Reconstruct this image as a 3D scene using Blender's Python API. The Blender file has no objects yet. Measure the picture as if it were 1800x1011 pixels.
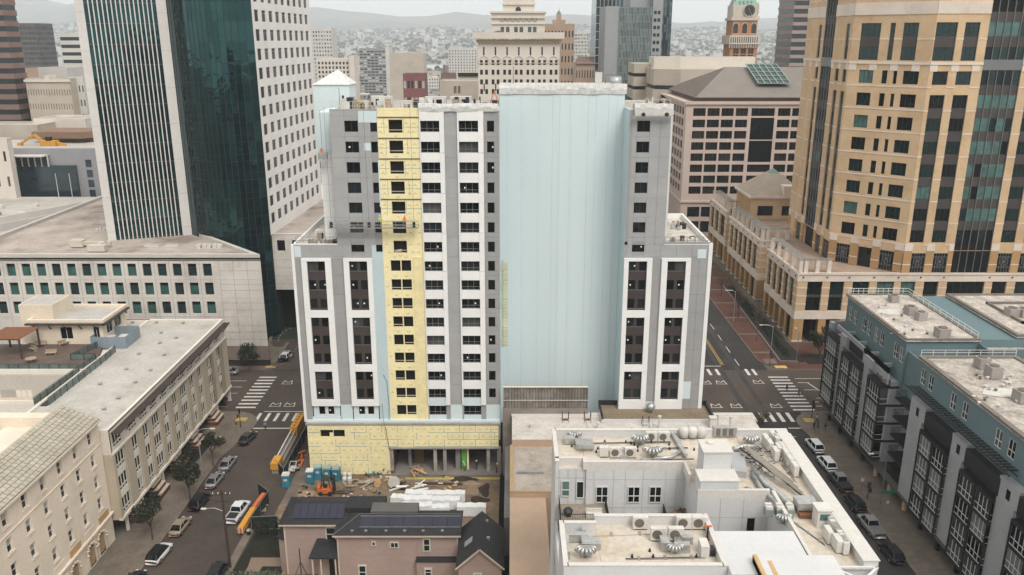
import bpy, bmesh, math, random
from mathutils import Vector, Matrix
R = math.radians
random.seed(7)
scene = bpy.context.scene
COL = scene.collection
# ---------------- camera, light, exposure ----------------
H = 69.3; TH = R(16.7); FPX = 1453.0
cd = bpy.data.cameras.new('camera'); cam = bpy.data.objects.new('camera', cd); COL.objects.link(cam)
cam.location = (0, 0, H); cam.rotation_euler = (R(90) - TH, 0, 0)
cd.sensor_width = 36; cd.lens = FPX / 1800 * 36; cd.clip_start = 1; cd.clip_end = 20000
scene.camera = cam
world = bpy.data.worlds.new('World'); scene.world = world; world.use_nodes = True
SUN_EL, SUN_AZ = R(52), R(153)
wn = world.node_tree; wn.nodes.clear()
wo = wn.nodes.new('ShaderNodeOutputWorld'); bg = wn.nodes.new('ShaderNodeBackground')
sky = wn.nodes.new('ShaderNodeTexSky'); sky.sky_type = 'NISHITA'; sky.sun_disc = False
sky.sun_elevation = SUN_EL; sky.sun_rotation = SUN_AZ; sky.air_density = 1.0; sky.dust_density = 4.0; sky.ozone_density = 1.0
bg.inputs['Strength'].default_value = 0.1
hsv = wn.nodes.new('ShaderNodeHueSaturation'); hsv.inputs['Saturation'].default_value = 0.25
mx = wn.nodes.new('ShaderNodeMix'); mx.data_type = 'RGBA'; mx.inputs[0].default_value = 0.8
# overcast cloud deck: near-uniform pale cloud, faint soft structure
wtc = wn.nodes.new('ShaderNodeTexCoord'); wmp = wn.nodes.new('ShaderNodeMapping'); wmp.inputs['Scale'].default_value = (1.2, 1.2, 5)
wns = wn.nodes.new('ShaderNodeTexNoise'); wns.inputs['Scale'].default_value = 1.6; wns.inputs['Detail'].default_value = 5
wrp = wn.nodes.new('ShaderNodeValToRGB')
wrp.color_ramp.elements[0].position = .3; wrp.color_ramp.elements[0].color = (7.7, 7.65, 7.45, 1)
wrp.color_ramp.elements[1].position = .7; wrp.color_ramp.elements[1].color = (8.6, 8.4, 8.0, 1)
L = wn.links.new
L(wtc.outputs['Generated'], wmp.inputs['Vector']); L(wmp.outputs[0], wns.inputs['Vector']); L(wns.outputs[0], wrp.inputs[0])
L(sky.outputs[0], hsv.inputs['Color']); L(hsv.outputs[0], mx.inputs[6]); L(wrp.outputs[0], mx.inputs[7])
L(mx.outputs[2], bg.inputs['Color']); L(bg.outputs[0], wo.inputs['Surface'])
sd = bpy.data.lights.new('sun', 'SUN'); sd.energy = 1.5; sd.angle = R(25); sd.color = (1, .95, .88)
sun = bpy.data.objects.new('sun', sd); COL.objects.link(sun)
# light comes from behind the viewer on the right, high, onto the facades that face the camera
sun.rotation_euler = (R(90) - SUN_EL, 0, R(27))
scene.view_settings.view_transform = 'Standard'; scene.view_settings.look = 'None'
scene.view_settings.exposure = 0.66; scene.view_settings.gamma = 1
scene.cycles.max_bounces = 6; scene.cycles.volume_bounces = 3
# ---------------- pixel -> place helpers (real planes) ----------------
CT, ST = math.cos(TH), math.sin(TH)
def ray(u, v):
 a = (u - 900) / FPX; b = (v - 505.5) / FPX
 return a, CT - b * ST, -ST - b * CT
def g2(u, v, Z=0):
 a, y, z = ray(u, v); t = (Z - H) / z; return a * t, y * t
def f2(u, v, Y):
 a, y, z = ray(u, v); t = Y / y; return a * t, H + z * t
def s2(u, v, X):
 a, y, z = ray(u, v); t = X / a; return y * t, H + z * t
# ---------------- materials ----------------
MATS = {}
def mat(name, col=(.5, .5, .5), rough=.85, var=.12, scale=.25, zs=1.0, metal=0, spec=.4, fine=.05, fscale=3.0, bump=0.0, stain=None, stain_amt=.0, stain_scale=.12, emit=0):
 if name in MATS: return MATS[name]
 m = bpy.data.materials.new(name); m.use_nodes = True; MATS[name] = m
 nt = m.node_tree; n = nt.nodes; l = nt.links.new
 b = n['Principled BSDF']; b.inputs['Roughness'].default_value = rough; b.inputs['Metallic'].default_value = metal
 b.inputs['Specular IOR Level'].default_value = spec
 b.inputs['Base Color'].default_value = (*col, 1)
 if var or fine:
  g = n.new('ShaderNodeNewGeometry'); mp = n.new('ShaderNodeMapping'); mp.inputs['Scale'].default_value = (scale, scale, scale * zs)
  l(g.outputs['Position'], mp.inputs['Vector'])
  n1 = n.new('ShaderNodeTexNoise'); n1.inputs['Scale'].default_value = 1; n1.inputs['Detail'].default_value = 6; n1.inputs['Roughness'].default_value = .62
  l(mp.outputs[0], n1.inputs['Vector'])
  mr = n.new('ShaderNodeMapRange'); mr.inputs[1].default_value = .3; mr.inputs[2].default_value = .7
  mr.inputs[3].default_value = 1 - var; mr.inputs[4].default_value = 1 + var
  l(n1.outputs[0], mr.inputs[0])
  n2 = n.new('ShaderNodeTexNoise'); n2.inputs['Scale'].default_value = fscale; n2.inputs['Detail'].default_value = 3
  l(g.outputs['Position'], n2.inputs['Vector'])
  m2 = n.new('ShaderNodeMapRange'); m2.inputs[1].default_value = .3; m2.inputs[2].default_value = .7; m2.inputs[3].default_value = 1 - fine; m2.inputs[4].default_value = 1 + fine
  l(n2.outputs[0], m2.inputs[0])
  mu = n.new('ShaderNodeMath'); mu.operation = 'MULTIPLY'; l(mr.outputs[0], mu.inputs[0]); l(m2.outputs[0], mu.inputs[1])
  oi = n.new('ShaderNodeObjectInfo'); orr = n.new('ShaderNodeMapRange'); orr.inputs[3].default_value = 1 - var * .35; orr.inputs[4].default_value = 1 + var * .35
  l(oi.outputs['Random'], orr.inputs[0])
  mu2 = n.new('ShaderNodeMath'); mu2.operation = 'MULTIPLY'; l(mu.outputs[0], mu2.inputs[0]); l(orr.outputs[0], mu2.inputs[1])
  vm = n.new('ShaderNodeVectorMath'); vm.operation = 'SCALE'
  l(mu2.outputs[0], vm.inputs['Scale'])
  if stain:
   n3 = n.new('ShaderNodeTexNoise'); n3.inputs['Scale'].default_value = stain_scale; n3.inputs['Detail'].default_value = 8; n3.inputs['Roughness'].default_value = .7
   mp3 = n.new('ShaderNodeMapping'); mp3.inputs['Location'].default_value = (31, 7, 3); l(g.outputs['Position'], mp3.inputs['Vector']); l(mp3.outputs[0], n3.inputs['Vector'])
   r3 = n.new('ShaderNodeMapRange'); r3.inputs[1].default_value = .5; r3.inputs[2].default_value = .66; r3.inputs[3].default_value = 0; r3.inputs[4].default_value = stain_amt
   l(n3.outputs[0], r3.inputs[0])
   mc = n.new('ShaderNodeMix'); mc.data_type = 'RGBA'; mc.inputs[6].default_value = (*col, 1); mc.inputs[7].default_value = (*stain, 1)
   l(r3.outputs[0], mc.inputs[0]); l(mc.outputs[2], vm.inputs[0])
  else:
   vm.inputs[0].default_value = col
  l(vm.outputs[0], b.inputs['Base Color'])
  if bump:
   bp = n.new('ShaderNodeBump'); bp.inputs['Strength'].default_value = bump; bp.inputs['Distance'].default_value = .1
   l(n2.outputs[0], bp.inputs['Height']); l(bp.outputs[0], b.inputs['Normal'])
 if emit:
  b.inputs['Emission Color'].default_value = (*col, 1); b.inputs['Emission Strength'].default_value = emit
 return m
def glass(name, col, rough=.08, spec=.8, metal=0, wob=.02, var=.35, vs=.35, tint=(.75, .95, .95)):
 if name in MATS: return MATS[name]
 m = mat(name, col, rough, var=var, scale=vs, spec=spec, metal=metal, fine=.0); m.node_tree.nodes['Principled BSDF'].inputs['Specular Tint'].default_value = (*tint, 1)
 nt = m.node_tree; n = nt.nodes; l = nt.links.new
 g = n.new('ShaderNodeNewGeometry'); ns = n.new('ShaderNodeTexNoise'); ns.inputs['Scale'].default_value = .35; l(g.outputs['Position'], ns.inputs['Vector'])
 bp = n.new('ShaderNodeBump'); bp.inputs['Strength'].default_value = 1; bp.inputs['Distance'].default_value = wob; l(ns.outputs[0], bp.inputs['Height'])
 l(bp.outputs[0], n['Principled BSDF'].inputs['Normal'])
 return m
# ---------------- mesh collector ----------------
class MB:
 def __init__(s): s.v = []; s.f = []
 def quad(s, a, b, c, d):
  i = len(s.v); s.v += [tuple(a), tuple(b), tuple(c), tuple(d)]; s.f.append((i, i + 1, i + 2, i + 3)); return s
 def poly(s, pts):
  i = len(s.v); s.v += [tuple(p) for p in pts]; s.f.append(tuple(range(i, i + len(pts)))); return s
 def box(s, x0, y0, z0, x1, y1, z1, M=None):
  i = len(s.v); p = [(x0, y0, z0), (x1, y0, z0), (x1, y1, z0), (x0, y1, z0), (x0, y0, z1), (x1, y0, z1), (x1, y1, z1), (x0, y1, z1)]
  if M is not None: p = [tuple(M @ Vector(q)) for q in p]
  s.v += p
  s.f += [(i, i + 3, i + 2, i + 1), (i + 4, i + 5, i + 6, i + 7), (i, i + 1, i + 5, i + 4), (i + 1, i + 2, i + 6, i + 5), (i + 2, i + 3, i + 7, i + 6), (i + 3, i, i + 4, i + 7)]
  return s
 def bar(s, p, q, w, h=None, up=(0, 0, 1)):
  p = Vector(p); q = Vector(q); d = q - p; Ln = d.length
  if Ln < 1e-6: return s
  h = h or w; x = d / Ln; u = Vector(up)
  if abs(x.dot(u)) > .98: u = Vector((0, 1, 0))
  y = u.cross(x).normalized(); z = x.cross(y)
  M = Matrix(((x.x, y.x, z.x, p.x), (x.y, y.y, z.y, p.y), (x.z, y.z, z.z, p.z), (0, 0, 0, 1)))
  return s.box(0, -w / 2, -h / 2, Ln, w / 2, h / 2, M)
 def tube(s, pts, r, n=8, cap=True):
  pts = [Vector(p) for p in pts]; rs = r if isinstance(r, (list, tuple)) else [r] * len(pts)
  base = len(s.v)
  for k, p in enumerate(pts):
   d = (pts[min(k + 1, len(pts) - 1)] - pts[max(k - 1, 0)]).normalized()
   u = Vector((0, 0, 1)) if abs(d.z) < .95 else Vector((0, 1, 0))
   a = u.cross(d).normalized(); b = d.cross(a)
   for j in range(n):
    t = 2 * math.pi * j / n; s.v.append(tuple(p + (a * math.cos(t) + b * math.sin(t)) * rs[k]))
  for k in range(len(pts) - 1):
   for j in range(n):
    s.f.append((base + k * n + j, base + k * n + (j + 1) % n, base + (k + 1) * n + (j + 1) % n, base + (k + 1) * n + j))
  if cap:
   s.f.append(tuple(base + j for j in range(n))[::-1]); e = base + (len(pts) - 1) * n; s.f.append(tuple(e + j for j in range(n)))
  return s
 def lathe(s, prof, n=12, c=(0, 0, 0), cap=True):
  return s.tube([(c[0], c[1], c[2] + z) for r, z in prof], [max(r, .001) for r, z in prof], n, cap)
 def prism(s, poly, z0, z1, top=True, bot=True):
  n = len(poly); i = len(s.v)
  s.v += [(x, y, z0) for x, y in poly] + [(x, y, z1) for x, y in poly]
  for k in range(n): s.f.append((i + k, i + (k + 1) % n, i + n + (k + 1) % n, i + n + k))
  if top: s.f.append(tuple(i + n + k for k in range(n)))
  if bot: s.f.append(tuple(i + k for k in range(n))[::-1])
  return s
 def add(s, me, M=Matrix()):
  i = len(s.v); s.v += [tuple(M @ Vector(v)) for v in me[0]]; s.f += [tuple(i + k for k in f) for f in me[1]]
 def mesh(s, name, m=None, smooth=False):
  me = bpy.data.meshes.new(name); me.from_pydata(s.v, [], s.f)
  if m: me.materials.append(m)
  if smooth: me.shade_smooth()
  me.update(); return me
def link(name, data=None, parent=None, loc=(0, 0, 0), rz=0.0, rot=None):
 o = bpy.data.objects.new(name, data); COL.objects.link(o)
 if parent is not None: o.parent = parent
 o.location = loc; o.rotation_euler = rot if rot else (0, 0, rz)
 return o
def tag(o, label=None, cat=None, group=None, kind=None):
 if label: o['label'] = label
 if cat: o['category'] = cat
 if group: o['group'] = group
 if kind: o['kind'] = kind
 return o
def thing(name, label, cat, loc=(0, 0, 0), rz=0, group=None):
 return tag(link(name, None, None, loc, rz), label, cat, group)
def part(name, mb, m, parent, loc=(0, 0, 0), rz=0, smooth=False, kind=None, label=None):
 o = link(name, mb.mesh(name, m, smooth), parent, loc, rz)
 if kind: o['kind'] = kind
 if label: o['label'] = label
 return o
def structure(name, mb, m):
 o = link(name, mb.mesh(name, m)); o['kind'] = 'structure'; return o
def copy_tree(o, parent=None):
 c = o.copy(); COL.objects.link(c)
 if parent is not None: c.parent = parent
 for ch in [x for x in o.children]: copy_tree(ch, c)
 return c
def clone(o, loc, rz=0, label=None):
 c = copy_tree(o); c.location = loc; c.rotation_euler = (0, 0, rz)
 if label: c['label'] = label
 return c
# pieces: up to 300 single objects (those given first), the rest one stuff mesh
def pieces(name, mesh_or_list, spots, parent, limit=300):
 """spots: list of (loc, rz, idx) ; mesh_or_list of meshes sharing data"""
 ms = mesh_or_list if isinstance(mesh_or_list, list) else [mesh_or_list]
 used = parent.get('_cnt_' + name, 0); room = max(0, limit - used)
 for loc, rz, k in spots[:room]: link(name, ms[k % len(ms)], parent, loc, rz)
 parent['_cnt_' + name] = used + min(room, len(spots))
 rest = spots[room:]
 if rest:
  by = {}
  for loc, rz, k in rest: by.setdefault(k % len(ms), []).append((loc, rz))
  bm = MB(); mi = []; mats = []
  for k, sp in by.items():
   me = ms[k]; vs = [v.co.copy() for v in me.vertices]; fs = [tuple(p.vertices) for p in me.polygons]
   mt = me.materials[0]
   if mt not in mats: mats.append(mt)
   for loc, rz in sp:
    bm.add((vs, fs), Matrix.Translation(loc) @ Matrix.Rotation(rz, 4, 'Z')); mi += [mats.index(mt)] * len(fs)
  me = bm.mesh(name, None)
  for mt in mats: me.materials.append(mt)
  me.polygons.foreach_set('material_index', mi)
  o = link(name, me, parent); o['kind'] = 'stuff'
# ---------------- facade frame ----------------
MC = {}
def cached(key, fn):
 if key not in MC: MC[key] = fn()
 return MC[key]
class Face:
 """local x along the wall, local y INTO the wall, z up; origin relative to the parent"""
 def __init__(s, parent, o, ang):
  s.p = parent; s.o = Vector(o); s.a = R(ang); s.M = Matrix.Translation(s.o) @ Matrix.Rotation(s.a, 4, 'Z')
 def pt(s, x, y, z): return s.M @ Vector((x, y, z))
 def put(s, name, me, x, z, y=0, parent=None): return link(name, me, parent or s.p, s.pt(x, y, z), s.a)
 def build(s, name, mb, m, **k): return part(name, mb, m, s.p, s.o, s.a, **k)
 def grid(s, name, m, xs, zs, hole, depth=.25, y=0, kind=None):
  mb = MB(); nx, nz = len(xs) - 1, len(zs) - 1
  hs = set((i, j) for i in range(nx) for j in range(nz) if hole(i, j))
  for j in range(nz):
   i = 0
   while i < nx:
    if (i, j) in hs: i += 1; continue
    k = i
    while k < nx and (k, j) not in hs: k += 1
    mb.quad((xs[i], y, zs[j]), (xs[k], y, zs[j]), (xs[k], y, zs[j + 1]), (xs[i], y, zs[j + 1])); i = k
  d = y + depth
  for i, j in hs:
   x0, x1, z0, z1 = xs[i], xs[i + 1], zs[j], zs[j + 1]
   if (i - 1, j) not in hs: mb.quad((x0, y, z0), (x0, d, z0), (x0, d, z1), (x0, y, z1))
   if (i + 1, j) not in hs: mb.quad((x1, d, z0), (x1, y, z0), (x1, y, z1), (x1, d, z1))
   if (i, j - 1) not in hs: mb.quad((x0, y, z0), (x1, y, z0), (x1, d, z0), (x0, d, z0))
   if (i, j + 1) not in hs: mb.quad((x0, d, z1), (x1, d, z1), (x1, y, z1), (x0, y, z1))
  return s.build(name, mb, m, kind=kind)
 def box(s, name, m, x0, z0, x1, z1, y0, y1, **k):
  return s.build(name, MB().box(x0, y0, z0, x1, y1, z1), m, **k)
def win_meshes(w, h, fm, pm, cols=2, rows=1, fw=.07, r=.15, split=None, ft=.06):
 """window frame + pane meshes; origin bottom-left of the opening on the wall face"""
 key = ('win', round(w, 2), round(h, 2), fm.name, cols, rows, fw, r, split)
 def fr():
  b = MB(); y0, y1 = r - ft, r + .02
  b.box(0, y0, 0, fw, y1, h); b.box(w - fw, y0, 0, w, y1, h); b.box(fw, y0, 0, w - fw, y1, fw); b.box(fw, y0, h - fw, w - fw, y1, h)
  for i in range(1, cols):
   x = fw + (w - 2 * fw) * i / cols; b.box(x - fw / 2, y0 + .005, fw, x + fw / 2, y1, h - fw)
  for j in range(1, rows):
   z = (h * split) if (split and rows == 2) else fw + (h - 2 * fw) * j / rows
   b.box(fw, y0 + .01, z - fw / 2, w - fw, y1, z + fw / 2)
  return b.mesh('window', fm)
 def pn():
  b = MB(); b.box(fw * .5, r, fw * .5, w - fw * .5, r + .03, h - fw * .5); return b.mesh('pane', pm)
 return cached(key, fr), cached(('pane', round(w, 2), round(h, 2), fw, r, pm.name), pn)
def place_windows(F, spots, w, h, fm, pms, cols=2, rows=1, fw=.07, r=.15, split=None, extra=None, limit=300, rnd=random, sticker=0):
 """spots: list of (x,z) bottom-left. window > pane ; beyond limit joined as stuff"""
 par = F.p; used = par.get('_cnt_window', 0)
 for (x, z) in spots:
  pm = rnd.choice(pms); f, p = win_meshes(w, h, fm, pm, cols, rows, fw, r, split)
  if used < limit:
   wo_ = F.put('window', f, x, z); link('pane', p, wo_); used += 1
   if extra: extra(wo_, w, h, rnd)
   if sticker and rnd.random() < sticker:
    st = cached(('sticker',), lambda: MB().box(0, 0, 0, .22, .01, .25).mesh('sticker', mat('sticker_white', (.75, .75, .75), var=0)))
    link('sticker', st, wo_, (w * rnd.choice([.22, .7]), r - .025, h * .42))
  else:
   MC.setdefault(('rest', par.name), []).append((f, p, F.pt(x, 0, z), F.a))
 par['_cnt_window'] = used
def flush_rest():
 for key in [k for k in MC if k[0] == 'rest']:
  par = bpy.data.objects[key[1]]; items = MC.pop(key)
  bm = MB(); mi = []; mats = []
  for f, p, loc, a in items:
   for me in (f, p):
    mt = me.materials[0]
    if mt not in mats: mats.append(mt)
    vs = [v.co.copy() for v in me.vertices]; fs = [tuple(q.vertices) for q in me.polygons]
    bm.add((vs, fs), Matrix.Translation(loc) @ Matrix.Rotation(a, 4, 'Z')); mi += [mats.index(mt)] * len(fs)
  me = bm.mesh('window', None)
  for mt in mats: me.materials.append(mt)
  me.polygons.foreach_set('material_index', mi)
  o = link('window', me, par); o['kind'] = 'stuff'
def cellgrid(x0, x1, spans, z0, z1, zspans):
 """breakpoints from a list of (a,b) openings"""
 xs = [x0]; hx = []
 for a, b in spans:
  if a > xs[-1] + 1e-4: xs.append(a)
  hx.append(len(xs) - 1); xs.append(b)
 if x1 > xs[-1] + 1e-4: xs.append(x1)
 zs = [z0]; hz = []
 for a, b in zspans:
  if a > zs[-1] + 1e-4: zs.append(a)
  hz.append(len(zs) - 1); zs.append(b)
 if z1 > zs[-1] + 1e-4: zs.append(z1)
 hx, hz = set(hx), set(hz)
 return xs, zs, (lambda i, j: i in hx and j in hz)
def punched(F, name, m, x0, x1, z0, z1, xw, zw, fm, pms, cols=2, rows=1, depth=.25, **k):
 """wall with regular window openings + windows. xw: [(x,w)], zw: [(z,h)]"""
 xs, zs, hole = cellgrid(x0, x1, [(x, x + w) for x, w in xw], z0, z1, [(z, z + h) for z, h in zw])
 F.grid(name, m, xs, zs, hole, depth)
 for z, h in zw:
  for x, w in xw: place_windows(F, [(x, z)], w, h, fm, pms, cols, rows, **k)
def panel_mesh(w, h, m, t=.05, gap=.02):
 return cached(('panel', round(w, 2), round(h, 2), m.name, t, gap), lambda: MB().box(gap / 2, -t, gap / 2, w - gap / 2, 0, h - gap / 2).mesh('panel', m))
def panel_field(F, name, m, x0, x1, z0, z1, nx, nz, t=.05, gap=.025, y=0, skip=None, limit=300):
 w, h = (x1 - x0) / nx, (z1 - z0) / nz; ms = m if isinstance(m, list) else [m]
 me = [panel_mesh(w, h, q, t, gap) for q in ms]; sp = []
 for j in range(nz):
  for i in range(nx):
   if skip and skip(x0 + i * w, z0 + j * h, w, h): continue
   sp.append((F.pt(x0 + i * w, y, z0 + j * h), F.a, random.randrange(len(ms))))
 pieces(name, me, sp, F.p, limit)
def walls_prism(name, poly, z0, z1, m, parent, loc=(0, 0, 0)):
 return part(name, MB().prism(poly, z0, z1), m, parent, loc)
def parapet(parent, m, poly, z, h=1.0, t=.3, name='parapet', cap=None):
 """rim wall round a closed polygon (counter-clockwise, relative to parent)"""
 n = len(poly); mb = MB(); cb = MB()
 P = [Vector((x, y)) for x, y in poly]
 inn = []
 for k in range(n):
  a, b, c = P[k - 1], P[k], P[(k + 1) % n]
  d1 = (b - a).normalized(); d2 = (c - b).normalized(); n1 = Vector((-d1.y, d1.x)); n2 = Vector((-d2.y, d2.x))
  bis = (n1 + n2); bis = bis / max(bis.length_squared, .2) * 2
  inn.append(b + bis * t)
 for k in range(n):
  a, b, ai, bi = P[k], P[(k + 1) % n], inn[k], inn[(k + 1) % n]
  mb.quad((a.x, a.y, z), (b.x, b.y, z), (b.x, b.y, z + h), (a.x, a.y, z + h))
  mb.quad((bi.x, bi.y, z), (ai.x, ai.y, z), (ai.x, ai.y, z + h), (bi.x, bi.y, z + h))
  mb.quad((a.x, a.y, z + h), (b.x, b.y, z + h), (bi.x, bi.y, z + h), (ai.x, ai.y, z + h))
 return part(name, mb, m, parent)
# ================= SETTING =================
rnd = random.Random(3)
def terrain_h(x, y):
 if y < 2400: return 0
 b = min(1, (y - 2400) / 3800); b = b * b * (3 - 2 * b) * 125; t = max(0, min(1, (y - 5600) / 3600)); t = t * t * (3 - 2 * t)
 s = x / max(y, 1)                      # bearing
 ridge = 150 + 200 * max(0, min(1, (-s - .02) / .45)) - 80 * max(0, min(1, (s - .15) / .3))
 n = 22 * math.sin(x * .0021 + 1.3) + 14 * math.sin(x * .0057 + y * .002) + 9 * math.sin(x * .013 + 2) + 16 * math.sin(y * .004 + x * .001)
 return max(0, b * (1 + n / 200) + t * (ridge + n * .8))
def build_ground():
 ys = [-900, -200, 0, 300, 1000, 2000, 2300] + [2300 + 225 * k for k in range(1, 31)] + [11000, 13000]
 nx = 90; mb = MB()
 for y in ys:
  w = 3000 + max(0, y) * 1.1
  for i in range(nx + 1):
   x = -w + 2 * w * i / nx; mb.v.append((x, y, terrain_h(x, y) if y < 10500 else terrain_h(x, 9500) * .8))
 for j in range(len(ys) - 1):
  for i in range(nx):
   a = j * (nx + 1) + i; mb.f.append((a, a + 1, a + nx + 2, a + nx + 1))
 m = mat('ground_town', (.115, .105, .085), .95, var=.45, scale=.012, fine=.35, fscale=.05, stain=(.05, .068, .058), stain_amt=.9, stain_scale=.003)
 structure('ground', mb, m)
build_ground()
structure('lake', MB().prism([(-390, 2080), (-120, 2060), (40, 2120), (30, 2420), (-160, 2480), (-420, 2400)], -.5, .3), mat('lake_water', (.35, .37, .37), .25, var=.05, scale=.01, fine=0, spec=.6))
asphalt = mat('asphalt', (.070, .053, .043), .9, var=.22, scale=.09, fine=.10, fscale=1.6, stain=(.045, .04, .038), stain_amt=.55, stain_scale=.16)
asphalt2 = mat('asphalt_new', (.028, .025, .024), .88, var=.18, scale=.08, fine=.1, fscale=2, stain=(.08, .066, .058), stain_amt=.4, stain_scale=.1)
structure('road', MB().prism([(-52.5, -100), (-36, -100), (-36, 620), (-52.5, 620)], -.3, .010), asphalt)
structure('road', MB().prism([(33, -100), (56, -100), (56, 620), (33, 620)], -.3, .014), asphalt2)
structure('road', MB().prism([(-400, 146.9), (420, 146.9), (420, 168), (-400, 168)], -.3, .018), asphalt)
concrete = mat('pavement_concrete', (.145, .118, .094), .9, var=.2, scale=.2, fine=.12, fscale=2.5, stain=(.07, .055, .045), stain_amt=.5, stain_scale=.3)
kerbm = mat('kerb', (.17, .145, .125), .9)
brickm = mat('brick_paving', (.10, .040, .028), .9, var=.3, scale=.25, fine=.25, fscale=5, stain=(.07, .04, .035), stain_amt=.5, stain_scale=.2)
def arc(cx, cy, r, a0, a1, n=8): return [(cx + r * math.cos(R(a0 + (a1 - a0) * k / n)), cy + r * math.sin(R(a0 + (a1 - a0) * k / n))) for k in range(n + 1)]
# left pavement with its rounded corner
polyL = [(-56.6, -60), (-50.6, -60), (-50.6, 128), (-49.2, 134)] + arc(-53.6, 141.4, 5.4, -10, 90) + [(-140, 146.8), (-140, 140.5), (-56.6, 140.5)]
sl = structure('pavement', MB().prism(polyL, -.3, .11), concrete)
polyR = [(62.5, 60), (62.5, 141), (300, 141), (300, 146.8)] + arc(59.2, 141.4, 5.4, 90, 190) + [(54.5, 134), (54.9, 60)]
sr = structure('pavement', MB().prism(polyR, -.3, .11), concrete)
structure('pavement', MB().prism([(-140, 168.1), (-54, 168.1), (-50.5, 172), (-50.5, 186), (-140, 186)], -.3, .11), concrete)
polyB = [(84, 185), (66, 185), (64.8, 600), (55.4, 600), (55.4, 176)] + arc(62.4, 175.2, 7.0, 180, 270) + [(300, 168.2), (300, 185)]
sb = structure('pavement', MB().prism(polyB[::-1], -.3, .115), brickm)
structure('pavement', MB().prism([(31, 60), (33.2, 60), (33.2, 146.8), (31, 146.8)], -.3, .11), concrete)
structure('pavement', MB().prism([(-36, 113.5), (-34.4, 113.5), (-34.4, 146.8), (-36, 146.8)], -.3, .11), concrete)
structure('pavement', MB().prism([(-33, 168.1), (33, 168.1), (33, 600), (-33, 600)], -.3, .11), concrete)
structure('yard_ground', MB().prism([(-36.1, -60), (-34.5, -60), (-.8, -60), (-.8, 123.4), (-34.4, 123.4), (-36.1, 113.5)], -.3, .06),
   mat('yard_dirt', (.21, .155, .105), .95, var=.3, scale=.2, fine=.22, fscale=1.3, stain=(.10, .055, .03), stain_amt=.8, stain_scale=.13))
slab = cached('slabm', lambda: MB().box(.02, .02, -.05, 1.46, 1.46, .012).mesh('paving_slab', concrete))
sp = []
for j in range(56):
 for i in range(4):
  sp.append(((-56.55 + i * 1.48, 57 + 1.48 * j, .11), 0, 0))
pieces('paving_slab', slab, sp, sl)
sp = []
for j in range(31):
 for i in range(5):
  sp.append(((55.2 + i * 1.48, 94 + 1.48 * j, .11), 0, 0))
pieces('paving_slab', slab, sp, sr)
# pale bands across the brick pavement
for k in range(9):
 y = 178 + k * 12.5
 part('paving_band', MB().box(55.5, y, .1, 65.6, y + .9, .122), concrete, sb)
for k in range(9):
 y = 168.8
part('paving_band', MB().box(56.6, 171.6, .1, 59.2, 174.4, .124), concrete, sb)
# tactile corner pads
tact = mat('tactile_yellow', (.50, .34, .10), .8, var=.2)
tag(part('tactile_pad', MB().box(-52.4, 142.6, .1, -50.4, 144.1, .135), tact, None), 'yellow tactile pad in the pavement at the near left street corner', 'tactile pad', 'tactile pads at the crossings')
tag(part('tactile_pad', MB().box(55.5, 142.2, .1, 57.3, 143.8, .135), tact, None), 'yellow tactile pad in the pavement beside the standing pedestrians', 'tactile pad', 'tactile pads at the crossings')
tag(part('tactile_pad', MB().box(58.0, 168.9, .1, 60.6, 170.4, .139), tact, None), 'yellow tactile pad at the edge of the red brick pavement', 'tactile pad', 'tactile pads at the crossings')
tag(part('tactile_pad', MB().box(-54.4, 169.2, .1, -52.2, 170.4, .135), tact, None), 'yellow tactile pad on the far kerb below the white office block', 'tactile pad', 'tactile pads at the crossings')
# kerb line pieces
kb = MB()
def kerbline(pts, name='kerb', m=kerbm, w=.16, z=.13):
 mb = MB()
 for a, b in zip(pts, pts[1:]): mb.bar((a[0], a[1], z / 2), (b[0], b[1], z / 2), w, z + .02)
 structure(name, mb, m)
kerbline([(-50.6, -60), (-50.6, 128), (-49.2, 134)] + arc(-53.6, 141.4, 5.4, -10, 90) + [(-140, 146.8)])
kerbline([(300, 146.8)] + arc(59.2, 141.4, 5.4, 90, 190) + [(54.5, 134), (54.9, 60)])
kerbline([(55.4, 600), (55.4, 176)] + arc(62.4, 175.2, 7.0, 180, 270) + [(300, 168.2)])
kerbline([(-140, 168.1), (-54, 168.1), (-50.5, 172), (-50.5, 186)])
# road markings
paint = mat('road_paint', (.56, .54, .50), .8, var=.16, scale=.6, fine=.18, fscale=4)
ypaint = mat('road_paint_yellow', (.42, .27, .06), .8, var=.2, scale=.6)
def mark(x0, y0, x1, y1, m=paint, z=.024): return structure('road_marking', MB().box(x0, y0, z - .004, x1, y1, z), m)
for k in range(10):      # left crossing over the cross street
 y = 148.6 + k * 1.68; mark(-54.3 + .02 * k, y, -50.4, y + .62)
for k in range(6): mark(-48.9 + k * 1.75, 142.8, -48.3 + k * 1.75, 146.3)
mark(-48.2, 139.6, -41.2, 139.95); mark(-48.2, 146.9, -39, 147.15)
for k in range(11):      # right crossing
 y = 147.5 + k * 1.63; mark(54.9, y, 59.1, y + .62)
for k in range(6): mark(44.2 + k * 1.75 - (k * .02), 142.5, 44.85 + k * 1.75, 146.5)
mark(51.4, 139.7, 54.3, 140.0)
for x in (42.6, 44.4, 50.9, 52.4): mark(x, 165.2, x + .62, 168.6)
mark(40.5, 170.2, 46.2, 170.5)
for k in range(9):
 y = 170.6 + k * 8.05; mark(50.3 + k * .02, y, 50.46 + k * .02, y + 4.0)
for dx in (0, .42): mark(46.5 + dx, 171, 46.65 + dx, 560, ypaint)
for i in range(5):       # parking bays on the left part of the cross street
 mark(-66, 149.2 + 3.2 * i, -56.2, 149.35 + 3.2 * i)
mark(60.3, 163.2, 70, 163.4); mark(60.3, 157.3, 69, 157.5); mark(61.5, 153.2, 70, 153.4)
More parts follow.
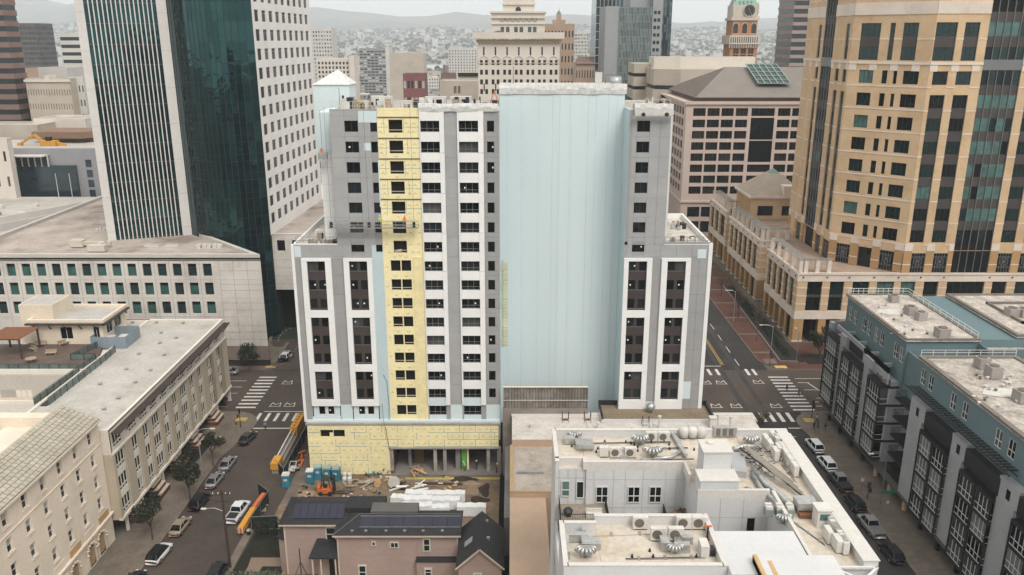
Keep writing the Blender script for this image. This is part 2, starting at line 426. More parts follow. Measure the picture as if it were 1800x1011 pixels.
b_ = MB(); b_.bar((62.3, 161, .022), (64.3, 153.4, .022), .3, .004); structure('road_marking', b_, paint)
mark(60.2, 161, 62.6, 161.25); mark(60.0, 149.4, 66, 149.6); mark(60.4, 151.4, 62.0, 151.6)
def letter_mark(cx, cy, rot=90, s=1.6):
 """M shaped mark painted on the crossing"""
 mb = MB(); a = R(rot)
 P = [(-.7, -.62), (.7, -.62), (.6, -.45), (.5, .5), (0, -.1), (-.5, .5), (-.6, -.45)]
 q = [(cx + s * (x * math.cos(a) - y * math.sin(a)), cy + s * (x * math.sin(a) + y * math.cos(a))) for x, y in P]
 for i, (c, d) in enumerate(zip(q, q[1:])): mb.bar((c[0], c[1], .022 + i * .0012), (d[0], d[1], .022 + i * .0012), .16, .004)
 structure('road_marking', mb, paint)
for u, v in [(485, 711), (510, 711), (1258, 713), (1293, 713), (1363, 713), (506, 672), (1240, 672), (1267, 672), (1332, 671)]:
 letter_mark(*g2(u, v), rot=0)
# darker skid tracks / patches in the asphalt
for x, y0, y1, w in [(45.2, 142, 250, 1.1), (48.9, 142, 270, 1.0)]:
 structure('road_patch', MB().box(x, y0, .0165, x + w, y1, .0205), mat('asphalt_dark', (.040, .036, .036), .85, var=.3, scale=.2))
for (x, y, r_) in [(-45.8, 110, .35), (-44.5, 121, .35), (-46.2, 152, .4), (50, 150, .4), (47, 160, .4), (-47.5, 158, .4), (-42.5, 129, .35)]:
 structure('manhole_cover', MB().lathe([(r_, .0), (r_, .03)], 14, (x, y, 0)), mat('iron_cover', (.05, .04, .035), .6))
# planting strip near the left corner
soil = mat('planting_soil', (.013, .013, .009), .95, var=.4, scale=.8)
structure('planting_bed', MB().prism([(-56, 124.5), (-54.2, 124.5), (-53.6, 133.5), (-56, 136)], .1, .17), soil)
structure('planting_bed', MB().prism([(60, 172.5), (65.6, 172.5), (65.6, 188), (64.5, 232), (61.8, 232), (60.6, 188)], .1, .3), soil)
kerbline([(61.8, 232), (60.6, 188), (60, 172.5), (64, 172.3)], 'planter_kerb', kerbm, .35, .45)
structure('planting_bed', MB().prism([(66, 171.5), (72, 171.5), (72, 177), (66, 177)], .1, .3), soil)
structure('lawn', MB().prism([(-60, 187), (-51.5, 187), (-44, 200), (-44, 240), (-60, 240)], -.2, .14), mat('lawn_dark', (.022, .032, .018), .95, var=.3))
# ---------- far town: houses, trees (past the nearest they read as one mass) ----------
house_mats = [mat('house_%s' % n, c, .9, var=.15, fine=0, scale=.05) for n, c in [('white', (.50, .49, .47)), ('cream', (.42, .37, .31)), ('grey', (.30, .30, .30)), ('tan', (.30, .24, .18)), ('brown', (.16, .11, .085)), ('slate', (.12, .12, .125))]]
tree_m = mat('far_foliage', (.030, .040, .030), .95, var=.4, scale=.02, fine=.3, fscale=.2)
def house_mb(mbw, mbr, x, y, z, w, d, h, a, gable):
 c, s = math.cos(a), math.sin(a)
 def T(px, py, pz): return (x + px * c - py * s, y + px * s + py * c, z + pz)
 q = [T(-w / 2, -d / 2, -6), T(w / 2, -d / 2, -6), T(w / 2, d / 2, -6), T(-w / 2, d / 2, -6)]
 t = [T(-w / 2, -d / 2, h), T(w / 2, -d / 2, h), T(w / 2, d / 2, h), T(-w / 2, d / 2, h)]
 for i in range(4): mbw.quad(q[i], q[(i + 1) % 4], t[(i + 1) % 4], t[i])
 if gable:
  r0, r1 = T(-w / 2, 0, h + d * .28), T(w / 2, 0, h + d * .28)
  mbr.quad(t[0], t[1], r1, r0); mbr.quad(t[2], t[3], r0, r1); mbw.poly([t[3], t[0], r0]); mbw.poly([t[1], t[2], r1])
 else: mbr.quad(*t)
bins = {k: MB() for k in range(6)}; trees = MB()
ico = ([(0, 0, -1), (.72, -.52, -.45), (-.28, -.85, -.45), (-.89, 0, -.45), (-.28, .85, -.45), (.72, .52, -.45), (.28, -.85, .45), (-.72, -.52, .45), (-.72, .52, .45), (.28, .85, .45), (.89, 0, .45), (0, 0, 1)],
  [(0, 1, 2), (1, 0, 5), (0, 2, 3), (0, 3, 4), (0, 4, 5), (1, 5, 10), (2, 1, 6), (3, 2, 7), (4, 3, 8), (5, 4, 9), (1, 10, 6), (2, 6, 7), (3, 7, 8), (4, 8, 9), (5, 9, 10), (6, 10, 11), (7, 6, 11), (8, 7, 11), (9, 8, 11), (10, 9, 11)])
def lump(mb, x, y, z, r, h):
 i = len(mb.v); a = rnd.random() * 6.3; c, s = math.cos(a), math.sin(a)
 for vx, vy, vz in ico[0]:
  k = .75 + rnd.random() * .5; mb.v.append((x + (vx * c - vy * s) * r * k, y + (vx * s + vy * c) * r * k, z + h * .5 + vz * h * .5 * k))
 mb.f += [(i + a_, i + b_, i + c_) for a_, b_, c_ in ico[1]]
for k in range(12500):
 y = math.sqrt(rnd.uniform(1050 ** 2, 6000 ** 2)); x = rnd.uniform(-.70, .68) * y
 if 2020 < y < 2520 and -460 < x < 80: continue
 z = terrain_h(x, y)
 if z > 150: continue
 big = rnd.random()
 w = rnd.uniform(9, 17); d = rnd.uniform(8, 13); h = rnd.uniform(5, 9); gb = rnd.random() < .55
 if big < .14: w, d, h, gb = rnd.uniform(18, 45), rnd.uniform(14, 30), rnd.uniform(7, 16), False
 if big < .018: w, d, h = rnd.uniform(16, 34), rnd.uniform(14, 22), rnd.uniform(18, 38)
 wk = rnd.choices(range(6), [8, 6, 4, 4, 1.2, .6])[0]; rk = rnd.choices(range(6), [5, 3, 4, 3, 3, 2.5])[0]
 house_mb(bins[wk], bins[rk], x, y, z, w, d, h, rnd.choice([.25, .3, 1.82, .1]) + rnd.uniform(-.1, .1), gb)
for k in range(11500):
 y = math.sqrt(rnd.uniform(1000 ** 2, 6300 ** 2)); x = rnd.uniform(-.70, .68) * y
 if 2060 < y < 2480 and -400 < x < 40: continue
 z = terrain_h(x, y); r = rnd.uniform(3, 9) * (1 + z / 160); lump(trees, x, y, z, r, r * rnd.uniform(1.1, 2.2) if z < 60 else r * 1.1)
for k, mb in bins.items():
 o = link('distant_houses', mb.mesh('distant_houses', house_mats[k])); tag(o, ['distant white houses and roofs spread over the flats towards the hills', 'distant cream houses and roofs spread over the flats towards the hills', 'distant grey houses and roofs spread over the flats towards the hills', 'distant tan houses and roofs spread over the flats towards the hills', 'distant brown roofs among the pale houses on the flats', 'distant slate roofs among the pale houses on the flats'][k], 'houses', None, 'stuff')
tag(link('distant_trees', trees.mesh('distant_trees', tree_m)), 'distant dark green trees scattered between the far houses and hills', 'trees', None, 'stuff')
# air: one closed haze box round everything
hz = MB().box(-9800, -890, -1.5, 9800, 13200, 620)
hm = bpy.data.materials.new('haze'); hm.use_nodes = True; hn = hm.node_tree; hn.nodes.clear()
ho = hn.nodes.new('ShaderNodeOutputMaterial'); pv = hn.nodes.new('ShaderNodeVolumePrincipled')
pv.inputs['Color'].default_value = (.88, .95, 1, 1); pv.inputs['Density'].default_value = .00014; pv.inputs['Anisotropy'].default_value = 0.1
hn.links.new(pv.outputs[0], ho.inputs['Volume'])
o = link('haze', hz.mesh('haze', hm)); tag(o, 'thin pale haze over the town that veils the far hills', 'haze', None, 'stuff')
# ================= MAIN BUILDING (under construction) =================
grey = mat('panel_grey', (.335, .335, .335), .7, var=.07, scale=.3, fine=.03)
grey2 = mat('panel_grey_dark', (.30, .297, .295), .7, var=.07, scale=.3, fine=.03)
whitep = mat('panel_white', (.74, .735, .72), .65, var=.05, scale=.3, fine=.03)
brownp = mat('panel_brown', (.052, .038, .036), .6, var=.15, scale=.5)
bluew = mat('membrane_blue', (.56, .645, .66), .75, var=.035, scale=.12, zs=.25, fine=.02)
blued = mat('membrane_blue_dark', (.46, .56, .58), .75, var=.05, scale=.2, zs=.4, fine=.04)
yellow = mat('insulation_yellow', (.77, .68, .40), .8, var=.07, scale=.4, fine=.05, fscale=2)
tape = mat('tape_blue', (.15, .30, .33), .7)
ymark = mat('board_print', (.30, .23, .06), .8)
metal_d = mat('frame_dark', (.022, .023, .025), .5, var=.1)
metal_g = mat('frame_grey', (.16, .165, .17), .5, var=.1)
whitef = mat('frame_white', (.60, .60, .58), .5, var=.05)
g_dark = glass('glass_dark', (.005, .006, .007), .06, .3)
g_mid = glass('glass_mid', (.014, .018, .019), .08, .35)
g_lit = glass('glass_curtain', (.06, .065, .064), .25, .3)
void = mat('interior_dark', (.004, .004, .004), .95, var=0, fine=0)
concr = mat('raw_concrete', (.30, .275, .25), .9, var=.2, scale=.5, fine=.12)
PM = [g_dark] * 5 + [g_mid] * 3 + [g_lit]
wrap = mat('white_wrap', (.58, .58, .56), .6, var=.14, scale=.9, fine=.12, fscale=2.2, bump=.4)
YF = 123.5; DZ = 3.048; ZT = 57.05
zc = lambda k: ZT - DZ * k
mbuild = thing('apartment_tower', 'unfinished apartment tower, grey and white panels, pale blue blank wall, yellow insulation strip', 'building', (0, YF, 0))
MF = Face(mbuild, (0, 0, 0), 0)
ROOF = 59.4; WING = 39.1; POD = 9.35
wr = random.Random(11)
# carcass behind the facade
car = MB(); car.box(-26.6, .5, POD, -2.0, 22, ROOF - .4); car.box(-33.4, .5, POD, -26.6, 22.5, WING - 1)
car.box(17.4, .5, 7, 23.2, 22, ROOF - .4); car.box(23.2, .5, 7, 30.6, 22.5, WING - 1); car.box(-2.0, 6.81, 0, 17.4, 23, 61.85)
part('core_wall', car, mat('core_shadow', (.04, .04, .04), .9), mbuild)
def seg(name, m, x0, x1, z0, z1, xw, zw, depth=.35): punched_wall(name, m, x0, x1, z0, z1, xw, zw, depth)
def punched_wall(name, m, x0, x1, z0, z1, xw, zw, depth):
 xs, zs, hole = cellgrid(x0, x1, [(x, x + w) for x, w in xw], z0, z1, sorted([(z, z + h) for z, h in zw])); MF.grid(name, m, xs, zs, hole, depth)
def near(v, L_, e=.05): return any(abs(v - q) < e for q in L_)
rowsU = [zc(k) for k in range(16)]
WH = 1.62
def strip_panels(x0, x1, z0, z1, m, nx, opening=None, gap=.035, t=.05, mats2=None):
 """cladding panels one storey high on a pier, skipping the openings"""
 k0 = int(math.ceil((ZT + 1.52 - z1) / DZ - 1e-6)); z = z1
 w = (x1 - x0) / nx
 edges = [z1] + [ZT + 1.52 - DZ * k for k in range(20) if z0 + .3 < ZT + 1.52 - DZ * k < z1 - .3] + [z0]
 sp = {}
 for a, b in zip(edges, edges[1:]):
  for i in range(nx):
   xa, xb = x0 + i * w, x0 + (i + 1) * w
   if opening and any(ox0 < xb - .02 and ox1 > xa + .02 and oz0 < a - .02 and oz1 > b + .02 for ox0, ox1, oz0, oz1 in opening):
    for (ox0, ox1, oz0, oz1) in opening:
     if ox0 < xb - .02 and ox1 > xa + .02 and oz0 < a - .02 and oz1 > b + .02:
      for (pa, pb, qa, qb) in [(xa, xb, b, oz0), (xa, xb, oz1, a), (xa, ox0, oz0, oz1), (ox1, xb, oz0, oz1)]:
       pa, pb = max(pa, xa), min(pb, xb)
       if pb - pa > .12 and qb - qa > .12: sp.setdefault((round(pb - pa, 2), round(qb - qa, 2)), []).append((MF.pt(pa, 0, qa), 0, 0))
    continue
   sp.setdefault((round(w, 2), round(a - b, 2)), []).append((MF.pt(xa, 0, b), 0, 0))
 for (pw, ph), L_ in sp.items():
  me = panel_mesh(pw, ph, mats2 or m, t, gap); me.name = 'cladding_panel'
  pieces('cladding_panel', me, L_, mbuild, 300)
# --- backing walls (with the openings) ---
zU = [(zc(k) - WH / 2, WH) for k in range(0, 7)][::-1]
zA = [(zc(k) - WH / 2, WH) for k in range(0, 16)][::-1]
seg('facade_wall', grey2, -26.8, -19.85, WING, ROOF, [(-24.7, 2.0), (-20.9, 1.0)], [z for z in zU if z[0] > WING])
seg('facade_wall', grey2, -33.7, -32.5, POD, WING, [], [])
seg('facade_wall', grey2, -27.9, -26.0, POD, WING, [], [])
seg('facade_wall', grey2, -32.5, -27.9, 36.9, WING, [], [])
seg('facade_wall', grey2, -26.0, -21.6, 36.9, WING, [(-24.7, 2.0)], [(zc(6) - WH / 2, WH)])
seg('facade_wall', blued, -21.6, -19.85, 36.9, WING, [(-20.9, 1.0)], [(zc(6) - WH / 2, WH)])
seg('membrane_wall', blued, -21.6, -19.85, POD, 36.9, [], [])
yz = [(zc(k) - .95, 1.9) for k in range(0, 7)][::-1]
seg('insulated_wall', yellow, -19.85, -13.65, 37.4, ROOF, [(-18.2, 2.05)], yz)
seg('insulated_wall', yellow, -19.85, -13.65, POD, 37.4, [(-18.75, 1.5), (-17.1, 1.5)], [(zc(k) - .85, 1.75) for k in range(7, 16)][::-1])
seg('facade_wall', grey2, -13.65, -1.9, POD, ROOF, [(-13.5, 2.8), (-7.85, 2.85), (-3.7, 1.05)], zA)
seg('facade_wall', grey2, 17.3, 23.4, WING, ROOF, [(18.45, 1.9)], [z for z in zU if z[0] > WING])
seg('facade_wall', grey2, 17.3, 30.8, 36.9, WING, [(18.45, 1.9)], [(zc(6) - WH / 2, WH)])
seg('facade_wall', grey2, 21.65, 23.1, 7, 36.9, [], [])
seg('facade_wall', grey2, 27.6, 30.25, 7, 36.9, [], [])
MF.box('corner_trim', whitep, 30.25, 7, 30.85, WING + .25, -.15, .4); MF.box('corner_trim', whitep, -33.98, POD, -33.55, WING, -.15, .4)
# wing tops
WINop = lambda xa, xb, ks, hh=WH: [(xa, xb, zc(k) - hh / 2, zc(k) + hh / 2) for k in ks]
opL = WINop(-24.7, -22.7, range(7)) + WINop(-20.9, -19.9, range(7))
strip_panels(-26.8, -24.7, WING, ROOF, grey, 1); strip_panels(-24.7, -22.7, WING, ROOF, grey, 1, opL); strip_panels(-22.7, -20.9, WING, ROOF, grey, 1)
strip_panels(-33.55, -32.5, POD, 36.9, grey2, 1); strip_panels(-27.9, -26.0, POD, 36.9, grey2, 1); strip_panels(-33.55, -26.0, 36.9, WING, grey, 3)
strip_panels(-26.0, -24.7, 36.9, WING, grey, 1); strip_panels(-22.7, -21.6, 36.9, WING, grey, 1)
strip_panels(-10.0, -8.1, POD + 3, ROOF, grey, 1); strip_panels(-4.2, -1.9, POD + 3, ROOF, grey2, 1, WINop(-3.7, -2.65, range(16)))
strip_panels(17.7, 18.45, WING, ROOF, grey, 1); strip_panels(18.45, 20.35, WING, ROOF, grey, 1, WINop(18.45, 20.35, range(7))); strip_panels(20.35, 23.4, WING, ROOF, grey, 2)
strip_panels(17.7, 18.45, 36.9, WING, grey, 1); strip_panels(20.35, 30.25, 36.9, WING, grey, 4)
strip_panels(21.65, 23.1, 13, 36.9, grey2, 1); strip_panels(27.6, 30.25, 8, 36.9, grey2, 2)
# bare membrane patches where panels are still missing
for x0, z0, x1, z1 in [(-22.6, 57.6, -19.9, 59.3), (-33.5, 37.2, -32.5, 38.9), (-20.0, 45, -19.86, 52), (27.65, 13.4, 28.9, 16.4), (27.65, 7.4, 28.9, 8.6), (21.7, 9.0, 23.1, 12.9), (-10, POD, -8.1, POD + 3), (-4.2, POD, -1.9, POD + 3), (-32.6, POD, -27.8, POD + .9), (-27.9, POD, -26, POD + 3), (-21.9, 53.5, -20.95, 54.6), (28.6, 36.95, 29.9, 38.4)]:
 MF.box('membrane_patch', bluew, x0, z0, x1, z1, -.075, .01)
# --- white columns with windows (storey spandrels and side strips) ---
for xa, xb, wx0, wx1 in [(-13.65, -10.0, -13.5, -10.7), (-8.1, -4.2, -7.85, -5.0)]:
 for a, b in [(xa, wx0), (wx1, xb)]:
  if b - a > .1:
   edges = [ROOF - .1 - 3.048 * 2 * k for k in range(9)] + [POD + 3]
   edges = [e for e in edges if e >= POD + 3]
   for e0, e1 in zip(edges, edges[1:]): MF.box('white_panel', whitep, a + .01, e1 + .02, b - .01, e0 - .02, -.3, .0)
 for k in range(16):
  top = ROOF - .1 if k == 0 else zc(k - 1) - WH / 2
  if k < 15 or True: MF.box('spandrel_panel', whitep if k < 15 else bluew, wx0 + .01, zc(k) + WH / 2 + .02, wx1 - .01, top - .02, -.27 if k < 15 else -.06, 0)
 MF.box('spandrel_panel', bluew, wx0 + .01, POD + .05, wx1 - .01, zc(15) - WH / 2 - .02, -.06, 0)
# --- the framed bays of paired windows ---
def bay(x0, x1, o0, o1, last):
 groups = [(7, 9), (10, 12), (13, 14)]
 ftop = 37.0; bot = POD + 2.9 if last == 14 else 10.6
 gz = [(zc(b) - 1.05, zc(a) + .85) for a, b in groups]
 xs = [x0, o0, o1, x1]; zs = [bot] + [v for g in gz[::-1] for v in g] + [ftop]
 if zs[1] < zs[0] + .1: zs[0] = zs[1] - .3
 zs = sorted(set(zs))
 holes = [zs.index(g[0]) for g in gz]
 for a_, b_ in zip(zs, zs[1:]):      # framing built of separate white panels
  j = zs.index(a_)
  if j in holes:
   MF.box('white_panel', whitep, x0, a_ + .01, o0, b_ - .01, -.42, .05); MF.box('white_panel', whitep, o1, a_ + .01, x1, b_ - .01, -.42, .05)
  else: MF.box('white_panel', whitep, x0, a_ + .01, x1, b_ - .01, -.425, .05)
 w = (o1 - o0)
 for g, (a, b) in zip(gz, groups):
  # brown infill with two windows per storey
  ww = w / 2 - .28; xw = [(o0 + .06, ww), (o1 - .06 - ww, ww)]; zw = [(zc(k) - .75, 1.55) for k in range(a, b + 1)][::-1]
  xs_, zs_, hole = cellgrid(o0, o1, [(x, x + w_) for x, w_ in xw], g[0], g[1], [(z, z + h_) for z, h_ in zw])
  MF.grid('brown_infill', brownp, xs_, zs_, hole, .12, y=-.06)
  for z, h_ in zw:
   place_windows(MF, [(x, z) for x, _ in xw], ww, h_, metal_d, PM, 1, 1, fw=.05, r=.05, rnd=wr, sticker=.22)
   if wr.random() < .4: MF.box('sill', metal_g, o0 + .05, z - .07, o1 - .05, z - .01, -.12, -.05)
 # lowest storey: pale wrap with paired windows
 z = zc(15) - .8
 xs_, zs_, hole = cellgrid(x0 + .15, x1 - .15, [(o0 + .1, o0 + .1 + ww), (o1 - .1 - ww, o1 - .1)], POD if last == 14 else 7, bot, [(z, z + 1.55)])
 MF.grid('membrane_wall', bluew, xs_, zs_, hole, .2, y=-.03)
 place_windows(MF, [(o0 + .1, z), (o1 - .1 - ww, z)], ww, 1.55, whitef, [g_dark], 1, 1, fw=.09, r=.12, rnd=wr, sticker=.25)
bay(-32.5, -27.9, -31.65, -28.85, 14); bay(-26.0, -21.6, -25.15, -22.35, 14)
bay(17.3, 21.65, 18.0, 20.85, 14.5); bay(23.1, 27.6, 24.0, 26.85, 14.5)
# single windows
place_windows(MF, [(-24.7, zc(k) - WH / 2) for k in range(7)], 2.0, WH, metal_d, PM, 2, 1, r=.2, rnd=wr, sticker=.22)
place_windows(MF, [(-20.9, zc(k) - WH / 2) for k in range(7)], 1.0, WH, metal_d, PM, 1, 1, r=.2, rnd=wr)
place_windows(MF, [(18.45, zc(k) - WH / 2) for k in range(7)], 1.9, WH, metal_d, PM, 2, 1, r=.2, rnd=wr, sticker=.25)
place_windows(MF, [(-3.7, zc(k) - WH / 2) for k in range(16)], 1.05, WH, metal_d, [g_dark], 1, 1, r=.2, rnd=wr, sticker=.3)
for x, w in ((-13.5, 2.8), (-7.85, 2.85)):
 place_windows(MF, [(x, zc(k) - WH / 2) for k in range(16)], w, WH, metal_g, PM, 3, 2, fw=.06, r=.2, split=.3, rnd=wr, sticker=.22)
# --- raw openings in the yellow strip ---
pink = mat('insulation_pink', (.52, .30, .27), .9)
def raw_opening(x0, z0, w, h, rail=True):
 mb = MB(); 
 for k in range(7):   # ragged membrane edges
  mb.box(x0 + w * k / 7, -.02, z0 + h - wr.uniform(.03, .14), x0 + w * (k + .8) / 7, .03, z0 + h + .03)
 MF.build('ragged_edge', mb, metal_d)
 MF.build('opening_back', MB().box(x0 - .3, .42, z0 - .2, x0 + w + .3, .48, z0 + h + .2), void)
 if rail: MF.box('guard_rail', mat('rail_timber', (.42, .38, .30), .8), x0, z0 + .35, x0 + w, z0 + .47, .05, .1)
for k in range(7): raw_opening(-18.2, zc(k) - .95, 2.05, 1.9, k != 5)
for k in range(7, 16):
 raw_opening(-18.75, zc(k) - .85, 1.5, 1.75, k % 4 != 3); raw_opening(-17.1, zc(k) - .85, 1.5, 1.75, k % 3 != 1)
MF.build('insulation_roll', MB().tube([(-18.0, .3, zc(6) - .8), (-17.0, .25, zc(6) - .62)], .25, 8), pink)
# dark horizontal gaps and taped joints on the upper yellow strip
for k in range(0, 5):
 MF.box('bracket_rail', metal_d, -19.8 - .0, zc(k) + 1.28, -13.7, zc(k) + 1.38, -.12, 0)
 for x0, x1 in ((-19.8, -18.3), (-16.1, -13.7)): MF.box('joint_tape', tape, x0, zc(k) - .15, x1, zc(k) - .09, -.012, 0)
 MF.box('joint_tape', tape, -16.0 + .5 * (k % 2), zc(k) - 1.2, -15.95 + .5 * (k % 2), zc(k) + 1.2, -.010, 0)
 MF.box('joint_tape', tape, -18.9 + .2 * (k % 2), zc(k) - 1.2, -18.85 + .2 * (k % 2), zc(k) + 1.2, -.010, 0)
# insulation board print: chevrons, one joined part
def chev(mb, x, z, s=.26, flip=False, y=-.006):
 f = -1 if flip else 1
 for a, b in (((-s, -s * .7 * f), (0, s * .3 * f)), ((0, s * .3 * f), (s, -s * .7 * f))): mb.bar((x + a[0], y, z + a[1]), (x + b[0], y, z + b[1]), .008, .055, up=(0, 0, 1))
cm = MB()
for k in range(7):
 for x in (-19.2, -15.5, -14.4): chev(cm, x + wr.uniform(-.2, .2), zc(k) + .45); chev(cm, x + wr.uniform(-.3, .3), zc(k) - .8)
 chev(cm, -17.2, zc(k) - 1.45, flip=True)
for k in range(7, 16):
 for x in (-18.1, -16.4): chev(cm, x, zc(k) + 1.5 - .15, flip=True)
 chev(cm, -14.6 + wr.uniform(-.15, .15), zc(k) - .2, .3); chev(cm, -14.5, zc(k) + 1.2, .22, True); chev(cm, -19.35, zc(k) + wr.uniform(-.6, .6), .2)
MF.build('board_print', cm, ymark, kind='stuff')
yellow2 = mat('insulation_yellow_b', (.71, .62, .35), .8, var=.1, scale=.6, fine=.06, fscale=2)
MF.box('insulated_pier', yellow2, -15.35, POD, -13.95, 37.2, -.1, 0)
# side boards in the lower strip standing proud around the pairs of openings
# --- the tall pale blue blank wall, set back ---
BY = 6.5
mb = MB()
seams = [-1.95, -.7, 1.5, 4.1, 6.3, 7.4, 9.0, 11.8, 13.0, 14.9, 16.2, 17.35]
for a, b in zip(seams, seams[1:]):
 MF.box('membrane_sheet', bluew, a, 6, b - .006, 61.3, BY, BY + .3)
for a, b in ((-.2, 2.1), (7.1, 9.3), (14.0, 16.3)):    # tall shallow strips outlined in the sheet
 MF.build('membrane_outline', MB().box(a, BY - .03, 8, a + .03, BY, 56.5).box(b, BY - .03, 8, b + .03, BY, 56.5).box(a + .03, BY - .03, 56.47, b, BY, 56.5), bluew)
for a in seams[1:-1]: MF.box('seam_tape', mat('seam_tape', (.47, .57, .595), .7), a - .05, 6, a + .04, 61.2, BY - .012, BY)
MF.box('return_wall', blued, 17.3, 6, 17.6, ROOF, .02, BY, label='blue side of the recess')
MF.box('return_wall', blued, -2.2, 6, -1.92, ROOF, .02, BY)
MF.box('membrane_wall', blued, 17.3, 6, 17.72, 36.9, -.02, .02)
# wrapped parapet on top of the blue wall
def wrapped(x0, x1, z0, z1, y0, y1, n=14):
 mb = MB(); r2 = random.Random(int(x0 * 10)); P = []
 for i in range(n + 1):
  x = x0 + (x1 - x0) * i / n; P.append((x, y0 - r2.uniform(0, .1), z0 + r2.uniform(-.08, .05), z1 + r2.uniform(-.04, .06)))
 for a, b in zip(P, P[1:]):
  mid = (a[2] + a[3]) / 2 + r2.uniform(-.2, .2); mb.quad((a[0], a[1], a[2]), (b[0], b[1], b[2]), (b[0], b[1] - .1, mid), (a[0], a[1] - .1, mid))
  mb.quad((a[0], a[1] - .1, mid), (b[0], b[1] - .1, mid), (b[0], b[1], b[3]), (a[0], a[1], a[3])); mb.quad((a[0], a[1], a[3]), (b[0], b[1], b[3]), (b[0], y1, b[3]), (a[0], y1, a[3]))
  mb.quad((b[0], y1, b[2]), (a[0], y1, a[2]), (a[0], y1, a[3]), (b[0], y1, b[3]))
 MF.build('wrapped_parapet', mb, wrap)
wrapped(-2.0, 17.6, 61.3, 62.8, BY - .1, BY + .8, 16)
MF.box('tower_roof', mat('roof_pale', (.42, .39, .35), .9, var=.2, scale=.4, fine=.15, stain=(.2, .17, .14), stain_amt=.5, stain_scale=.3), -2.0, 61.9, 17.5, 62.2, BY + .8, 23)
wrapped(-13.7, -2.0, ROOF - .2, ROOF + .9, -.25, .5, 12); wrapped(17.9, 23.6, ROOF - .3, ROOF + .9, -.25, .5, 7)
roofm = MATS['roof_pale']
MF.box('tower_roof', roofm, -26.7, ROOF - .35, -2.0, ROOF - .1, .4, 22.4); MF.box('tower_roof', roofm, 17.5, ROOF - .35, 23.4, ROOF - .1, .4, 22.4)
MF.box('roof_coping', grey, -26.8, ROOF, -19.9, ROOF + .12, -.08, .35)
MF.box('roof_coping', yellow, -19.85, ROOF, -13.7, ROOF + .3, -.02, .35)
# rear white volume showing at the left, and its pale blue stair tower
MF.box('rear_wall', whitep, -29.3, WING - .6, -26.9, 52.5, 3.2, 12, label='white rear wall left of the grey panels'); MF.box('rear_wall', bluew, -29.3, 52.5, -26.9, 58.8, 3.2, 12); MF.box('stair_tower', bluew, -32.2, 50, -26.4, 62.3, 14, 20); MF.build('tower_cover', MB().poly([(-32.4, 13.8, 62.3), (-26.2, 13.8, 62.3), (-28.6, 17, 64.6)]).poly([(-32.4, 20.2, 62.3), (-32.4, 13.8, 62.3), (-28.6, 17, 64.6)]).poly([(-26.2, 13.8, 62.3), (-26.2, 20.2, 62.3), (-28.6, 17, 64.6)]), wrap); MF.box('slit_window', void, -27.6, 58, -27.3, 60.6, 13.95, 14)
for k in range(1, 7): MF.box('panel_joint', blued, -29.3, 37.5 + 2.6 * k, -26.9, 37.55 + 2.6 * k, 3.18, 3.2)
MF.box('rear_wall', whitep, 23.45, WING, 24.1, 58.6, 2.2, 22)
# wing roofs and low parapets
for x0, x1 in ((-33.6, -26.7), (23.3, 30.7)):
 MF.box('wing_roof', mat('wing_deck', (.46, .43, .38), .9, var=.25, scale=.6, fine=.2, stain=(.25, .2, .15), stain_amt=.5, stain_scale=.4), x0, WING - .9, x1, WING - .6, .4, 22.5)
 MF.build('wing_parapet', MB().box(x0, 22.2, WING - .6, x1, 22.5, WING + .3).box(x0 if x0 < 0 else x1 - .3, .3, WING - .6, x0 + .3 if x0 < 0 else x1, 22.2, WING + .25).box(x0, -.02, WING + .01, x1, .4, WING + .1), whitep)
# --- podium: yellow boards with blue tape, low opening ---
PF = Face(mbuild, (0, -.7, 0), 0)
xs = [-33.5, -28.9, -25.6, -22.0, -20.0, -2.0]
pw = MB()
PF.grid('podium_wall', yellow, [-33.5, -31.4, -29.5, -29.2, -27.4, -25.6, -25.0, -21.2, -20.2, -2.2], [0, .9, 1.2, 2.3, 3.2, 3.7, 4.2, 4.95, 6.75, 8.15, 9.05],
  lambda i, j: (i in (1, 2, 3) and j == 8) or (i == 8 and j <= 6), .7)
boards = []; ym = [yellow, yellow2]
for r_ in range(7):
 z0 = 9.0 - 1.28 * (r_ + 1); 
 if z0 < -.01: z0 = .02
 x = -33.45 - (.0 if r_ % 2 else .6)
 while x < -2.3:
  x1 = min(x + 2.55, -2.25); xa = max(x, -33.45)
  overl = (z0 < 4.95 - .1 and x1 > -20.2) or (6.75 - 1.2 < z0 < 8.1 and x1 > -31.4 and xa < -27.4)
  if not overl and x1 - xa > .3: boards.append((xa, z0, x1 - xa))
  x += 2.55
for xa, z0, w in boards:
 me = cached(('board', round(w, 2)), lambda: MB().box(.03, -.04, .03, w - .03, 0, 1.25).mesh('insulation_board', yellow))
 link('insulation_board', me, mbuild, PF.pt(xa, 0, z0))
tb = MB(); cm = MB()
for xa, z0, w in boards:
 if wr.random() < .42 or (xa > -12 and z0 > 5): tb.box(xa, -.052, z0 - .03, xa + w, -.041, z0 + .04); 
 if wr.random() < .45 or (xa > -12 and z0 > 5): tb.box(xa - .035, -.0535, z0, xa + .035, -.042, z0 + 1.26)
 for fx in (.28, .75): chev(cm, xa + w * fx, z0 + .6, .24, y=-.047)
PF.build('joint_tape', tb, tape, kind='stuff'); PF.build('board_print', cm, ymark, kind='stuff')
PF.box('podium_ledge', concr, -33.7, 9.05, -1.9, POD, -.15, .8)
PF.box('podium_ledge', bluew, -33.6, POD, -1.9, POD + .35, .35, .72)
PF.box('window_void', void, -31.4, 6.75, -27.4, 8.15, .5, .6); PF.box('window_post', whitef, -29.3, 6.75, -29.2, 8.15, .0, .1); PF.box('loose_board', yellow, -29.9, 6.8, -29.3, 7.6, .1, .16)
PF.box('beam', concr, -20.3, 4.7, -2.0, 5.0, -.1, .6)
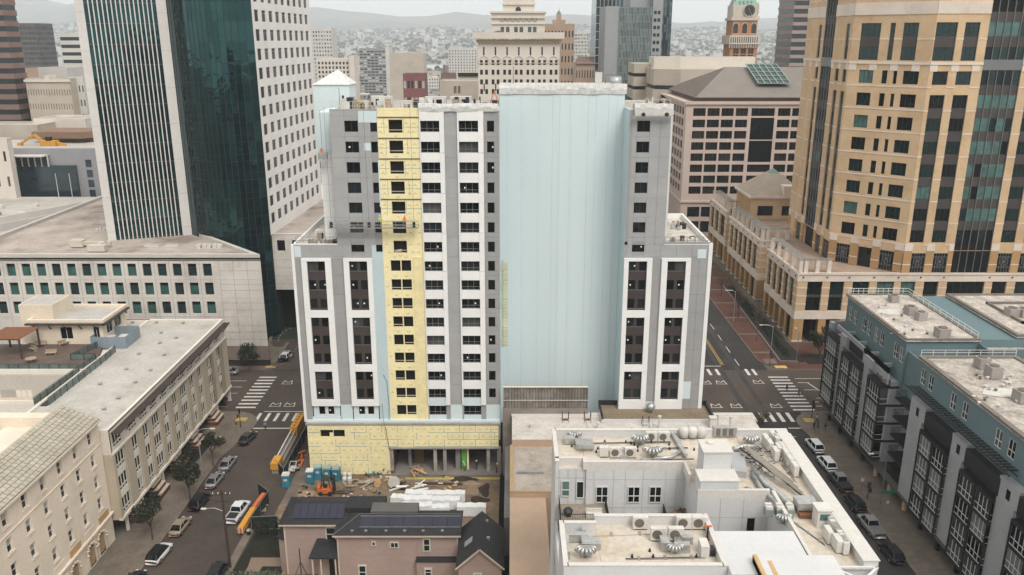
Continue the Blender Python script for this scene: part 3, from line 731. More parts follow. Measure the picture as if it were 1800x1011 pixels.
# inside of the open ground floor
inn = MB(); inn.box(-20.2, 7.5, 0, -2.0, 7.7, 4.9); PF.build('rear_partition', inn, mat('inner_wall', (.010, .010, .012), .9))
PF.box('floor_slab', mat('slab', (.17, .15, .135), .9, var=.2), -19.5, -.1, -1.9, .42, -.9, 7.5)
for x in (-20.2, -13.0, -11.4, -4.2, -2.4): PF.box('column', concr, x, 0.4, x + .55, 4.7, .3, .85)
PF.box('green_board', mat('green_board', (.10, .34, .06), .8), -8.4, .4, -7.6, 4.4, .95, 1.05, label='bright green wall board')
PF.box('board_edge', yellow, -7.5, .4, -7.2, 4.6, .9, 1.1); PF.box('partition', mat('drywall', (.2, .2, .19), .9), -9.4, .4, -8.6, 4.5, 1.0, 1.1)
PF.box('partition', MATS['drywall'], -17.4, .4, -16.9, 4.5, 2, 2.1); PF.box('partition', mat('plywood_dark', (.11, .08, .04), .9), -16.5, .4, -14.9, 4.0, 3, 3.1)
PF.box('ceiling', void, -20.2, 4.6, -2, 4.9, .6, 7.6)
# loose cable hanging from the wrap down to the podium
PF.build('hose', MB().tube([(-21.0, -.3, 13), (-20.9, -.35, 10.5), (-20.7, -.8, 9.4), (-20.6, -.2, 8.5), (-20.2, -.15, 5), (-19.7, -.2, 2.5), (-19.3, -.3, .3)], .04, 5), mat('hose', (.12, .11, .09), .8))
MF.build('hose', MB().tube([(-20.7, -.1, 17.6), (-20.2, -.15, 16.6), (-20.0, -.12, 12), (-20.1, -.15, 9.6)], .05, 5), tape)
# side insulation boards at the left edge of the blue wall
bb = MB()
for k in range(9):
 link('insulation_board', cached('sb', lambda: MB().box(0, 0, 0, 1.0, .06, 1.35).mesh('insulation_board', mat('insulation_pale', (.56, .53, .36), .8))), mbuild, MF.pt(-1.8 + .12 * (k % 2), BY - .08, 20.2 + 1.62 * k))
MF.box('joint_tape', mat('tape_green', (.25, .45, .35), .8), -1.55, 20, -1.45, 35, BY - .12, BY - .085)
# ================= LEFT SIDE =================
stone = mat('office_white_stone', (.60, .56, .515), .8, var=.10, scale=.12, fine=.05, stain=(.33, .28, .24), stain_amt=.5, stain_scale=.10)
stone2 = mat('office_brown_base', (.20, .155, .135), .8, var=.15)
teal_pane = glass('glass_teal', (.035, .105, .095), .12, .6, vs=.5)
teal_dark = glass('glass_teal_dark', (.010, .028, .030), .07, .6, vs=.5)
roofdirt = mat('roof_office', (.36, .31, .27), .95, var=.25, scale=.12, fine=.12, stain=(.14, .10, .08), stain_amt=.7, stain_scale=.07)
galv = mat('galvanised_steel', (.46, .46, .45), .38, var=.2, metal=.65, scale=1.5)
acw = mat('unit_white', (.55, .53, .49), .6, var=.1, scale=1)
blackm = mat('black_rubber', (.02, .02, .02), .7)
# ---- white office block ----
ob = thing('office_block', 'low white stone office block with three rows of teal windows, foot of the striped tower', 'building', (-53.5, 170, 0))
OF = Face(ob, (-66.5, 0, 0), 0)   # x 0..66.5 -> X -120..-53.5
cols_x = [(-66.06 + 1.05 - .9 - 3.22 * k) + 120 for k in range(0, 17)][::-1]
zr = [22.2 - 1.35, 18.0 - 1.35, 13.75 - 1.35]
xw = [(x, 1.85) for x in cols_x]
punched(OF, 'wall', stone, 0, 66.5, 4.9, 24.88, xw, [(z, 2.75) for z in zr[::-1]], metal_d, [teal_pane] * 5 + [teal_dark] * 4, 1, 2, depth=.5, r=.35, split=.74, fw=.09, extra=lambda o, w, h, r_: link('transom', cached(('trs', round(w, 2)), lambda: MB().box(.08, .33, h * .76, w - .08, .345, h - .08).mesh('transom', g_dark)), o))
OF.box('base_wall', stone2, 0, 1.6, 66.5, 4.9, .02, .6); OF.box('plinth', mat('plinth_dark', (.03, .03, .032), .6), 0, 0, 66.5, 1.6, .3, .8)
for z in (16.05, 11.8, 20.2, 24.4, 8.4): OF.box('stone_band', stone, 0, z, 66.5, z + .08, -.05, .02)
for x in [c - .75 for c in cols_x] + [57.5, 60.5, 63.5]: OF.box('wall_joint', mat('joint', (.2, .18, .16), .9), x - .03, 4.9, x + .03, 24.8, -.012, .02)
for z in (6.4, 8, 9.7, 13.2, 14.8, 17.6, 19, 22): OF.box('wall_joint', MATS['joint'], 57.5, z, 66.5, z + .05, -.011, .02)
roofp = [(-66.5, 0), (0, 0), (-22.5, 23.3), (-22.5, 72), (-66.5, 72)]
part('roof', MB().prism(roofp, 24.2, 24.9), roofdirt, ob)
part('side_wall', MB().prism([(-66, .9), (-.6, .9), (-23, 24), (-23, 71.5), (-66, 71.5)], 0, 24.2), stone, ob)
parapet(ob, mat('coping_white', (.50, .47, .43), .7, var=.1, scale=.5), roofp, 24.9, .75, .9)
def roof_box(par, x, y, z, w, d, h, m, a=0, name='roof_unit'):
 return part(name, MB().box(-w / 2, -d / 2, 0, w / 2, d / 2, h), m, par, (x, y, z), R(a))
rel = lambda p, par: (p[0] - par.location.x, p[1] - par.location.y)
cream_u = mat('unit_cream', (.52, .47, .40), .7, var=.1)
du = thing('roof_duct', 'cream roof unit with bent ducts standing at the foot of the striped tower', 'air duct', (-93, 178.5, 24.9))
part('fan_box', MB().box(-5.2, 0, .2, -2.4, 1.9, 1.7), cream_u, du); part('duct', MB().bar((-2.4, .9, .9), (3.6, .9, .9), .8, .8).bar((2.6, .9, .9), (1.2, -3.0, .9), .8, .8), cream_u, du)
part('duct', MB().box(.6, -4.0, .2, 4.4, -2.4, 1.5), cream_u, du)
for u, v, lab in [(268, 432, 'pale flat skylight on the office roof, nearer the striped tower'), (303, 432, 'pale flat skylight on the office roof, nearer the slanted parapet')]:
 x, y = g2(u, v, 24.95); o = part('skylight', MB().box(-1.6, -.9, 0, 1.6, .9, .22).box(-1.4, -.7, .22, 1.4, .7, .3), mat('skylight_pane', (.5, .49, .46), .3), None, (x, y, 24.9)); tag(o, lab, 'skylight', 'skylights on the office roof')
def vents(par_label, cat, pts, z, m, lab, r=.35, h=.45):
 pass
vt = thing('roof_fan_row', 'row of low white fan housings beside the slanted parapet of the office roof', 'roof fans', (-70, 178, 24.9))
for k in range(5): part('fan_housing', MB().box(k * 1.15, 0, 0, k * 1.15 + .9, 1.5, .8), acw, vt, (0, (k % 2) * .4, 0))
wc = thing('pipe_cluster', 'small cluster of white pipes on the stained part of the office roof', 'roof pipes', (-101, 196, 24.9))
for k in range(4): part('pipe', MB().box(k * .8, 0, 0, k * .8 + .6, .8, .5 + .2 * (k % 2)), acw, wc)
# ---- striped glass tower ----
TW = thing('glass_tower', 'tall office tower with white fins over dark green glass and a curved glass corner', 'skyscraper', (-76, 191.8, 24.9))
TZ0, TZ1 = -24.9, 82
a0 = math.degrees(math.atan2(6.3, 17)); Lf = math.hypot(17, 6.3)
TF = Face(TW, (-17, -6.3, 0), a0)
finm = mat('tower_white', (.58, .555, .53), .6, var=.06, scale=.2)
dteal = glass('tower_glass', (.003, .013, .015), .03, 1.0, metal=0, wob=.05, vs=.3, tint=(.32, .85, .85)); dteal2 = glass('tower_glass_b', (.002, .008, .010), .03, 1.0, metal=0, wob=.05, vs=.3, tint=(.24, .65, .68))
dspan = glass('tower_spandrel', (.006, .010, .012), .15, .6)
TF.box('corner_pier', finm, 0, 0, 1.75, TZ1, -.25, 1.0); TF.box('corner_pier', finm, Lf - 2.05, 0, Lf, TZ1, -.25, 1.0)
nb = 16; bx0, bx1 = 1.75, Lf - 2.05; bw = (bx1 - bx0) / nb
for k in range(1, nb): TF.box('fin', finm, bx0 + k * bw - .115, 0, bx0 + k * bw + .115, TZ1, -.09, .05)
fh = 4.3; sp = []
pm_ = [cached(('tp', i), lambda i=i: MB().box(.0, .05, .03, bw, .12, fh - .75).mesh('glass_pane', [dteal, dteal2][i % 2])) for i in range(2)]
for j in range(0, 19):
 for k in range(nb): sp.append((TF.pt(bx0 + k * bw, 0, .4 + j * fh), TF.a, random.randrange(2)))
random.shuffle(sp); sp.sort(key=lambda s: -s[0].z > -66); pieces('glass_pane', pm_, sp, TW, 300)
for j in range(0, 20):
 TF.box('spandrel', dspan, bx0, .4 + j * fh - .75, bx1, .4 + j * fh, .06, .1); TF.box('floor_line', metal_g, bx0, .4 + j * fh - .03, bx1, .4 + j * fh + .03, .0, .08)
for z in range(2, 82, 8):
 for x0 in (0, Lf - 2.05): TF.box('pier_joint', MATS['joint'], x0 + .01, z, x0 + 1.74 + (.3 if x0 else 0), z + .04, -.262, -.24)
# curved corner: facets with mullions
P0, P1 = Vector((0, 0)), Vector((19.2, -1.8)); ns = 17; arcp = []
for i in range(ns + 1):
 t = i / ns; c = P0.lerp(P1, t); b = 5.4 * (1 - (2 * t - 1) ** 2) * (.75 + .5 * t); arcp.append((c.x + b * -.1, c.y - b))
gl = []; ml = MB(); hl = MB()
for i in range(ns):
 (xa, ya), (xb, yb) = arcp[i], arcp[i + 1]; ang = math.degrees(math.atan2(yb - ya, xb - xa)); Lw = math.hypot(xb - xa, yb - ya)
 ml.bar((xa, ya - .02, TZ0), (xa, ya - .02, TZ1), .10, .10)
 me = [cached(('cg', round(Lw, 1), q), lambda q=q: MB().box(.02, 0, .02, Lw - .02, .05, 4.28).mesh('curved_pane', [dteal, dteal2][q])) for q in (0, 1)]
 for j in range(25):
  z = TZ0 + 4.3 * j; gl.append(((xa, ya, z), R(ang), (xa, i, j, me)))
  hl.bar((xa, ya - .03, z), (xb, yb - .03, z), .05, .06); hl.bar((xa, ya - .03, z + 1.5), (xb, yb - .03, z + 1.5), .04, .04)
gl.sort(key=lambda s: abs(s[0][2] - 20)); 
for n_, (loc, rz, (xa, i, j, me)) in enumerate(gl[:300]): link('curved_pane', me[random.randrange(2)], TW, loc, rz + random.uniform(-.006, .006))
rs = MB()
for loc, rz, (xa, i, j, me) in gl[300:]: rs.add(([v.co.copy() for v in me[0].vertices], [tuple(q.vertices) for q in me[0].polygons]), Matrix.Translation(loc) @ Matrix.Rotation(rz, 4, 'Z'))
part('curved_pane', rs, dteal, TW, kind='stuff')
part('mullions', ml, metal_d, TW, kind='stuff'); part('transoms', hl, metal_d, TW, kind='stuff')
part('core', MB().prism([(.5, 1.0)] + [(x, y + .4) for x, y in arcp[1:]] + [(18.6, 44), (-16.5, 44), (-16.5, -5.0)], TZ0, TZ1), mat('tower_core', (.02, .022, .024), .8), TW)
# white side face with paired windows going away along the street
SF = Face(TW, (19.2, -1.8, 0), 87.5)
cw = [(1.6 + 4.9 * k, 2.7) for k in range(9)]; zw = [(2.6 + 4.15 * j, 2.5) for j in range(0, 19)]
punched(SF, 'side_wall', mat('tower_side_white', (.68, .66, .635), .7, var=.07, scale=.2), 0, 46, .2, TZ1, cw, zw, metal_g, [g_mid, g_mid, g_dark, g_lit], 2, 2, depth=.4, r=.25, split=.72, fw=.12)
# low wing at its foot
lw = thing('office_wing', 'low white wing of the offices over a dark drive-through right of the curved glass', 'building', (-57, 190.6, 0))
LF = Face(lw, (0, 0, 0), 0)
punched(LF, 'wall', stone, 0, 30, 11.6, 25.2, [(1.3 + 3.6 * k, 1.9) for k in range(7)], [(21.2, 2.6)], metal_d, [g_dark], 1, 2, depth=.4, r=.3, split=.75)
part('roof', MB().box(.3, .4, 24.8, 30, 46, 25.1), roofdirt, lw); part('core', MB().box(.2, 5, 0, 30, 46, 11.5).box(.2, .6, 11.5, 30, 46, 24.8), void, lw)
for z in (13, 15, 17, 19): LF.box('wall_joint', MATS['joint'], 0, z, 30, z + .05, -.012, .02)
LF.box('coping', stone, 0, 25.2, 30, 25.35, -.1, .5)
# curved drive behind, with yellow kerb
def arcpts(cx, cy, r, a0, a1, n=10): return [(cx + r * math.cos(R(a0 + (a1 - a0) * k / n)), cy + r * math.sin(R(a0 + (a1 - a0) * k / n))) for k in range(n + 1)]
structure('driveway', MB().prism([(-52.3, 168)] + [(-52.5, 182)] + arcpts(-45, 190, 13.5, 215, 100, 10) + [(-36, 204), (-36, 168)], .02, .13), asphalt)
kp = arcpts(-45, 190, 13.5, 200, 95, 12)
kerbline(kp, 'kerb', kerbm, .6, .35); 
for k in range(2, 11, 2): mb = MB().bar((kp[k][0], kp[k][1], .37), (kp[k + 1][0], kp[k + 1][1], .37), .62, .03); structure('kerb_paint', mb, mat('kerb_yellow', (.42, .25, .06), .8, var=.15))
kq = arcpts(-45, 190, 11.6, 200, 95, 24)
for k in range(0, 22, 2): structure('road_marking', MB().bar((kq[k][0], kq[k][1], .137), (kq[k + 1][0], kq[k + 1][1], .137), .12, .01), paint)
structure('retaining_wall', MB().bar((-52.6, 170, .5), (-52.6, 182, .7), .7, 1.1), kerbm)
# ---- pale apartment building with the brown slatted cornice ----
pale = mat('render_white', (.66, .61, .54), .85, var=.07, scale=.2, stain=(.44, .38, .31), stain_amt=.3)
tan = mat('render_tan', (.43, .37, .285), .85, var=.08, scale=.2)
tand = mat('render_tan_dark', (.29, .245, .18), .85, var=.08)
roofw = mat('roof_white_gravel', (.43, .405, .37), .95, var=.12, scale=.25, fine=.08, fscale=2, stain=(.34, .30, .26), stain_amt=.6, stain_scale=.15)
pa = thing('apartment_building', 'four storey pale and tan apartment building with a brown slatted cornice along the left street', 'building', (-56.2, 104.4, 0))
PA = Face(pa, (0, 0, 0), 90)
part('core', MB().prism([(-.45, .3), (-.45, 47), (-32, 47), (-32, 23), (-14, 23), (-14, .3)], 3.4, 16.6), pale, pa)
part('roof', MB().prism([(-.2, .2), (-.2, 47.6), (-36, 47.6), (-36, 45), (-14.6, 45), (-14.6, 10), (-14.6, .2)], 16.6, 16.9), roofw, pa)
parapet(pa, pale, [(0, 0), (0, 47.8), (-36, 47.8), (-36, 47.3), (-14.6, 47.3), (-14.6, 0)], 16.9, .35, .45)
colsY = [(106.5, 3), (111.4, 2), (115.2, 2), (118.8, 3), (122.6, 2), (126.5, 2), (130.2, 3), (134.1, 2), (137.9, 2), (143.0, 3), (147.7, 2)]
colsY = [(y - 104.4, n) for y, n in colsY]
PN = [g_dark] * 3 + [g_mid] * 3 + [mat('blind_white', (.42, .42, .40), .6)]
rp = random.Random(4)
def pale_windows(z, cols_):
 for y, n in cols_:
  ww = .78; x0 = y - n * .85 / 2
  for q in range(n):
   place_windows(PA, [(x0 + q * .85, z)], ww, 1.75, whitef, PN, 1, 1, fw=.07, r=.1, rnd=rp)
   place_windows(PA, [(x0 + q * .85, z - .55)], ww, .42, whitef, [g_dark, g_mid], 1, 1, fw=.05, r=.08, rnd=rp)
spans = []
def colopen(cols_): return [(y - n * .85 / 2 + q * .85, y - n * .85 / 2 + q * .85 + .78) for y, n in cols_ for q in range(n)]
top = [(y, 3) for y, n in colsY]
# openings as one band grid per storey
for z, cols_, m in [(14.7, top, pale), (11.2, colsY, tan), (7.75, colsY, tan), (4.3, colsY, tan)]:
 xs, zs, hole = cellgrid(0, 47.8, colopen(cols_), z - 1.1 if z > 5 else 3.3, (z + 2.4) if z < 14 else 17.2, [(z - .55, z - .13), (z, z + 1.75)])
 PA.grid('wall', m, xs, zs, hole, .3)
 pale_windows(z, cols_)
for y, n in colsY:   # white infill panels between the windows, proud tan piers give the bays depth
 for z in (5.98 + .35, 9.43 + .35): 
  for q in range(n): PA.box('infill_panel', pale, y - n * .425 + .85 * q - .02, z - .25, y - n * .425 + .85 * (q + 1) - .05, z + .85 - .02, -.03, .0)
for (ya, na), (yb, nb_) in zip([(-.35 + .0, 0)] + colsY, colsY + [(47.8 + .35, 0)]):
 xa, xb = ya + na * .425 + .2, yb - nb_ * .425 - .25
 if xb - xa > .3: PA.box('pier', tan, xa, 3.4, xb, 13.35, -.16, 0)
PA.box('pier', tand, 38.9, 3.38, 40.2, 13.34, -.2, -.158); PA.box('pier', tand, 43.7, 3.38, 45.3, 13.34, -.2, -.158)
PA.box('ledge', pale, -.1, 13.36, 47.9, 13.6, -.28, .0); PA.box('ledge', pale, -.1, 2.95, 47.9, 3.36, -.3, .3)
part('end_wall', MB().box(-1.6, -.02, 13.4, -.0, .25, 17.2), pale, pa); part('end_wall', MB().box(-1.9, -.015, 3.0, 0, .25, 13.4), tan, pa)
part('end_wall', MB().box(-14, 47.5, 0, -.02, 47.8, 17), pale, pa)
slat = mat('cornice_brown', (.055, .040, .032), .75, var=.3, scale=1)
for k in range(5): PA.box('cornice_slat', slat, .2, 16.55, 47.6, 16.63, -1.28 + .24 * k, -1.12 + .24 * k)
PA.box('cornice_edge', slat, .15, 16.45, 47.65, 16.62, -1.34, -1.28)
for k in range(12):
 x = .7 + 4.2 * k
 PA.box('cornice_rafter', slat, x - .09, 16.38, x + .09, 16.54, -1.3, .0); PA.build('bracket', MB().bar((x, -1.2, 16.4), (x, -.05, 14.9), .14, .14), slat)
PA.box('arcade_wall', mat('arcade_dark', (.05, .055, .065), .7), -.6, 0, 47.8, 3.0, 2.4, 2.7)
for k in range(11): 
 PA.box('arcade_post', pale if k % 3 == 0 else slat, 1.8 + 4.3 * k, .1, 2.15 + 4.3 * k, 2.95, .1, .5)
 place_windows(Face(pa, (-2.35, 0, 0), 90), [(2.6 + 4.3 * k, .9)], 1.9, 1.6, whitef, [g_mid, g_dark], 2, 1, rnd=rp)
brick_r = mat('brick_red', (.12, .045, .03), .9, var=.25, scale=1.2, fine=.2)
capc = mat('cap_stone', (.42, .36, .29), .85, var=.12)
for k, y in enumerate((5.5, 12, 20.5, 28.5, 38)):
 st = thing('brick_stoop', ['stepped red brick stoop nearest the camera under the pale building', 'stepped red brick stoop, second from the near end of the pale building', 'stepped red brick stoop, third one along, between two street trees', 'stepped red brick stoop, fourth one along, near the green hedge', 'stepped red brick stoop at the far end beside the planting bed'][k], 'stoop', (-56.3, 104.4 + y, .1), 0, 'brick stoops along the pale building')
 for q in range(3):
  part('brick_step', MB().box(-.6, -1.8 + .0 * q, 0, 1.3 - .5 * q, 1.8 - .35 * q, .8 + .7 * q), brick_r, st, (0, .01 * q, 0)); part('cap', MB().box(-.6, -1.86, .8 + .7 * q, 1.36 - .5 * q, 1.86 - .35 * q, .9 + .7 * q), capc, st)
 for q in (-1.2, 1.0): part('pier_cap', MB().box(-.3, q - .3, 2.3, .3, q + .3, 2.95), capc, st)
# roof things
for k, (u, v) in enumerate([(233, 567), (275, 567), (322, 568), (283, 585), (310, 594), (244, 622), (289, 624), (222, 649), (265, 651), (238, 672), (208, 700), (183, 719), (168, 738), (281, 603), (176, 675)]):
 x, y = g2(u, v, 17); o = part('roof_vent', MB().lathe([(.16, 0), (.16, .2), (.36, .24), (.33, .36), (.08, .4)], 8), mat('vent_grey', (.34, .32, .30), .7), None, (x, y, 16.9)); tag(o, 'small grey mushroom vent on the pale flat roof behind the brown cornice', 'roof vent', 'mushroom vents on the pale flat roof')
sc = thing('equipment_screen', 'blue grey slatted screen enclosing units on the pale flat roof', 'screen', (-71.2, 139.4, 16.9))
scm = mat('screen_blue', (.21, .26, .30), .6, var=.08)
for x0, y0, x1, y1 in [(-3.2, -2.4, 3.0, -2.4), (3.0, -2.4, 3.0, 3.4), (3.0, 3.4, -3.2, 3.4), (-3.2, 3.4, -3.2, -2.4)]:
 n_ = 16; 
 for q in range(n_):
  xa, ya = x0 + (x1 - x0) * q / n_, y0 + (y1 - y0) * q / n_; xb, yb = x0 + (x1 - x0) * (q + .9) / n_, y0 + (y1 - y0) * (q + .9) / n_
  part('slat', MB().bar((xa, ya, 1.15), (xb, yb, 1.15), .06, 2.1), scm, sc)
part('unit', MB().box(-2.2, -1.5, 0, -.2, 1, 1.4).box(.3, -1, 0, 2.2, 2, 1.2), acw, sc)
# rooftop house with the bulkhead, terrace, pergola
cream = mat('render_cream', (.66, .575, .46), .85, var=.08, scale=.25)
ph = thing('rooftop_house', 'cream rooftop house with dark eaves and a tall stair bulkhead on the terrace', 'penthouse', (-85.4, 138.6, 16.9))
HF = Face(ph, (0, 0, 0), 0); HR = Face(ph, (12.6, 0, 0), 90)
punched(HF, 'wall', cream, 0, 12.6, 0, 4.2, [(5.0, 2.2), (10.9, 1.1)], [(1.2, 2.3)], whitef, [g_dark], 2, 1, depth=.25, r=.15)
punched(HR, 'wall', cream, 0, 9, 0, 4.2, [(1.6, 2.2), (4.6, 2.6)], [(1.6, 2.0)], whitef, [g_dark], 2, 1, depth=.25, r=.15)
part('core', MB().box(.3, .3, 0, 12.3, 9, 4.1), cream, ph); part('roof', MB().box(-.4, -.5, 4.22, 13.2, 9, 4.5), roofw, ph); part('eaves', MB().box(-.6, -.9, 4.05, 13.5, -.5, 4.35).box(13.2, -.9, 4.05, 13.6, 9, 4.35), slat, ph)
parapet(ph, cream, [(-.4, -.5), (13.2, -.5), (13.2, 9), (-.4, 9)], 4.5, .45, .5)
part('bulkhead', MB().box(-2.4, 1.2, 0, 3.6, 7.5, 7.2), cream, ph); part('bulkhead_roof', MB().box(-2.1, 1.5, 7.2, 3.3, 7.2, 7.25), roofw, ph)
for k in range(5): HF.build('bracket', MB().bar((.8 + 2.7 * k, -.8, 4.0), (.8 + 2.7 * k, 0, 3.1), .14, .14), slat)
deck = mat('deck_brown', (.12, .085, .07), .9, var=.2, scale=.3, fine=.15)
tr = thing('roof_terrace', 'brown decked roof terrace with green glass railings left of the pale flat roof', 'terrace', (-88, 126.2, 16.9))
part('deck', MB().prism([(-8, 0), (18.2, 0), (17.4, 5), (15, 12.2), (-8, 12.2)], -.3, .32), deck, tr)
part('wall', MB().box(-12, -.3, -4.4, 18.4, 0, .6), pale, tr)
railg = glass('rail_glass', (.10, .13, .12), .2, .5)
def rail(par, pts, h=1.1, z=.3, g=railg, step=1.6):
 for a, b in zip(pts, pts[1:]):
  a = Vector(a); b = Vector(b); n_ = max(1, int((b - a).length / step)); d = (b - a) / n_
  part('handrail', MB().bar((a.x, a.y, z + h), (b.x, b.y, z + h), .07), metal_d, par)
  for q in range(n_):
   p = a + d * q; e = p + d * .94
   part('rail_panel', MB().bar((p.x + d.x * .06, p.y + d.y * .06, z + h * .5), (e.x, e.y, z + h * .5), .04, h * .8), g, par); part('rail_post', MB().box(p.x - .04, p.y - .04, z, p.x + .04, p.y + .04, z + h), metal_d, par)
rail(tr, [(-8, .1), (17, .1)]); rail(tr, [(15.2, 12.2), (13.2, 4.6), (17.6, 4.8)])
rail(tr, [(18.7, 9), (18.9, 5), (18.9, -13.2)], 1.3, .0, step=1.8); rail(tr, [(17.3, 4.8), (16.7, -13.2)], 1.3, .0, step=1.8)
part('gutter_strip', MB().box(17.6, -13.2, 0, 18.6, 6, .12), metal_d, tr)
pg = thing('pergola', 'rust brown timber pergola on dark posts at the left edge of the roof terrace', 'pergola', (-86, 131, 17.2))
rust = mat('timber_rust', (.19, .075, .035), .8, var=.2, scale=1)
for k in range(14): part('roof_slat', MB().box(-3, .1 + .44 * k, 3.6, 2.9, .48 + .44 * k, 3.7), rust, pg)
for x, y in ((-2.6, .3), (2.6, .3), (-2.6, 5.9), (2.6, 5.9)): part('post', MB().box(x - .12, y - .12, 0, x + .12, y + .12, 3.6), slat, pg)
part('beam', MB().box(-2.9, .2, 3.42, 2.8, .42, 3.6).box(-2.9, 5.8, 3.42, 2.8, 6.0, 3.6), slat, pg)
wood = mat('furniture_wood', (.32, .24, .17), .8, var=.2)
def bench(x, y, a, lab):
 t = thing('garden_bench', lab, 'bench', (x, y, 17.2), R(a), 'seats on the roof terrace')
 part('seat', MB().box(-.9, -.3, .4, .9, .3, .5), wood, t); part('backrest', MB().box(-.9, .25, .5, .9, .33, .95), wood, t)
 for q in (-.8, .74): part('leg', MB().box(q, -.28, 0, q + .07, .3, .4), wood, t)
for i, (u, v, a) in enumerate([(72, 608, 10), (90, 623, 10), (112, 606, 60), (58, 616, -30), (148, 600, 15)]):
 x, y = g2(u, v, 17.3); bench(x, y, a, ['wooden bench on the terrace near the glass doors', 'wooden bench in the middle of the brown terrace', 'wooden seat turned sideways on the brown terrace', 'wooden bench beside the pergola posts', 'wooden seat next to the blue grey screen'][i])
x, y = g2(55, 636, 17.3); tb_ = thing('garden_table', 'pale round table on the terrace in front of the pergola', 'table', (x, y, 17.2)); part('table_top', MB().lathe([(.9, .68), (.9, .74)], 14), wood, tb_); part('leg', MB().lathe([(.3, 0), (.06, .06), (.06, .68)], 8), wood, tb_)
# lower roof and wall with windows below the terrace
lo = thing('rear_block', 'low pale block with two groups of windows below the roof terrace', 'building', (-76, 125.9, 0))
LO = Face(lo, (-20, 0, 0), 0)
xs_ = [(3.2, .8), (4.1, .8), (8.6, .8), (9.55, .9), (10.6, .8), (14.0, .8), (14.9, .8), (15.8, .8)]
punched(LO, 'wall', cream, 0, 24, 11.5, 16.6, xs_, [(12.4, 1.5)], whitef, [g_dark, g_dark, g_lit], 1, 1, depth=.2)
part('roof', MB().box(-30, -12, 11.2, 6.5, 0, 11.5), roofw, lo); part('core', MB().box(-30, .3, 0, 6.4, 13, 16.5).box(-30, -12, 0, 6.4, .2, 11.2), cream, lo)
part('parapet', MB().box(-30, -6.4, 11.5, 1, -6.0, 12.6).bar((1, -6.2, 12), (3.5, -10.5, 12), .4, 1.2).box(-30, -.6, 11.5, 4.5, -.1, 12.1), pale, lo)
# ---- cream building with the tiled mansard, near left ----
cb = thing('cream_building', 'cream old building with sash windows, a tiled roof slope and ornate arched windows, nearest left', 'building', (-57.4, 104.2, 0))
CB = Face(cb, (0, -50, 0), 90)     # x 0..50 -> Y 54.2..104.2
creamw = mat('stucco_cream', (.70, .605, .50), .85, var=.06, scale=.2, fine=.04, stain=(.46, .38, .30), stain_amt=.35, stain_scale=.2)
yy = [101.7 - 3.93 * k for k in range(12)]; xw = sorted([(y - 54.2 - .55, 1.1) for y in yy])
zw = [(17.3 - 1.0, 1.85), (14.0 - 1.0, 1.85), (10.7 - 1.0, 1.85), (7.4 - 1.0, 1.85)]
blind_c = mat('blind_cream', (.34, .32, .29), .6); g_br = glass('glass_brown', (.035, .028, .024), .1, .5)
punched(CB, 'wall', creamw, 0, 50, 4.3, 18.7, xw, zw[::-1], whitef, [g_dark, g_br, g_mid], 1, 2, depth=.4, fw=.08, r=.28, split=.5, rnd=rp,
  extra=lambda o, w, h, r_: link('blind', cached(('bl', round(w, 2), int(h * 10)), lambda: MB().box(.08, .25, h * .45, w - .08, .275, h - .08).mesh('blind', blind_c)), o) if r_.random() < .55 else None)
for x, w in xw:
 for z, h in zw: CB.box('sill', creamw, x - .15, z - .14, x + w + .15, z, -.12, .05)
CB.box('cornice', creamw, -.2, 18.7, 50.2, 19.0, -.5, .3); CB.box('string_course', creamw, 0, 15.3, 50, 15.42, -.08, .02); CB.box('cornice', creamw, 0, 4.3, 50.1, 4.55, -.35, .0)
ochre = mat('stucco_ochre', (.44, .28, .13), .85, var=.12)
for k in range(12): CB.box('frieze_panel', ochre if k % 2 == 0 else creamw, 49.5 - 3.9 * k - 3.1, 4.62, 49.5 - 3.9 * k - .3, 5.6, -.06, 0)
CB.box('base_wall', creamw, 0, 0, 50, 4.3, .02, .6)
part('core', MB().box(-12, -50, 0, -.5, 0, 18.5), creamw, cb)
part('end_wall', MB().box(-12, -.3, 0, -.01, 0, 18.7), creamw, cb)
# ornate arches
arm = mat('arch_stone', (.55, .46, .36), .8, var=.1); tracery = mat('tracery', (.40, .29, .18), .8)
for k, x in enumerate((46.2, 43.4, 39.0, 36.2)):
 mb = MB(); pts = [(x - 1.05, -.1, .3), (x - 1.05, -.1, 2.4)] + [(x - 1.05 * math.cos(R(a)), -.1, 2.4 + 1.2 * math.sin(R(a))) for a in range(20, 180, 20)] + [(x + 1.05, -.1, 2.4), (x + 1.05, -.1, .3)]
 for a, b in zip(pts, pts[1:]): mb.bar(a, b, .3, .24, up=(0, 1, 0))
 for a in range(0, 200, 30): mb.lathe([(.05, -.1), (.22, 0), (.05, .1)], 6, (x - 1.15 * math.cos(R(a)), -.25, 2.5 + 1.3 * math.sin(R(a))))
 CB.build('arch', mb, arm); CB.box('arch_glass', g_dark, x - .95, .3, x + .95, 3.4, -.03, .0)
 mb = MB()
 for q in range(-4, 5): mb.bar((x + q * .22 - .4, -.06, .6), (x + q * .22 + .5, -.06, 3.0), .05, .03); mb.bar((x + q * .22 + .4, -.06, .6), (x + q * .22 - .5, -.06, 3.0), .05, .03)
 CB.build('tracery', mb, tracery, kind='stuff')
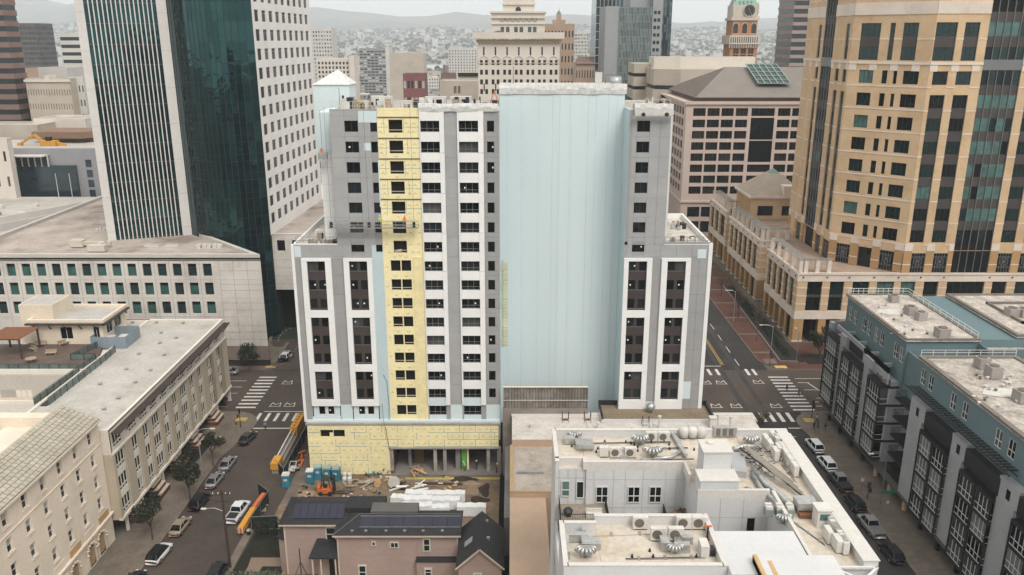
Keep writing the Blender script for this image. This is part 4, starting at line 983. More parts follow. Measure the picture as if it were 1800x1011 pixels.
# tiled slope: separate tiles
tiles = [mat('tile_%d' % i, c, .9, var=.12, fine=.06) for i, c in enumerate([(.385, .35, .28), (.37, .335, .265), (.40, .365, .295), (.355, .33, .26)])]
tw_, th_ = .78, .62; sl_ = math.hypot(4.9, 2.1); nrow = 8
tme = [cached(('tile', i), lambda i=i: MB().quad((0, 0, 0), (tw_ * .97, 0, 0), (tw_ * .97, sl_ / nrow * 4.9 / sl_, sl_ / nrow * 2.1 / sl_ - .07), (0, sl_ / nrow * 4.9 / sl_, sl_ / nrow * 2.1 / sl_ - .07)) or None) for i in range(0)]
tsp = []
def tile_mesh(m):
 b = MB(); dx, dz = 4.9 / nrow, 2.1 / nrow
 # local x along the eave, local y up-slope (into the wall)
 b.box(.05, .0, 0, tw_ - .05, dx - .09, .13); vs = [(x, y, z + y * (dz / dx) + .0) for x, y, z in b.v]; b.v = vs; return b.mesh('roof_tile', m)
tms = [tile_mesh(m) for m in tiles]
for j in range(nrow):
 for i in range(int(24.5 / tw_)):
  x = 50 - (i + 1) * tw_ - (.2 if j % 2 else 0)
  if x < 25.8: continue
  if x + tw_ > 50 + (nrow * .0): continue
  tsp.append((CB.pt(x, -.35 + j * 4.9 / nrow, 19.02 + j * 2.1 / nrow + random.uniform(-.02, .02)), CB.a, random.randrange(4)))
pieces('roof_tile', tms, tsp, cb, 300)
part('gable', MB().box(-4.8, -.3, 18.5, -.3, .05, 18.95), creamw, cb)
slp = MB(); slp.quad((.3, -50, 18.98), (.3, .1, 18.98), (-4.6, .1, 21.06), (-4.6, -50, 21.06)); slp.poly([(.3, .1, 18.98), (-4.6, .1, 18.5), (-4.6, .1, 21.06)][::-1]); slp.quad((-4.6, -50, 21.06), (-4.6, .1, 21.06), (-4.6, .1, 17), (-4.6, -50, 17)); part('roof_slope', slp, mat('tile_joint', (.17, .15, .115), .9), cb)
part('ridge_cap', MB().box(-4.75, -50, 21.0, -4.45, .1, 21.2), tiles[0], cb)
part('skylight', MB().box(0, 0, 0, 1.9, .3, .1), metal_d, cb, (-3.6, -16.9, 20.75), R(90))
part('flat_roof', MB().box(-22, -50, 17.4, -4.6, -1.4, 17.6), roofw, cb); part('rear_wall', MB().box(-34, -1.4, 0, -4.7, .3, 19.9), cream, cb)
part('eave_edge', MB().box(.2, -50, 18.86, .42, .1, 19.02), slat, cb)
# ================= RIGHT SIDE =================
tanst = mat('tan_stone', (.56, .40, .245), .85, var=.10, scale=.18, fine=.05, stain=(.38, .23, .11), stain_amt=.45, stain_scale=.14)
ochst = mat('ochre_stone', (.40, .245, .11), .85, var=.12, scale=.18, fine=.05)
palest = mat('pale_stone', (.64, .555, .475), .85, var=.08, scale=.2, fine=.05, stain=(.40, .32, .26), stain_amt=.35, stain_scale=.2)
spanm = mat('spandrel_brown', (.055, .045, .042), .55, var=.12)
g_grn = glass('glass_green', (.006, .018, .018), .06, .5, vs=.5); g_grn2 = glass('glass_green_blinds', (.07, .14, .125), .2, .5, vs=.6)
GP = [g_grn] * 4 + [g_grn2] + [g_dark] * 3
tt = thing('stone_tower', 'tall tan stone tower with pale bands and a faceted corner above a columned base', 'skyscraper', (91, 186.2, 17))
rg = random.Random(9)
rowz = [25.7, 30.75, 35.85, 40.9, 46.0, 51.1, 56.15, 61.2]; rowu = [66.3, 71.4]; TZT = 92
g2rows = [80.6, 85.6, 90.4]
def tall_face(F, W, cols_lo, cols_hi, split64=True, dark_from=56.15, x_end_lo=None, strips=()):
 """cols: (x, w, columnar) local x; windows every storey; columnar = dark spandrels between rows"""
 b = 17
 for cols_, z0, z1, rows_ in ((cols_lo, 19 - b + 3.3, 64.0 - b, rowz), (cols_hi, 64.0 - b, TZT - b, rowu + g2rows)):
  ops = sorted([(x, x + w) for x, w, c in cols_] + [(a, c) for a, c in strips]); 
  zspans = [(z - 1.45 - b, z + 1.45 - b) for z in rows_]
  xs, zs, _ = cellgrid(0, W, ops, z0, z1, zspans)
  isop = {xs.index(a): 1 for a, c in ops}; stripi = {xs.index(a) for a, c in strips}
  colm = {xs.index(x): c for x, w, c in cols_}
  zi = {zs.index(a) for a, c in zspans}; zmax = max(zs.index(a) for a, c in zspans); zmin = min(zs.index(a) for a, c in zspans)
  def hole(i, j):
   if i in stripi: return True
   if i in colm: return j in zi or (colm[i] == 1 and zmin < j < (zmax - 1 if z0 < 40 else zmin + 3))
   return False
  F.grid('wall', tanst, xs, zs, hole, .45)
  for x, w, c in cols_:
   for z in rows_: place_windows(F, [(x, z - 1.45 - b)], w, 2.9, metal_d, GP, 3 if w > 2.5 else 1, 1, fw=.07, r=.35, rnd=rg, limit=300)
   if c == 1:
    seq = rows_[:-1] if z0 < 40 else rows_[:2]
    for za, zb in zip(seq, seq[1:]): F.box('spandrel_panel', spanm, x, za + 1.46 - b, x + w, zb - 1.46 - b, .28, .40)
  # pale bands at every storey
  segs = []; px = 0
  for a, c in sorted([(x, x + w) for x, w, c in cols_ if c == 1] + list(strips)):
   if a > px: segs.append((px, a))
   px = c
  if W > px: segs.append((px, W))
  for z in rows_:
   for a, c in segs: F.box('stone_band', palest, a - .02, z - 2.12 - b, c + .02, z - 1.85 - b, -.07, .02)
 for a, c in strips: 
  n_ = max(3, int((c - a) / 1.6)); pw_ = (c - a) / n_
  me = [cached(('strip', round(pw_, 2), g.name), lambda g=g: MB().box(.06, .36, 0, pw_ - .06, .40, 2.9).mesh('curtain_pane', g)) for g in (g_grn, g_dark, g_grn2)]
  sp = []
  for z in rowz + rowu + g2rows:
   st = rg.random() < .3
   for k in range(n_): sp.append((F.pt(a + k * pw_, 0, z - 1.45 - b), F.a, (2 if st and rg.random() < .8 else rg.randrange(2)) if c - a > 5 else rg.randrange(2)))
   F.box('spandrel_panel', spanm if c - a > 5 else g_dark, a, z + 1.46 - b, c, z + 5.08 - 1.46 - b, .34, .40)
  pieces('curtain_pane', me, sp, F.p)
  for k in range(n_ + 1): F.box('mullion', metal_g if c - a > 5 else metal_d, a + k * pw_ - .06, 22 - b, a + k * pw_ + .06, TZT - b, .1, .37)
  F.box('transfer_band', metal_g, a, 62.9 - b, c, 65.1 - b, .0, .34)
FRW = 45
TFR = Face(tt, (0, 0, 0), 0); TCH = Face(tt, (-13, 11.8, 0), -42.2); TLF = Face(tt, (-13, 42.8, 0), -90)
tall_face(TFR, FRW, [(.9, 3.3, 1), (6.0, 3.3, 1), (22.0, 3.3, 1), (27.3, 3.3, 1), (32.6, 3.3, 1), (38, 3.3, 1)], [(.2, 4.6, 1), (6.4, 3.2, 1), (22.0, 3.6, 1), (27.4, 3.3, 1), (32.6, 3.3, 1), (38, 3.3, 1)], strips=[(11.5, 20.1)])
tall_face(TCH, 17.55, [(2.5, 3.2, 0), (7.6, 1.2, 0), (10.1, .8, 0), (12.2, 3.3, 0)], [(1.8, 4.4, 1), (8.2, 1.1, 1), (11.0, 3.2, 1)])
tall_face(TLF, 31, [(.9 + 3.5, 2, 1), (9.3, 2, 1), (22.9, 2.3, 1), (27.6, 2.3, 1)], [(9.0, 2, 1), (27.0, 2.2, 1)], strips=[(12.9, 20.0)])
# wide pale bands
for F, W, st in ((TFR, FRW, (11.5, 20.1)), (TCH, 17.55, None), (TLF, 31, (12.9, 20.0))):
 for a, c in ([(0, st[0]), (st[1], W)] if st else [(0, W)]):
  F.box('stone_band', palest, a, 74.6 - 17, c, 77.2 - 17, -.14, .03); F.box('stone_band', palest, a, 64.0 - 17, c, 64.55 - 17, -.2, .03)
  x = a
  while x < c - 1: F.box('stone_block', palest, x + .02, 62.9 - 17.3, min(x + 1.7, c - .02), 64.0 - 17.02, -.09, .03); x += 4.6
  F.box('wall', tanst, a, 17 - 17, c, 22.3 - 17, .35, .6); 
  x = a
  while x < c - 1: F.box('stone_block', palest, x + .02, 22.3 - 17, min(x + 1.9, c - .02), 24.0 - 17, -.09, .03); x += 5.15
  x = a
  while x < c - 1: F.box('stone_pier', ochst, x + .02, 0, min(x + 1.9, c - .02), 5.28, -.05, .4); F.box('stone_band', palest, x, 1.9, min(x + 1.92, c), 2.15, -.1, .0); x += 5.15
  F.box('wall_lintel', tanst, a, 4.75, c, 5.29, .0, .35)
# lattice grilles between the piers
grillm = mat('grille_metal', (.17, .165, .165), .5)
def grille(F, x, w, h=4.7):
 F.box('grille_back', g_dark, x, .05, x + w, h, .28, .34)
 mb = MB()
 for k in range(6): mb.box(x + w * k / 5 - .035, .15, .05, x + w * k / 5 + .035, .2, h)
 for z in (.1, 1.2, 1.5, 3.6, 3.9, h - .1): mb.box(x, .15, z - .03, x + w, .2, z + .03)
 cx, cz = x + w / 2, 2.75
 for a in range(0, 180, 30): mb.bar((cx - 1.15 * math.cos(R(a)), .12, cz - 1.15 * math.sin(R(a))), (cx + 1.15 * math.cos(R(a)), .12, cz + 1.15 * math.sin(R(a))), .05)
 for a in range(0, 360, 30): mb.bar((cx + .95 * math.cos(R(a)), .12, cz + .95 * math.sin(R(a))), (cx + .95 * math.cos(R(a + 30)), .12, cz + .95 * math.sin(R(a + 30))), .05)
 F.build('window_grille', mb, grillm)
for k in (0, 1, 4, 5, 6): grille(TFR, 5.15 * k + 1.95 if k < 2 else 20.1 + 1.95 + 5.15 * (k - 4), 3.15)
for k in (0, 2): grille(TCH, 5.15 * k + 1.95, 3.15)
TCH.box('terrace_door', g_dark, 7.2, 0, 10.3, 4.6, .25, .34)
for k in (0, 1, 4, 5): grille(TLF, [1.95, 7.1, 0, 0, 21.95, 27.1][k], 3.15)
TFR.box('lower_glazing', g_dark, 11.5, 0, 20.1, 5.3, .3, .36)
for k in range(6): TFR.box('mullion', metal_g, 11.5 + 1.72 * k - .05, 0, 11.5 + 1.72 * k + .05, 5.3, .1, .3)
core_poly = [(45, .6), (45, 43), (-12.5, 43), (-12.5, 12.2), (.3, .65)][::-1]
core_poly = [(45, .6), (45, 36), (-12.4, 36), (-12.4, 12.1), (.2, .65)]
part('core', MB().prism(core_poly, 0, 75), void, tt)
part('stepped_side', MB().box(-12.96, 36, 0, -2, 42.9, 46.9), tanst, tt)
# --- columned podium ---
pod = thing('podium', 'tan stone podium with giant piers and a planted terrace, below the stone tower', 'building', (67, 186, 0))
darkb = mat('dark_base', (.03, .035, .032), .7)
def pod_block(F, W, ends=(True, True), first=0.0, bay=None, piers=None):
 F.box('ledge', palest, -.15, 15.0, W + .15, 17.0, -.18, .6); F.box('ledge_moulding', palest, -.25, 16.6, W + .25, 17.1, -.35, -.18)
 F.box('ledge', palest, -.1, 5.7, W + .1, 7.7, -.16, .6)
 for a, c in piers:
  F.box('pier', tanst, a, 7.7, c, 15.0, -.1, .8); F.box('pier', ochst, a, 0, c, 5.7, -.1, 1.6); F.box('pier_foot', palest, a - .03, 0, c + .03, .35, -.14, 1.6)
  for z in (9.3, 11.3, 13.3): F.box('stone_band', palest, a - .03, z, c + .03, z + .28, -.17, .5)
  F.box('ledge_bracket', metal_d, (a + c) / 2 - .12, 15.9, (a + c) / 2 + .12, 16.2, -.4, -.17)
 for (a, c), (d, e) in zip(piers, piers[1:]):
  w = d - c
  if w < .4: continue
  nn = 2 if w < 5 else 5
  for z, h in ((7.7, 3.3), (11.6, 3.4)):
   place_windows(F, [(c, z)], w, h, metal_d, [g_dark, g_grn, g_dark, g_grn2] if z > 11 else [g_dark], nn, 1, fw=.08, r=.45, rnd=rg)
  F.box('spandrel_panel', spanm, c, 11.0, d, 11.6, .35, .45)
 F.box('arcade_back', void, 0, 0, W, 5.7, 4.2, 4.4)
PFR = Face(pod, (0, 0, 0), 0); 
pod_block(PFR, 70, piers=[(0, 2.3), (5.8, 7.6), (10.9, 12.9), (16.8, 18.6), (22.6, 24.2), (27.6, 29.6), (33, 35), (43.8, 45.6), (49, 51), (54.4, 56.2), (59.6, 61.4), (66, 70)])
PL1 = Face(pod, (0, 24, 0), -90); pod_block(PL1, 24, piers=[(0, 1.6), (4.2, 5.7), (8.6, 10.1), (13, 14.5), (17.4, 18.9), (21.7, 24)])
PL2 = Face(pod, (.6, 65.5, 0), -90); pod_block(PL2, 32.5, piers=[(0, 2), (5.0, 6.6), (10.0, 11.6), (15.0, 16.6), (20.0, 21.6), (25, 26.6), (30, 32.5)])
PL3 = Face(pod, (1.4, 95, 0), -90); pod_block(PL3, 23, piers=[(0, 2.2), (6, 8), (12.5, 14.6), (20.4, 23)])
PR2 = Face(pod, (.6, 33, 0), 0); pod_block(PR2, 5.5, piers=[(0, 2.2), (4.5, 5.5)])
PR3 = Face(pod, (1.4, 72, 0), 0); pod_block(PR3, 4.6, piers=[(0, 2), (3.6, 4.6)])
part('core', MB().box(.6, .9, 5.75, 69, 23.5, 14.9).box(5.2, 23.5, 5.75, 69, 33.5, 14.9).box(1.2, 33.9, 5.75, 69, 65, 14.9).box(5, 65, 5.75, 69, 72.5, 14.9).box(2, 72.6, 5.75, 60, 94.5, 14.9).box(5, 4.4, 0, 69, 94, 5.74), tanst, pod)
terr = mat('terrace_tile', (.30, .215, .16), .9, var=.2, scale=.2, fine=.12)
part('terrace_floor', MB().prism([(.6, .6), (69, .6), (69, 23), (69, 94), (2, 94), (2, 72), (5, 72), (5, 65), (1, 65), (1, 33), (5, 33), (5, 24), (.6, 24)], 14.9, 16.9), terr, pod)
part('recess_wall', MB().box(5, 23.6, 0, 5.3, 33.4, 16.9), ochst, pod)
# pergola posts with a metal trellis along the terrace edges
def trellis(label, x, y0, y1, zb=17.0, dx=2.4, ret=0):
 t = thing('terrace_pergola', label, 'pergola', (67 + x, 186 + y0, zb), 0, 'pergolas on the podium terrace')
 n_ = max(2, int((y1 - y0) / 4.4)); 
 for k in range(n_ + 1): part('post', MB().box(-.0, -.45 + (y1 - y0) * k / n_, 0, .9, .45 + (y1 - y0) * k / n_, 3.0), palest, t)
 for q in (0, .75, 1.5, 2.2): part('rail', MB().box(q, -.6, 3.0, q + .12, y1 - y0 + .6, 3.14), galv, t)
 mb = MB()
 for k in range(int((y1 - y0) / .9)): mb.box(-.1, k * .9, 3.14, 2.5, k * .9 + .12, 3.22)
 part('cross_slats', mb, galv, t, kind='stuff')
 if ret:
  for k in range(3): part('post', MB().box(1.2 + ret * k / 2.2, -.45, 0, 2.1 + ret * k / 2.2, .45, 3.0), palest, t)
  part('rail', MB().box(0, -.5, 3.0, ret + 1.5, -.38, 3.3).box(0, .4, 3.0, ret + 1.5, .52, 3.3), galv, t)
  mb = MB()
  for k in range(int(ret / .6)): mb.box(2.5 + k * .6, -.5, 3.2, 2.6 + k * .6, .5, 3.26)
  part('cross_slats', mb, galv, t, kind='stuff')
trellis('metal trellis on pale posts along the nearest part of the podium terrace', .1, .8, 22.5, ret=6)
trellis('metal trellis on pale posts along the middle part of the podium terrace', .8, 33.5, 64, ret=6)
trellis('metal trellis on pale posts along the farthest part of the podium terrace', 1.6, 73, 93, ret=5)
# pavilion with the pyramid roof
pv_ = thing('pavilion', 'low tan pavilion with a pale ribbed pyramid roof and green glass tip on the podium', 'pavilion', (72, 246, 17))
VF = Face(pv_, (0, 0, 0), 0); punched(VF, 'wall', tanst, 0, 17, 0, 6.5, [(2.2, 4.6), (9.5, 2.8)], [(1.2, 3)], metal_d, [g_dark], 2, 1)
part('core', MB().box(.2, .5, 0, 16.8, 17, 6.5), ochst, pv_); part('cornice', MB().box(-.5, -.6, 6.5, 17.5, 17.5, 7.2), palest, pv_)
prf = mat('roof_pale_tan', (.40, .335, .27), .8, var=.1, scale=.4); rb = MB()
pb = MB(); ap = (8.5, 8.5, 14.4)
base = [(-.2, -.2, 7.2), (17.2, -.2, 7.2), (17.2, 17.2, 7.2), (-.2, 17.2, 7.2)]; tp = [tuple(Vector(b).lerp(Vector(ap), .8)) for b in base]
for k in range(4):
 a, b, c, d = Vector(base[k]), Vector(base[(k + 1) % 4]), Vector(tp[(k + 1) % 4]), Vector(tp[k]); pb.quad(a, b, c, d)
 for q in range(1, 26):
  p = a.lerp(b, q / 26); m_ = (a + b) / 2; dr = (Vector(ap) - m_).normalized(); Lq = min((p - a).length, (p - b).length) * 1.25; Lq = min(Lq, 8.7); rb.bar(p + Vector((0, 0, .04)), p + dr * Lq + Vector((0, 0, .04)), .06, .08)
part('roof', pb, prf, pv_); part('roof_ribs', rb, prf, pv_, kind='stuff')
gp_ = MB()
for k in range(4): gp_.poly([tp[k], tp[(k + 1) % 4], ap])
part('glass_tip', gp_, mat('verdigris', (.17, .24, .21), .5), pv_)
part('roof_house', MB().box(9.5, -.4, 6.8, 17.4, 3.4, 10.2), palest, pv_)
# ---- brown gridded office with the big hipped roof ----
bo = thing('hipped_office', 'pink stone office with a grid of dark windows, ribbed grey hipped roof and green skylight', 'building', (61, 295, 0))
pinkst = mat('pink_stone', (.52, .42, .365), .85, var=.08, scale=.15)
BF = Face(bo, (0, 0, 0), 0); cols_ = [(2.5, 4.4), (7.5, 4.3), (12.4, 4.3), (17.4, 4.3), (22.9, 8.2), (32.2, 4.4), (37.2, 4.3), (42.2, 4.3), (47.2, 4.3)]
zr = [(43.55 - 3.94 * k, 2.75) for k in range(8)]
bk = [g_dark] * 3 + [glass('glass_brown2', (.02, .014, .012), .07, .6)]
punched(BF, 'wall', pinkst, 0, 56, 0, 48, cols_, zr[::-1] + [], metal_d, bk, 3, 1, depth=.6, r=.5, rnd=rg)
BF.box('tall_glazing', g_dark, 22.9, 35.4, 31.1, 43.0, -.02, .5); BF.box('tall_glazing', g_dark, 22.9, 27.5, 31.1, 35.0, -.02, .5)
for z, h in ((7.7, 3.6), (2.0, 4)):
 for x, w in cols_: BF.box('shop_window', g_dark, x, z, x + w, z + h, -.05, .1)
BF.box('cornice', pinkst, -.4, 12.9, 56, 13.5, -.5, 0); BF.box('cornice', pinkst, -.5, 47.6, 56, 48.5, -.6, 1)
BL = Face(bo, (0, 40, 0), -90); punched(BL, 'side_wall', pinkst, 0, 40, 0, 48, [(1.5 + 5.1 * k, 4.0) for k in range(7)], zr[::-1], metal_d, bk, 1, 1, depth=.6, r=.5, rnd=rg)
BL.box('cornice', pinkst, 0, 47.6, 40.4, 48.5, -.6, 1); BL.box('cornice', pinkst, 0, 12.9, 40.4, 13.5, -.5, 0)
part('core', MB().box(.7, .7, 0, 55, 58, 47.6), void, bo); part('attic', MB().box(4.4, 2.6, 48, 60, 58, 50.0), mat('attic_brown', (.10, .07, .055), .8), bo); part('deck', MB().box(.3, .3, 47.6, 56, 58, 48.0), pinkst, bo)
ribm = mat('roof_ribbed', (.235, .205, .18), .6, var=.1, scale=.2)
hb = MB(); E = [(3.6, 1.8, 50), (66, 1.8, 50), (66, 58, 50), (3.6, 58, 50)]; A, B = (20, 30, 59.3), (60, 30, 59.3)
hb.quad(E[0], E[1], B, A); hb.poly([E[3], E[0], A]); hb.quad(E[2], E[3], A, B); hb.box(3.6, 1.8, 49.7, 66, 2.0, 50.0); hb.box(3.6, 1.8, 49.7, 3.8, 58, 50); part('roof', hb, ribm, bo)
rb = MB()
for k in range(90):
 x = 4.2 + .68 * k; t = min(1, (x - 3.6) / 16.4); rb.bar((x, 1.8, 50.05), (x, 1.8 + 28.2 * t, 50.05 + 9.3 * t), .09, .12)
for k in range(80):
 y = 2.4 + .68 * k; t = min(1, (y - 1.8) / 28.2) if y < 30 else (58 - y) / 28; rb.bar((3.6, y, 50.05), (3.6 + 16.4 * t, y, 50.05 + 9.3 * t), .09, .12)
part('roof_ribs', rb, mat('rib_dark', (.17, .148, .13), .6), bo, kind='stuff')
SK = Vector((0, 28.2, 9.3)).normalized()
for i in range(5):
 for j in range(5):
  x = 27.5 + 2.3 * i; p = Vector((x, 10.5, 50 + 9.3 * (10.5 - 1.8) / 28.2)) + SK * (j * 3.9) + Vector((0, -.5, 1.3)); q = p + SK * 3.6
  part('skylight_pane', MB().quad(p, p + Vector((2.0, 0, 0)), q + Vector((2.0, 0, 0)), q), g_dark, bo)
mb = MB()
for i in range(6): p = Vector((27.35 + 2.3 * i, 10.3, 50 + 2.87)) + Vector((0, -.5, 1.38)); mb.bar(p, p + SK * 19.8, .28, .3)
for j in range(6): p = Vector((27.2, 10.4, 50 + 2.87)) + SK * (j * 3.9) + Vector((0, -.5, 1.38)); mb.bar(p, p + Vector((11.9, 0, 0)), .28, .3)
part('skylight_frame', mb, mat('verdigris_frame', (.22, .34, .29), .6), bo)
# ---- teal apartment buildings ----
teal = mat('render_teal', (.125, .185, .20), .8, var=.07, scale=.15, fine=.03)
lgrey = mat('render_light_grey', (.33, .335, .345), .85, var=.08, scale=.2, stain=(.22, .22, .22), stain_amt=.3)
rooft = mat('roof_speckled', (.41, .37, .325), .95, var=.3, scale=.5, fine=.25, fscale=2.4, stain=(.20, .165, .14), stain_amt=.7, stain_scale=.35)
rcop = mat('coping_brown', (.17, .145, .125), .7, var=.15)
blk = mat('trim_black', (.018, .018, .020), .6)
gw = [glass('glass_bay', (.035, .042, .044), .1, .6), glass('glass_bay_b', (.075, .085, .085), .2, .5), g_dark, glass('glass_bay_c', (.14, .15, .148), .3, .4)]
ta = thing('teal_apartments', 'teal and grey apartment building with white framed glass bays along the right street', 'building', (60.4, 147, 0))
# body: x relative to 60.4, y relative to 147 (negative towards the camera)
part('core', MB().box(.1, -25, 2.8, 12, -2.6, 17).box(2.8, -34, 2.8, 12, -25, 17).box(.1, -90, 2.8, 14, -34, 17), lgrey, ta)
def bay(x0, ya, yb, n, ztop, dh=3.16, pname='bay', side=True, top_terrace=True):
 """glass bay; street side faces -X, camera side faces -Y; ya > yb"""
 W = ya - yb; D = 0 - x0
 for k in range(n):
  z0 = ztop - dh * (k + 1)
  B1 = Face(ta, (x0, ya - 147, z0), -90)
  fz = .42
  B1.box('floor_band', blk, -.08, dh - fz, W + .08, dh, -.1, D + .1)
  for name, F, w in (('street', B1, W), ('side', Face(ta, (x0, yb - 147, z0), 0), D)):
   if name == 'side' and not side: continue
   nc = max(1, round(w / 1.25))
   wf, wp = win_meshes(w, dh - fz, whitef, rg.choice(gw), max(1, round(w / 1.0)), 2, .075, .09, .33)
   w_ = F.put('window', wf, 0, 0); link('pane', wp, w_)
  if side is False: pass
 B1 = Face(ta, (x0, ya - 147, ztop - dh * n), -90); B1.box('floor_band', blk, -.08, -.4, W + .08, 0, -.1, D + .1)
 B1.box('bay_post', blk, W - .09, 0, W + .09, dh * n, -.12, .06); B1.box('bay_post', blk, -.09, 0, .09, dh * n, -.12, .06)
 if top_terrace:
  mb = MB(); r_ = Face(ta, (x0, ya - 147, ztop), -90)
  pts = [(0, 0), (W, 0), (W, D)]
  for (a, b), (c, d) in zip(pts, pts[1:]):
   for z in (.1, 1.05): mb.bar((a, b, z), (c, d, z), .06)
   L_ = math.hypot(c - a, d - b); m_ = int(L_ / .14)
   for q in range(m_ + 1): mb.box(a + (c - a) * q / m_ - .012, b + (d - b) * q / m_ - .012, .1, a + (c - a) * q / m_ + .012, b + (d - b) * q / m_ + .012, 1.05)
  r_.build('railing', mb, blk)
X0 = -1.4
bay(X0, 145.9, 140.6, 4, 16.9); bay(X0, 138.2, 134.45, 4, 15.9); bay(X0, 134.25, 129.9, 4, 15.9, top_terrace=True); bay(X0, 126.9, 122.1, 4, 16.2)
bay(X0, 108.4, 104.85, 4, 15.4); bay(X0, 104.6, 101.1, 4, 15.4); bay(X0, 97.3, 93.6, 4, 15.2); bay(X0, 93.35, 89.8, 4, 15.2); bay(X0, 85.5, 82, 4, 15.2); bay(X0, 81.8, 78, 4, 15.2)
# side glass of the bay that closes the recess
bay_s = Face(ta, (0.05, 122.1 - 147, 3.56), 0)
for k in range(4):
 wf, wp = win_meshes(2.7, 2.74, whitef, rg.choice(gw), 3, 2, .075, .05, .33); w_ = bay_s.put('window', wf, 0, k * 3.16 + .0, -.06); link('pane', wp, w_); bay_s.box('floor_band', blk, 0, k * 3.16 + 2.74, 2.8, k * 3.16 + 3.16, -.12, .1)
 for y_ in (114.5, 117.5, 120):
  pass
# recess with dark balconies
for k in range(5):
 z = 2.9 + 3.16 * k; F = Face(ta, (1.0, -25.3, z), -90)
 part('balcony_slab', MB().box(-.2, -33, z - .25, 2.9, -27.5, z), blk, ta)
 mb = MB()
 for a, b in (((-.15, -32.9), (-.15, -27.6)), ((-.15, -27.6), (2.8, -27.6)), ((-.15, -32.9), (2.8, -32.9))):
  mb.bar((a[0], a[1], z + 1.05), (b[0], b[1], z + 1.05), .06); L_ = math.hypot(b[0] - a[0], b[1] - a[1])
  for q in range(int(L_ / .14)): t = q / (L_ / .14); mb.box(a[0] + (b[0] - a[0]) * t - .012, a[1] + (b[1] - a[1]) * t - .012, z, a[0] + (b[0] - a[0]) * t + .012, a[1] + (b[1] - a[1]) * t + .012, z + 1.05)
 part('railing', mb, blk, ta)
 wf, wp = win_meshes(3.2, 2.2, whitef, rg.choice(gw), 3, 1, .08, .05); w_ = link('window', wf, ta, (2.72, -28.3, z + .1), R(-90)); link('pane', wp, w_)
# white wall piers between bays and the flat parts
for ya, yb in ((147, 145.95), (140.55, 138.25), (129.85, 126.95), (113, 108.45), (101.05, 97.35), (89.75, 85.55), (77.9, 74)):
 part('pier', MB().box(-1.0 if ya < 147 else -.6, yb - 147, 2.8, .1, ya - 147, 18.6 if ya > 100 or True else 17), lgrey, ta)
 for z in (16.6,): 
  if ya - yb > 1.5 and ya < 115: part('pier_window', MB().box(-1.02, (ya + yb) / 2 - 147 - .4, z - .2, -.98, (ya + yb) / 2 - 147 + .4, z + 1.1), g_dark, ta)
part('end_wall', MB().box(-.6, -.02, 2.8, 12, .3, 18.6), lgrey, ta)
# ground floor: recessed dark shopfronts, columns, canopy edge
part('shopfront', MB().box(1.2, -90, 0, 1.5, -1, 2.8), blk, ta); part('soffit', MB().box(-1.3, -90, 2.45, 1.2, -1, 2.8), mat('soffit_grey', (.08, .075, .07), .8), ta)
for k in range(16):
 y = -4 - 5.2 * k; part('column', MB().lathe([(.38, 0), (.38, 2.45)], 10, (-.2, y, 0)) if 24 < -y < 40 else MB().box(-.5, y - .25, 0, 0, y + .25, 2.45), tanst if 24 < -y < 40 else blk, ta)
 part('shop_window', MB().box(1.12, y - 3.8, .5, 1.19, y - .8, 2.3), gw[k % 3], ta)
# upper teal storeys
UB = thing('teal_upper_block', 'teal top storeys with a pale speckled flat roof, nearer the crossing', 'building', (61.6, 144.5, 17)); UF = Face(UB, (0, 0, 0), -90); UC = Face(UB, (0, -23.5, 0), 0)
punched(UF, 'wall', teal, 0, 23.5, 0, 7.5, [(1.2, 1.3), (3.4, 1.3), (7.2, 1.4), (9.2, 1.4), (12.2, 1.4), (14.4, 1.4), (19.6, 1.5), (21.6, 1.5)], [(3.3, 2.5)], whitef, gw, 2, 2, depth=.2, fw=.09, r=.1, split=.4, rnd=rg)
punched(UC, 'wall', teal, 0, 20, 0, 7.5, [(.5, 1.3), (2.2, 1.2)], [(.3, 2.4)], whitef, gw, 1, 2, depth=.2, fw=.09, r=.1, rnd=rg)
part('core', MB().prism([(.25, -23.2), (19, -23.2), (19, .0), (.25, .0)], -1, 7.3), teal, UB)
rp1 = [(-.35, -23.85), (11.4, -23.85), (11.4, .35), (-.35, .35)]
part('roof', MB().prism(rp1, 7.3, 7.55), rooft, UB); parapet(UB, rcop, rp1, 7.5, .22, .5)
part('lower_roof', MB().box(11.4, -26, 4.6, 19, -19, 6.2), rooft, UB); part('parapet', MB().box(11.2, -26.2, 0, 19.2, -26, 6.9).box(11.2, -26, 0, 11.4, -19, 6.9).box(19, -26, 0, 19.2, -19, 6.9), teal, UB)
# white rail along the right edge of the roof
mb = MB()
for a, b in (((10.9, .2), (10.9, -23.5)), ((0, .2), (10.9, .2))):
 for z in (8.2, 8.7): mb.bar((a[0], a[1], z), (b[0], b[1], z), .07)
 for q in range(13): t = q / 12; mb.box(a[0] + (b[0] - a[0]) * t - .03, a[1] + (b[1] - a[1]) * t - .03, 7.5, a[0] + (b[0] - a[0]) * t + .03, a[1] + (b[1] - a[1]) * t + .03, 8.7)
part('roof_railing', mb, whitef, UB)
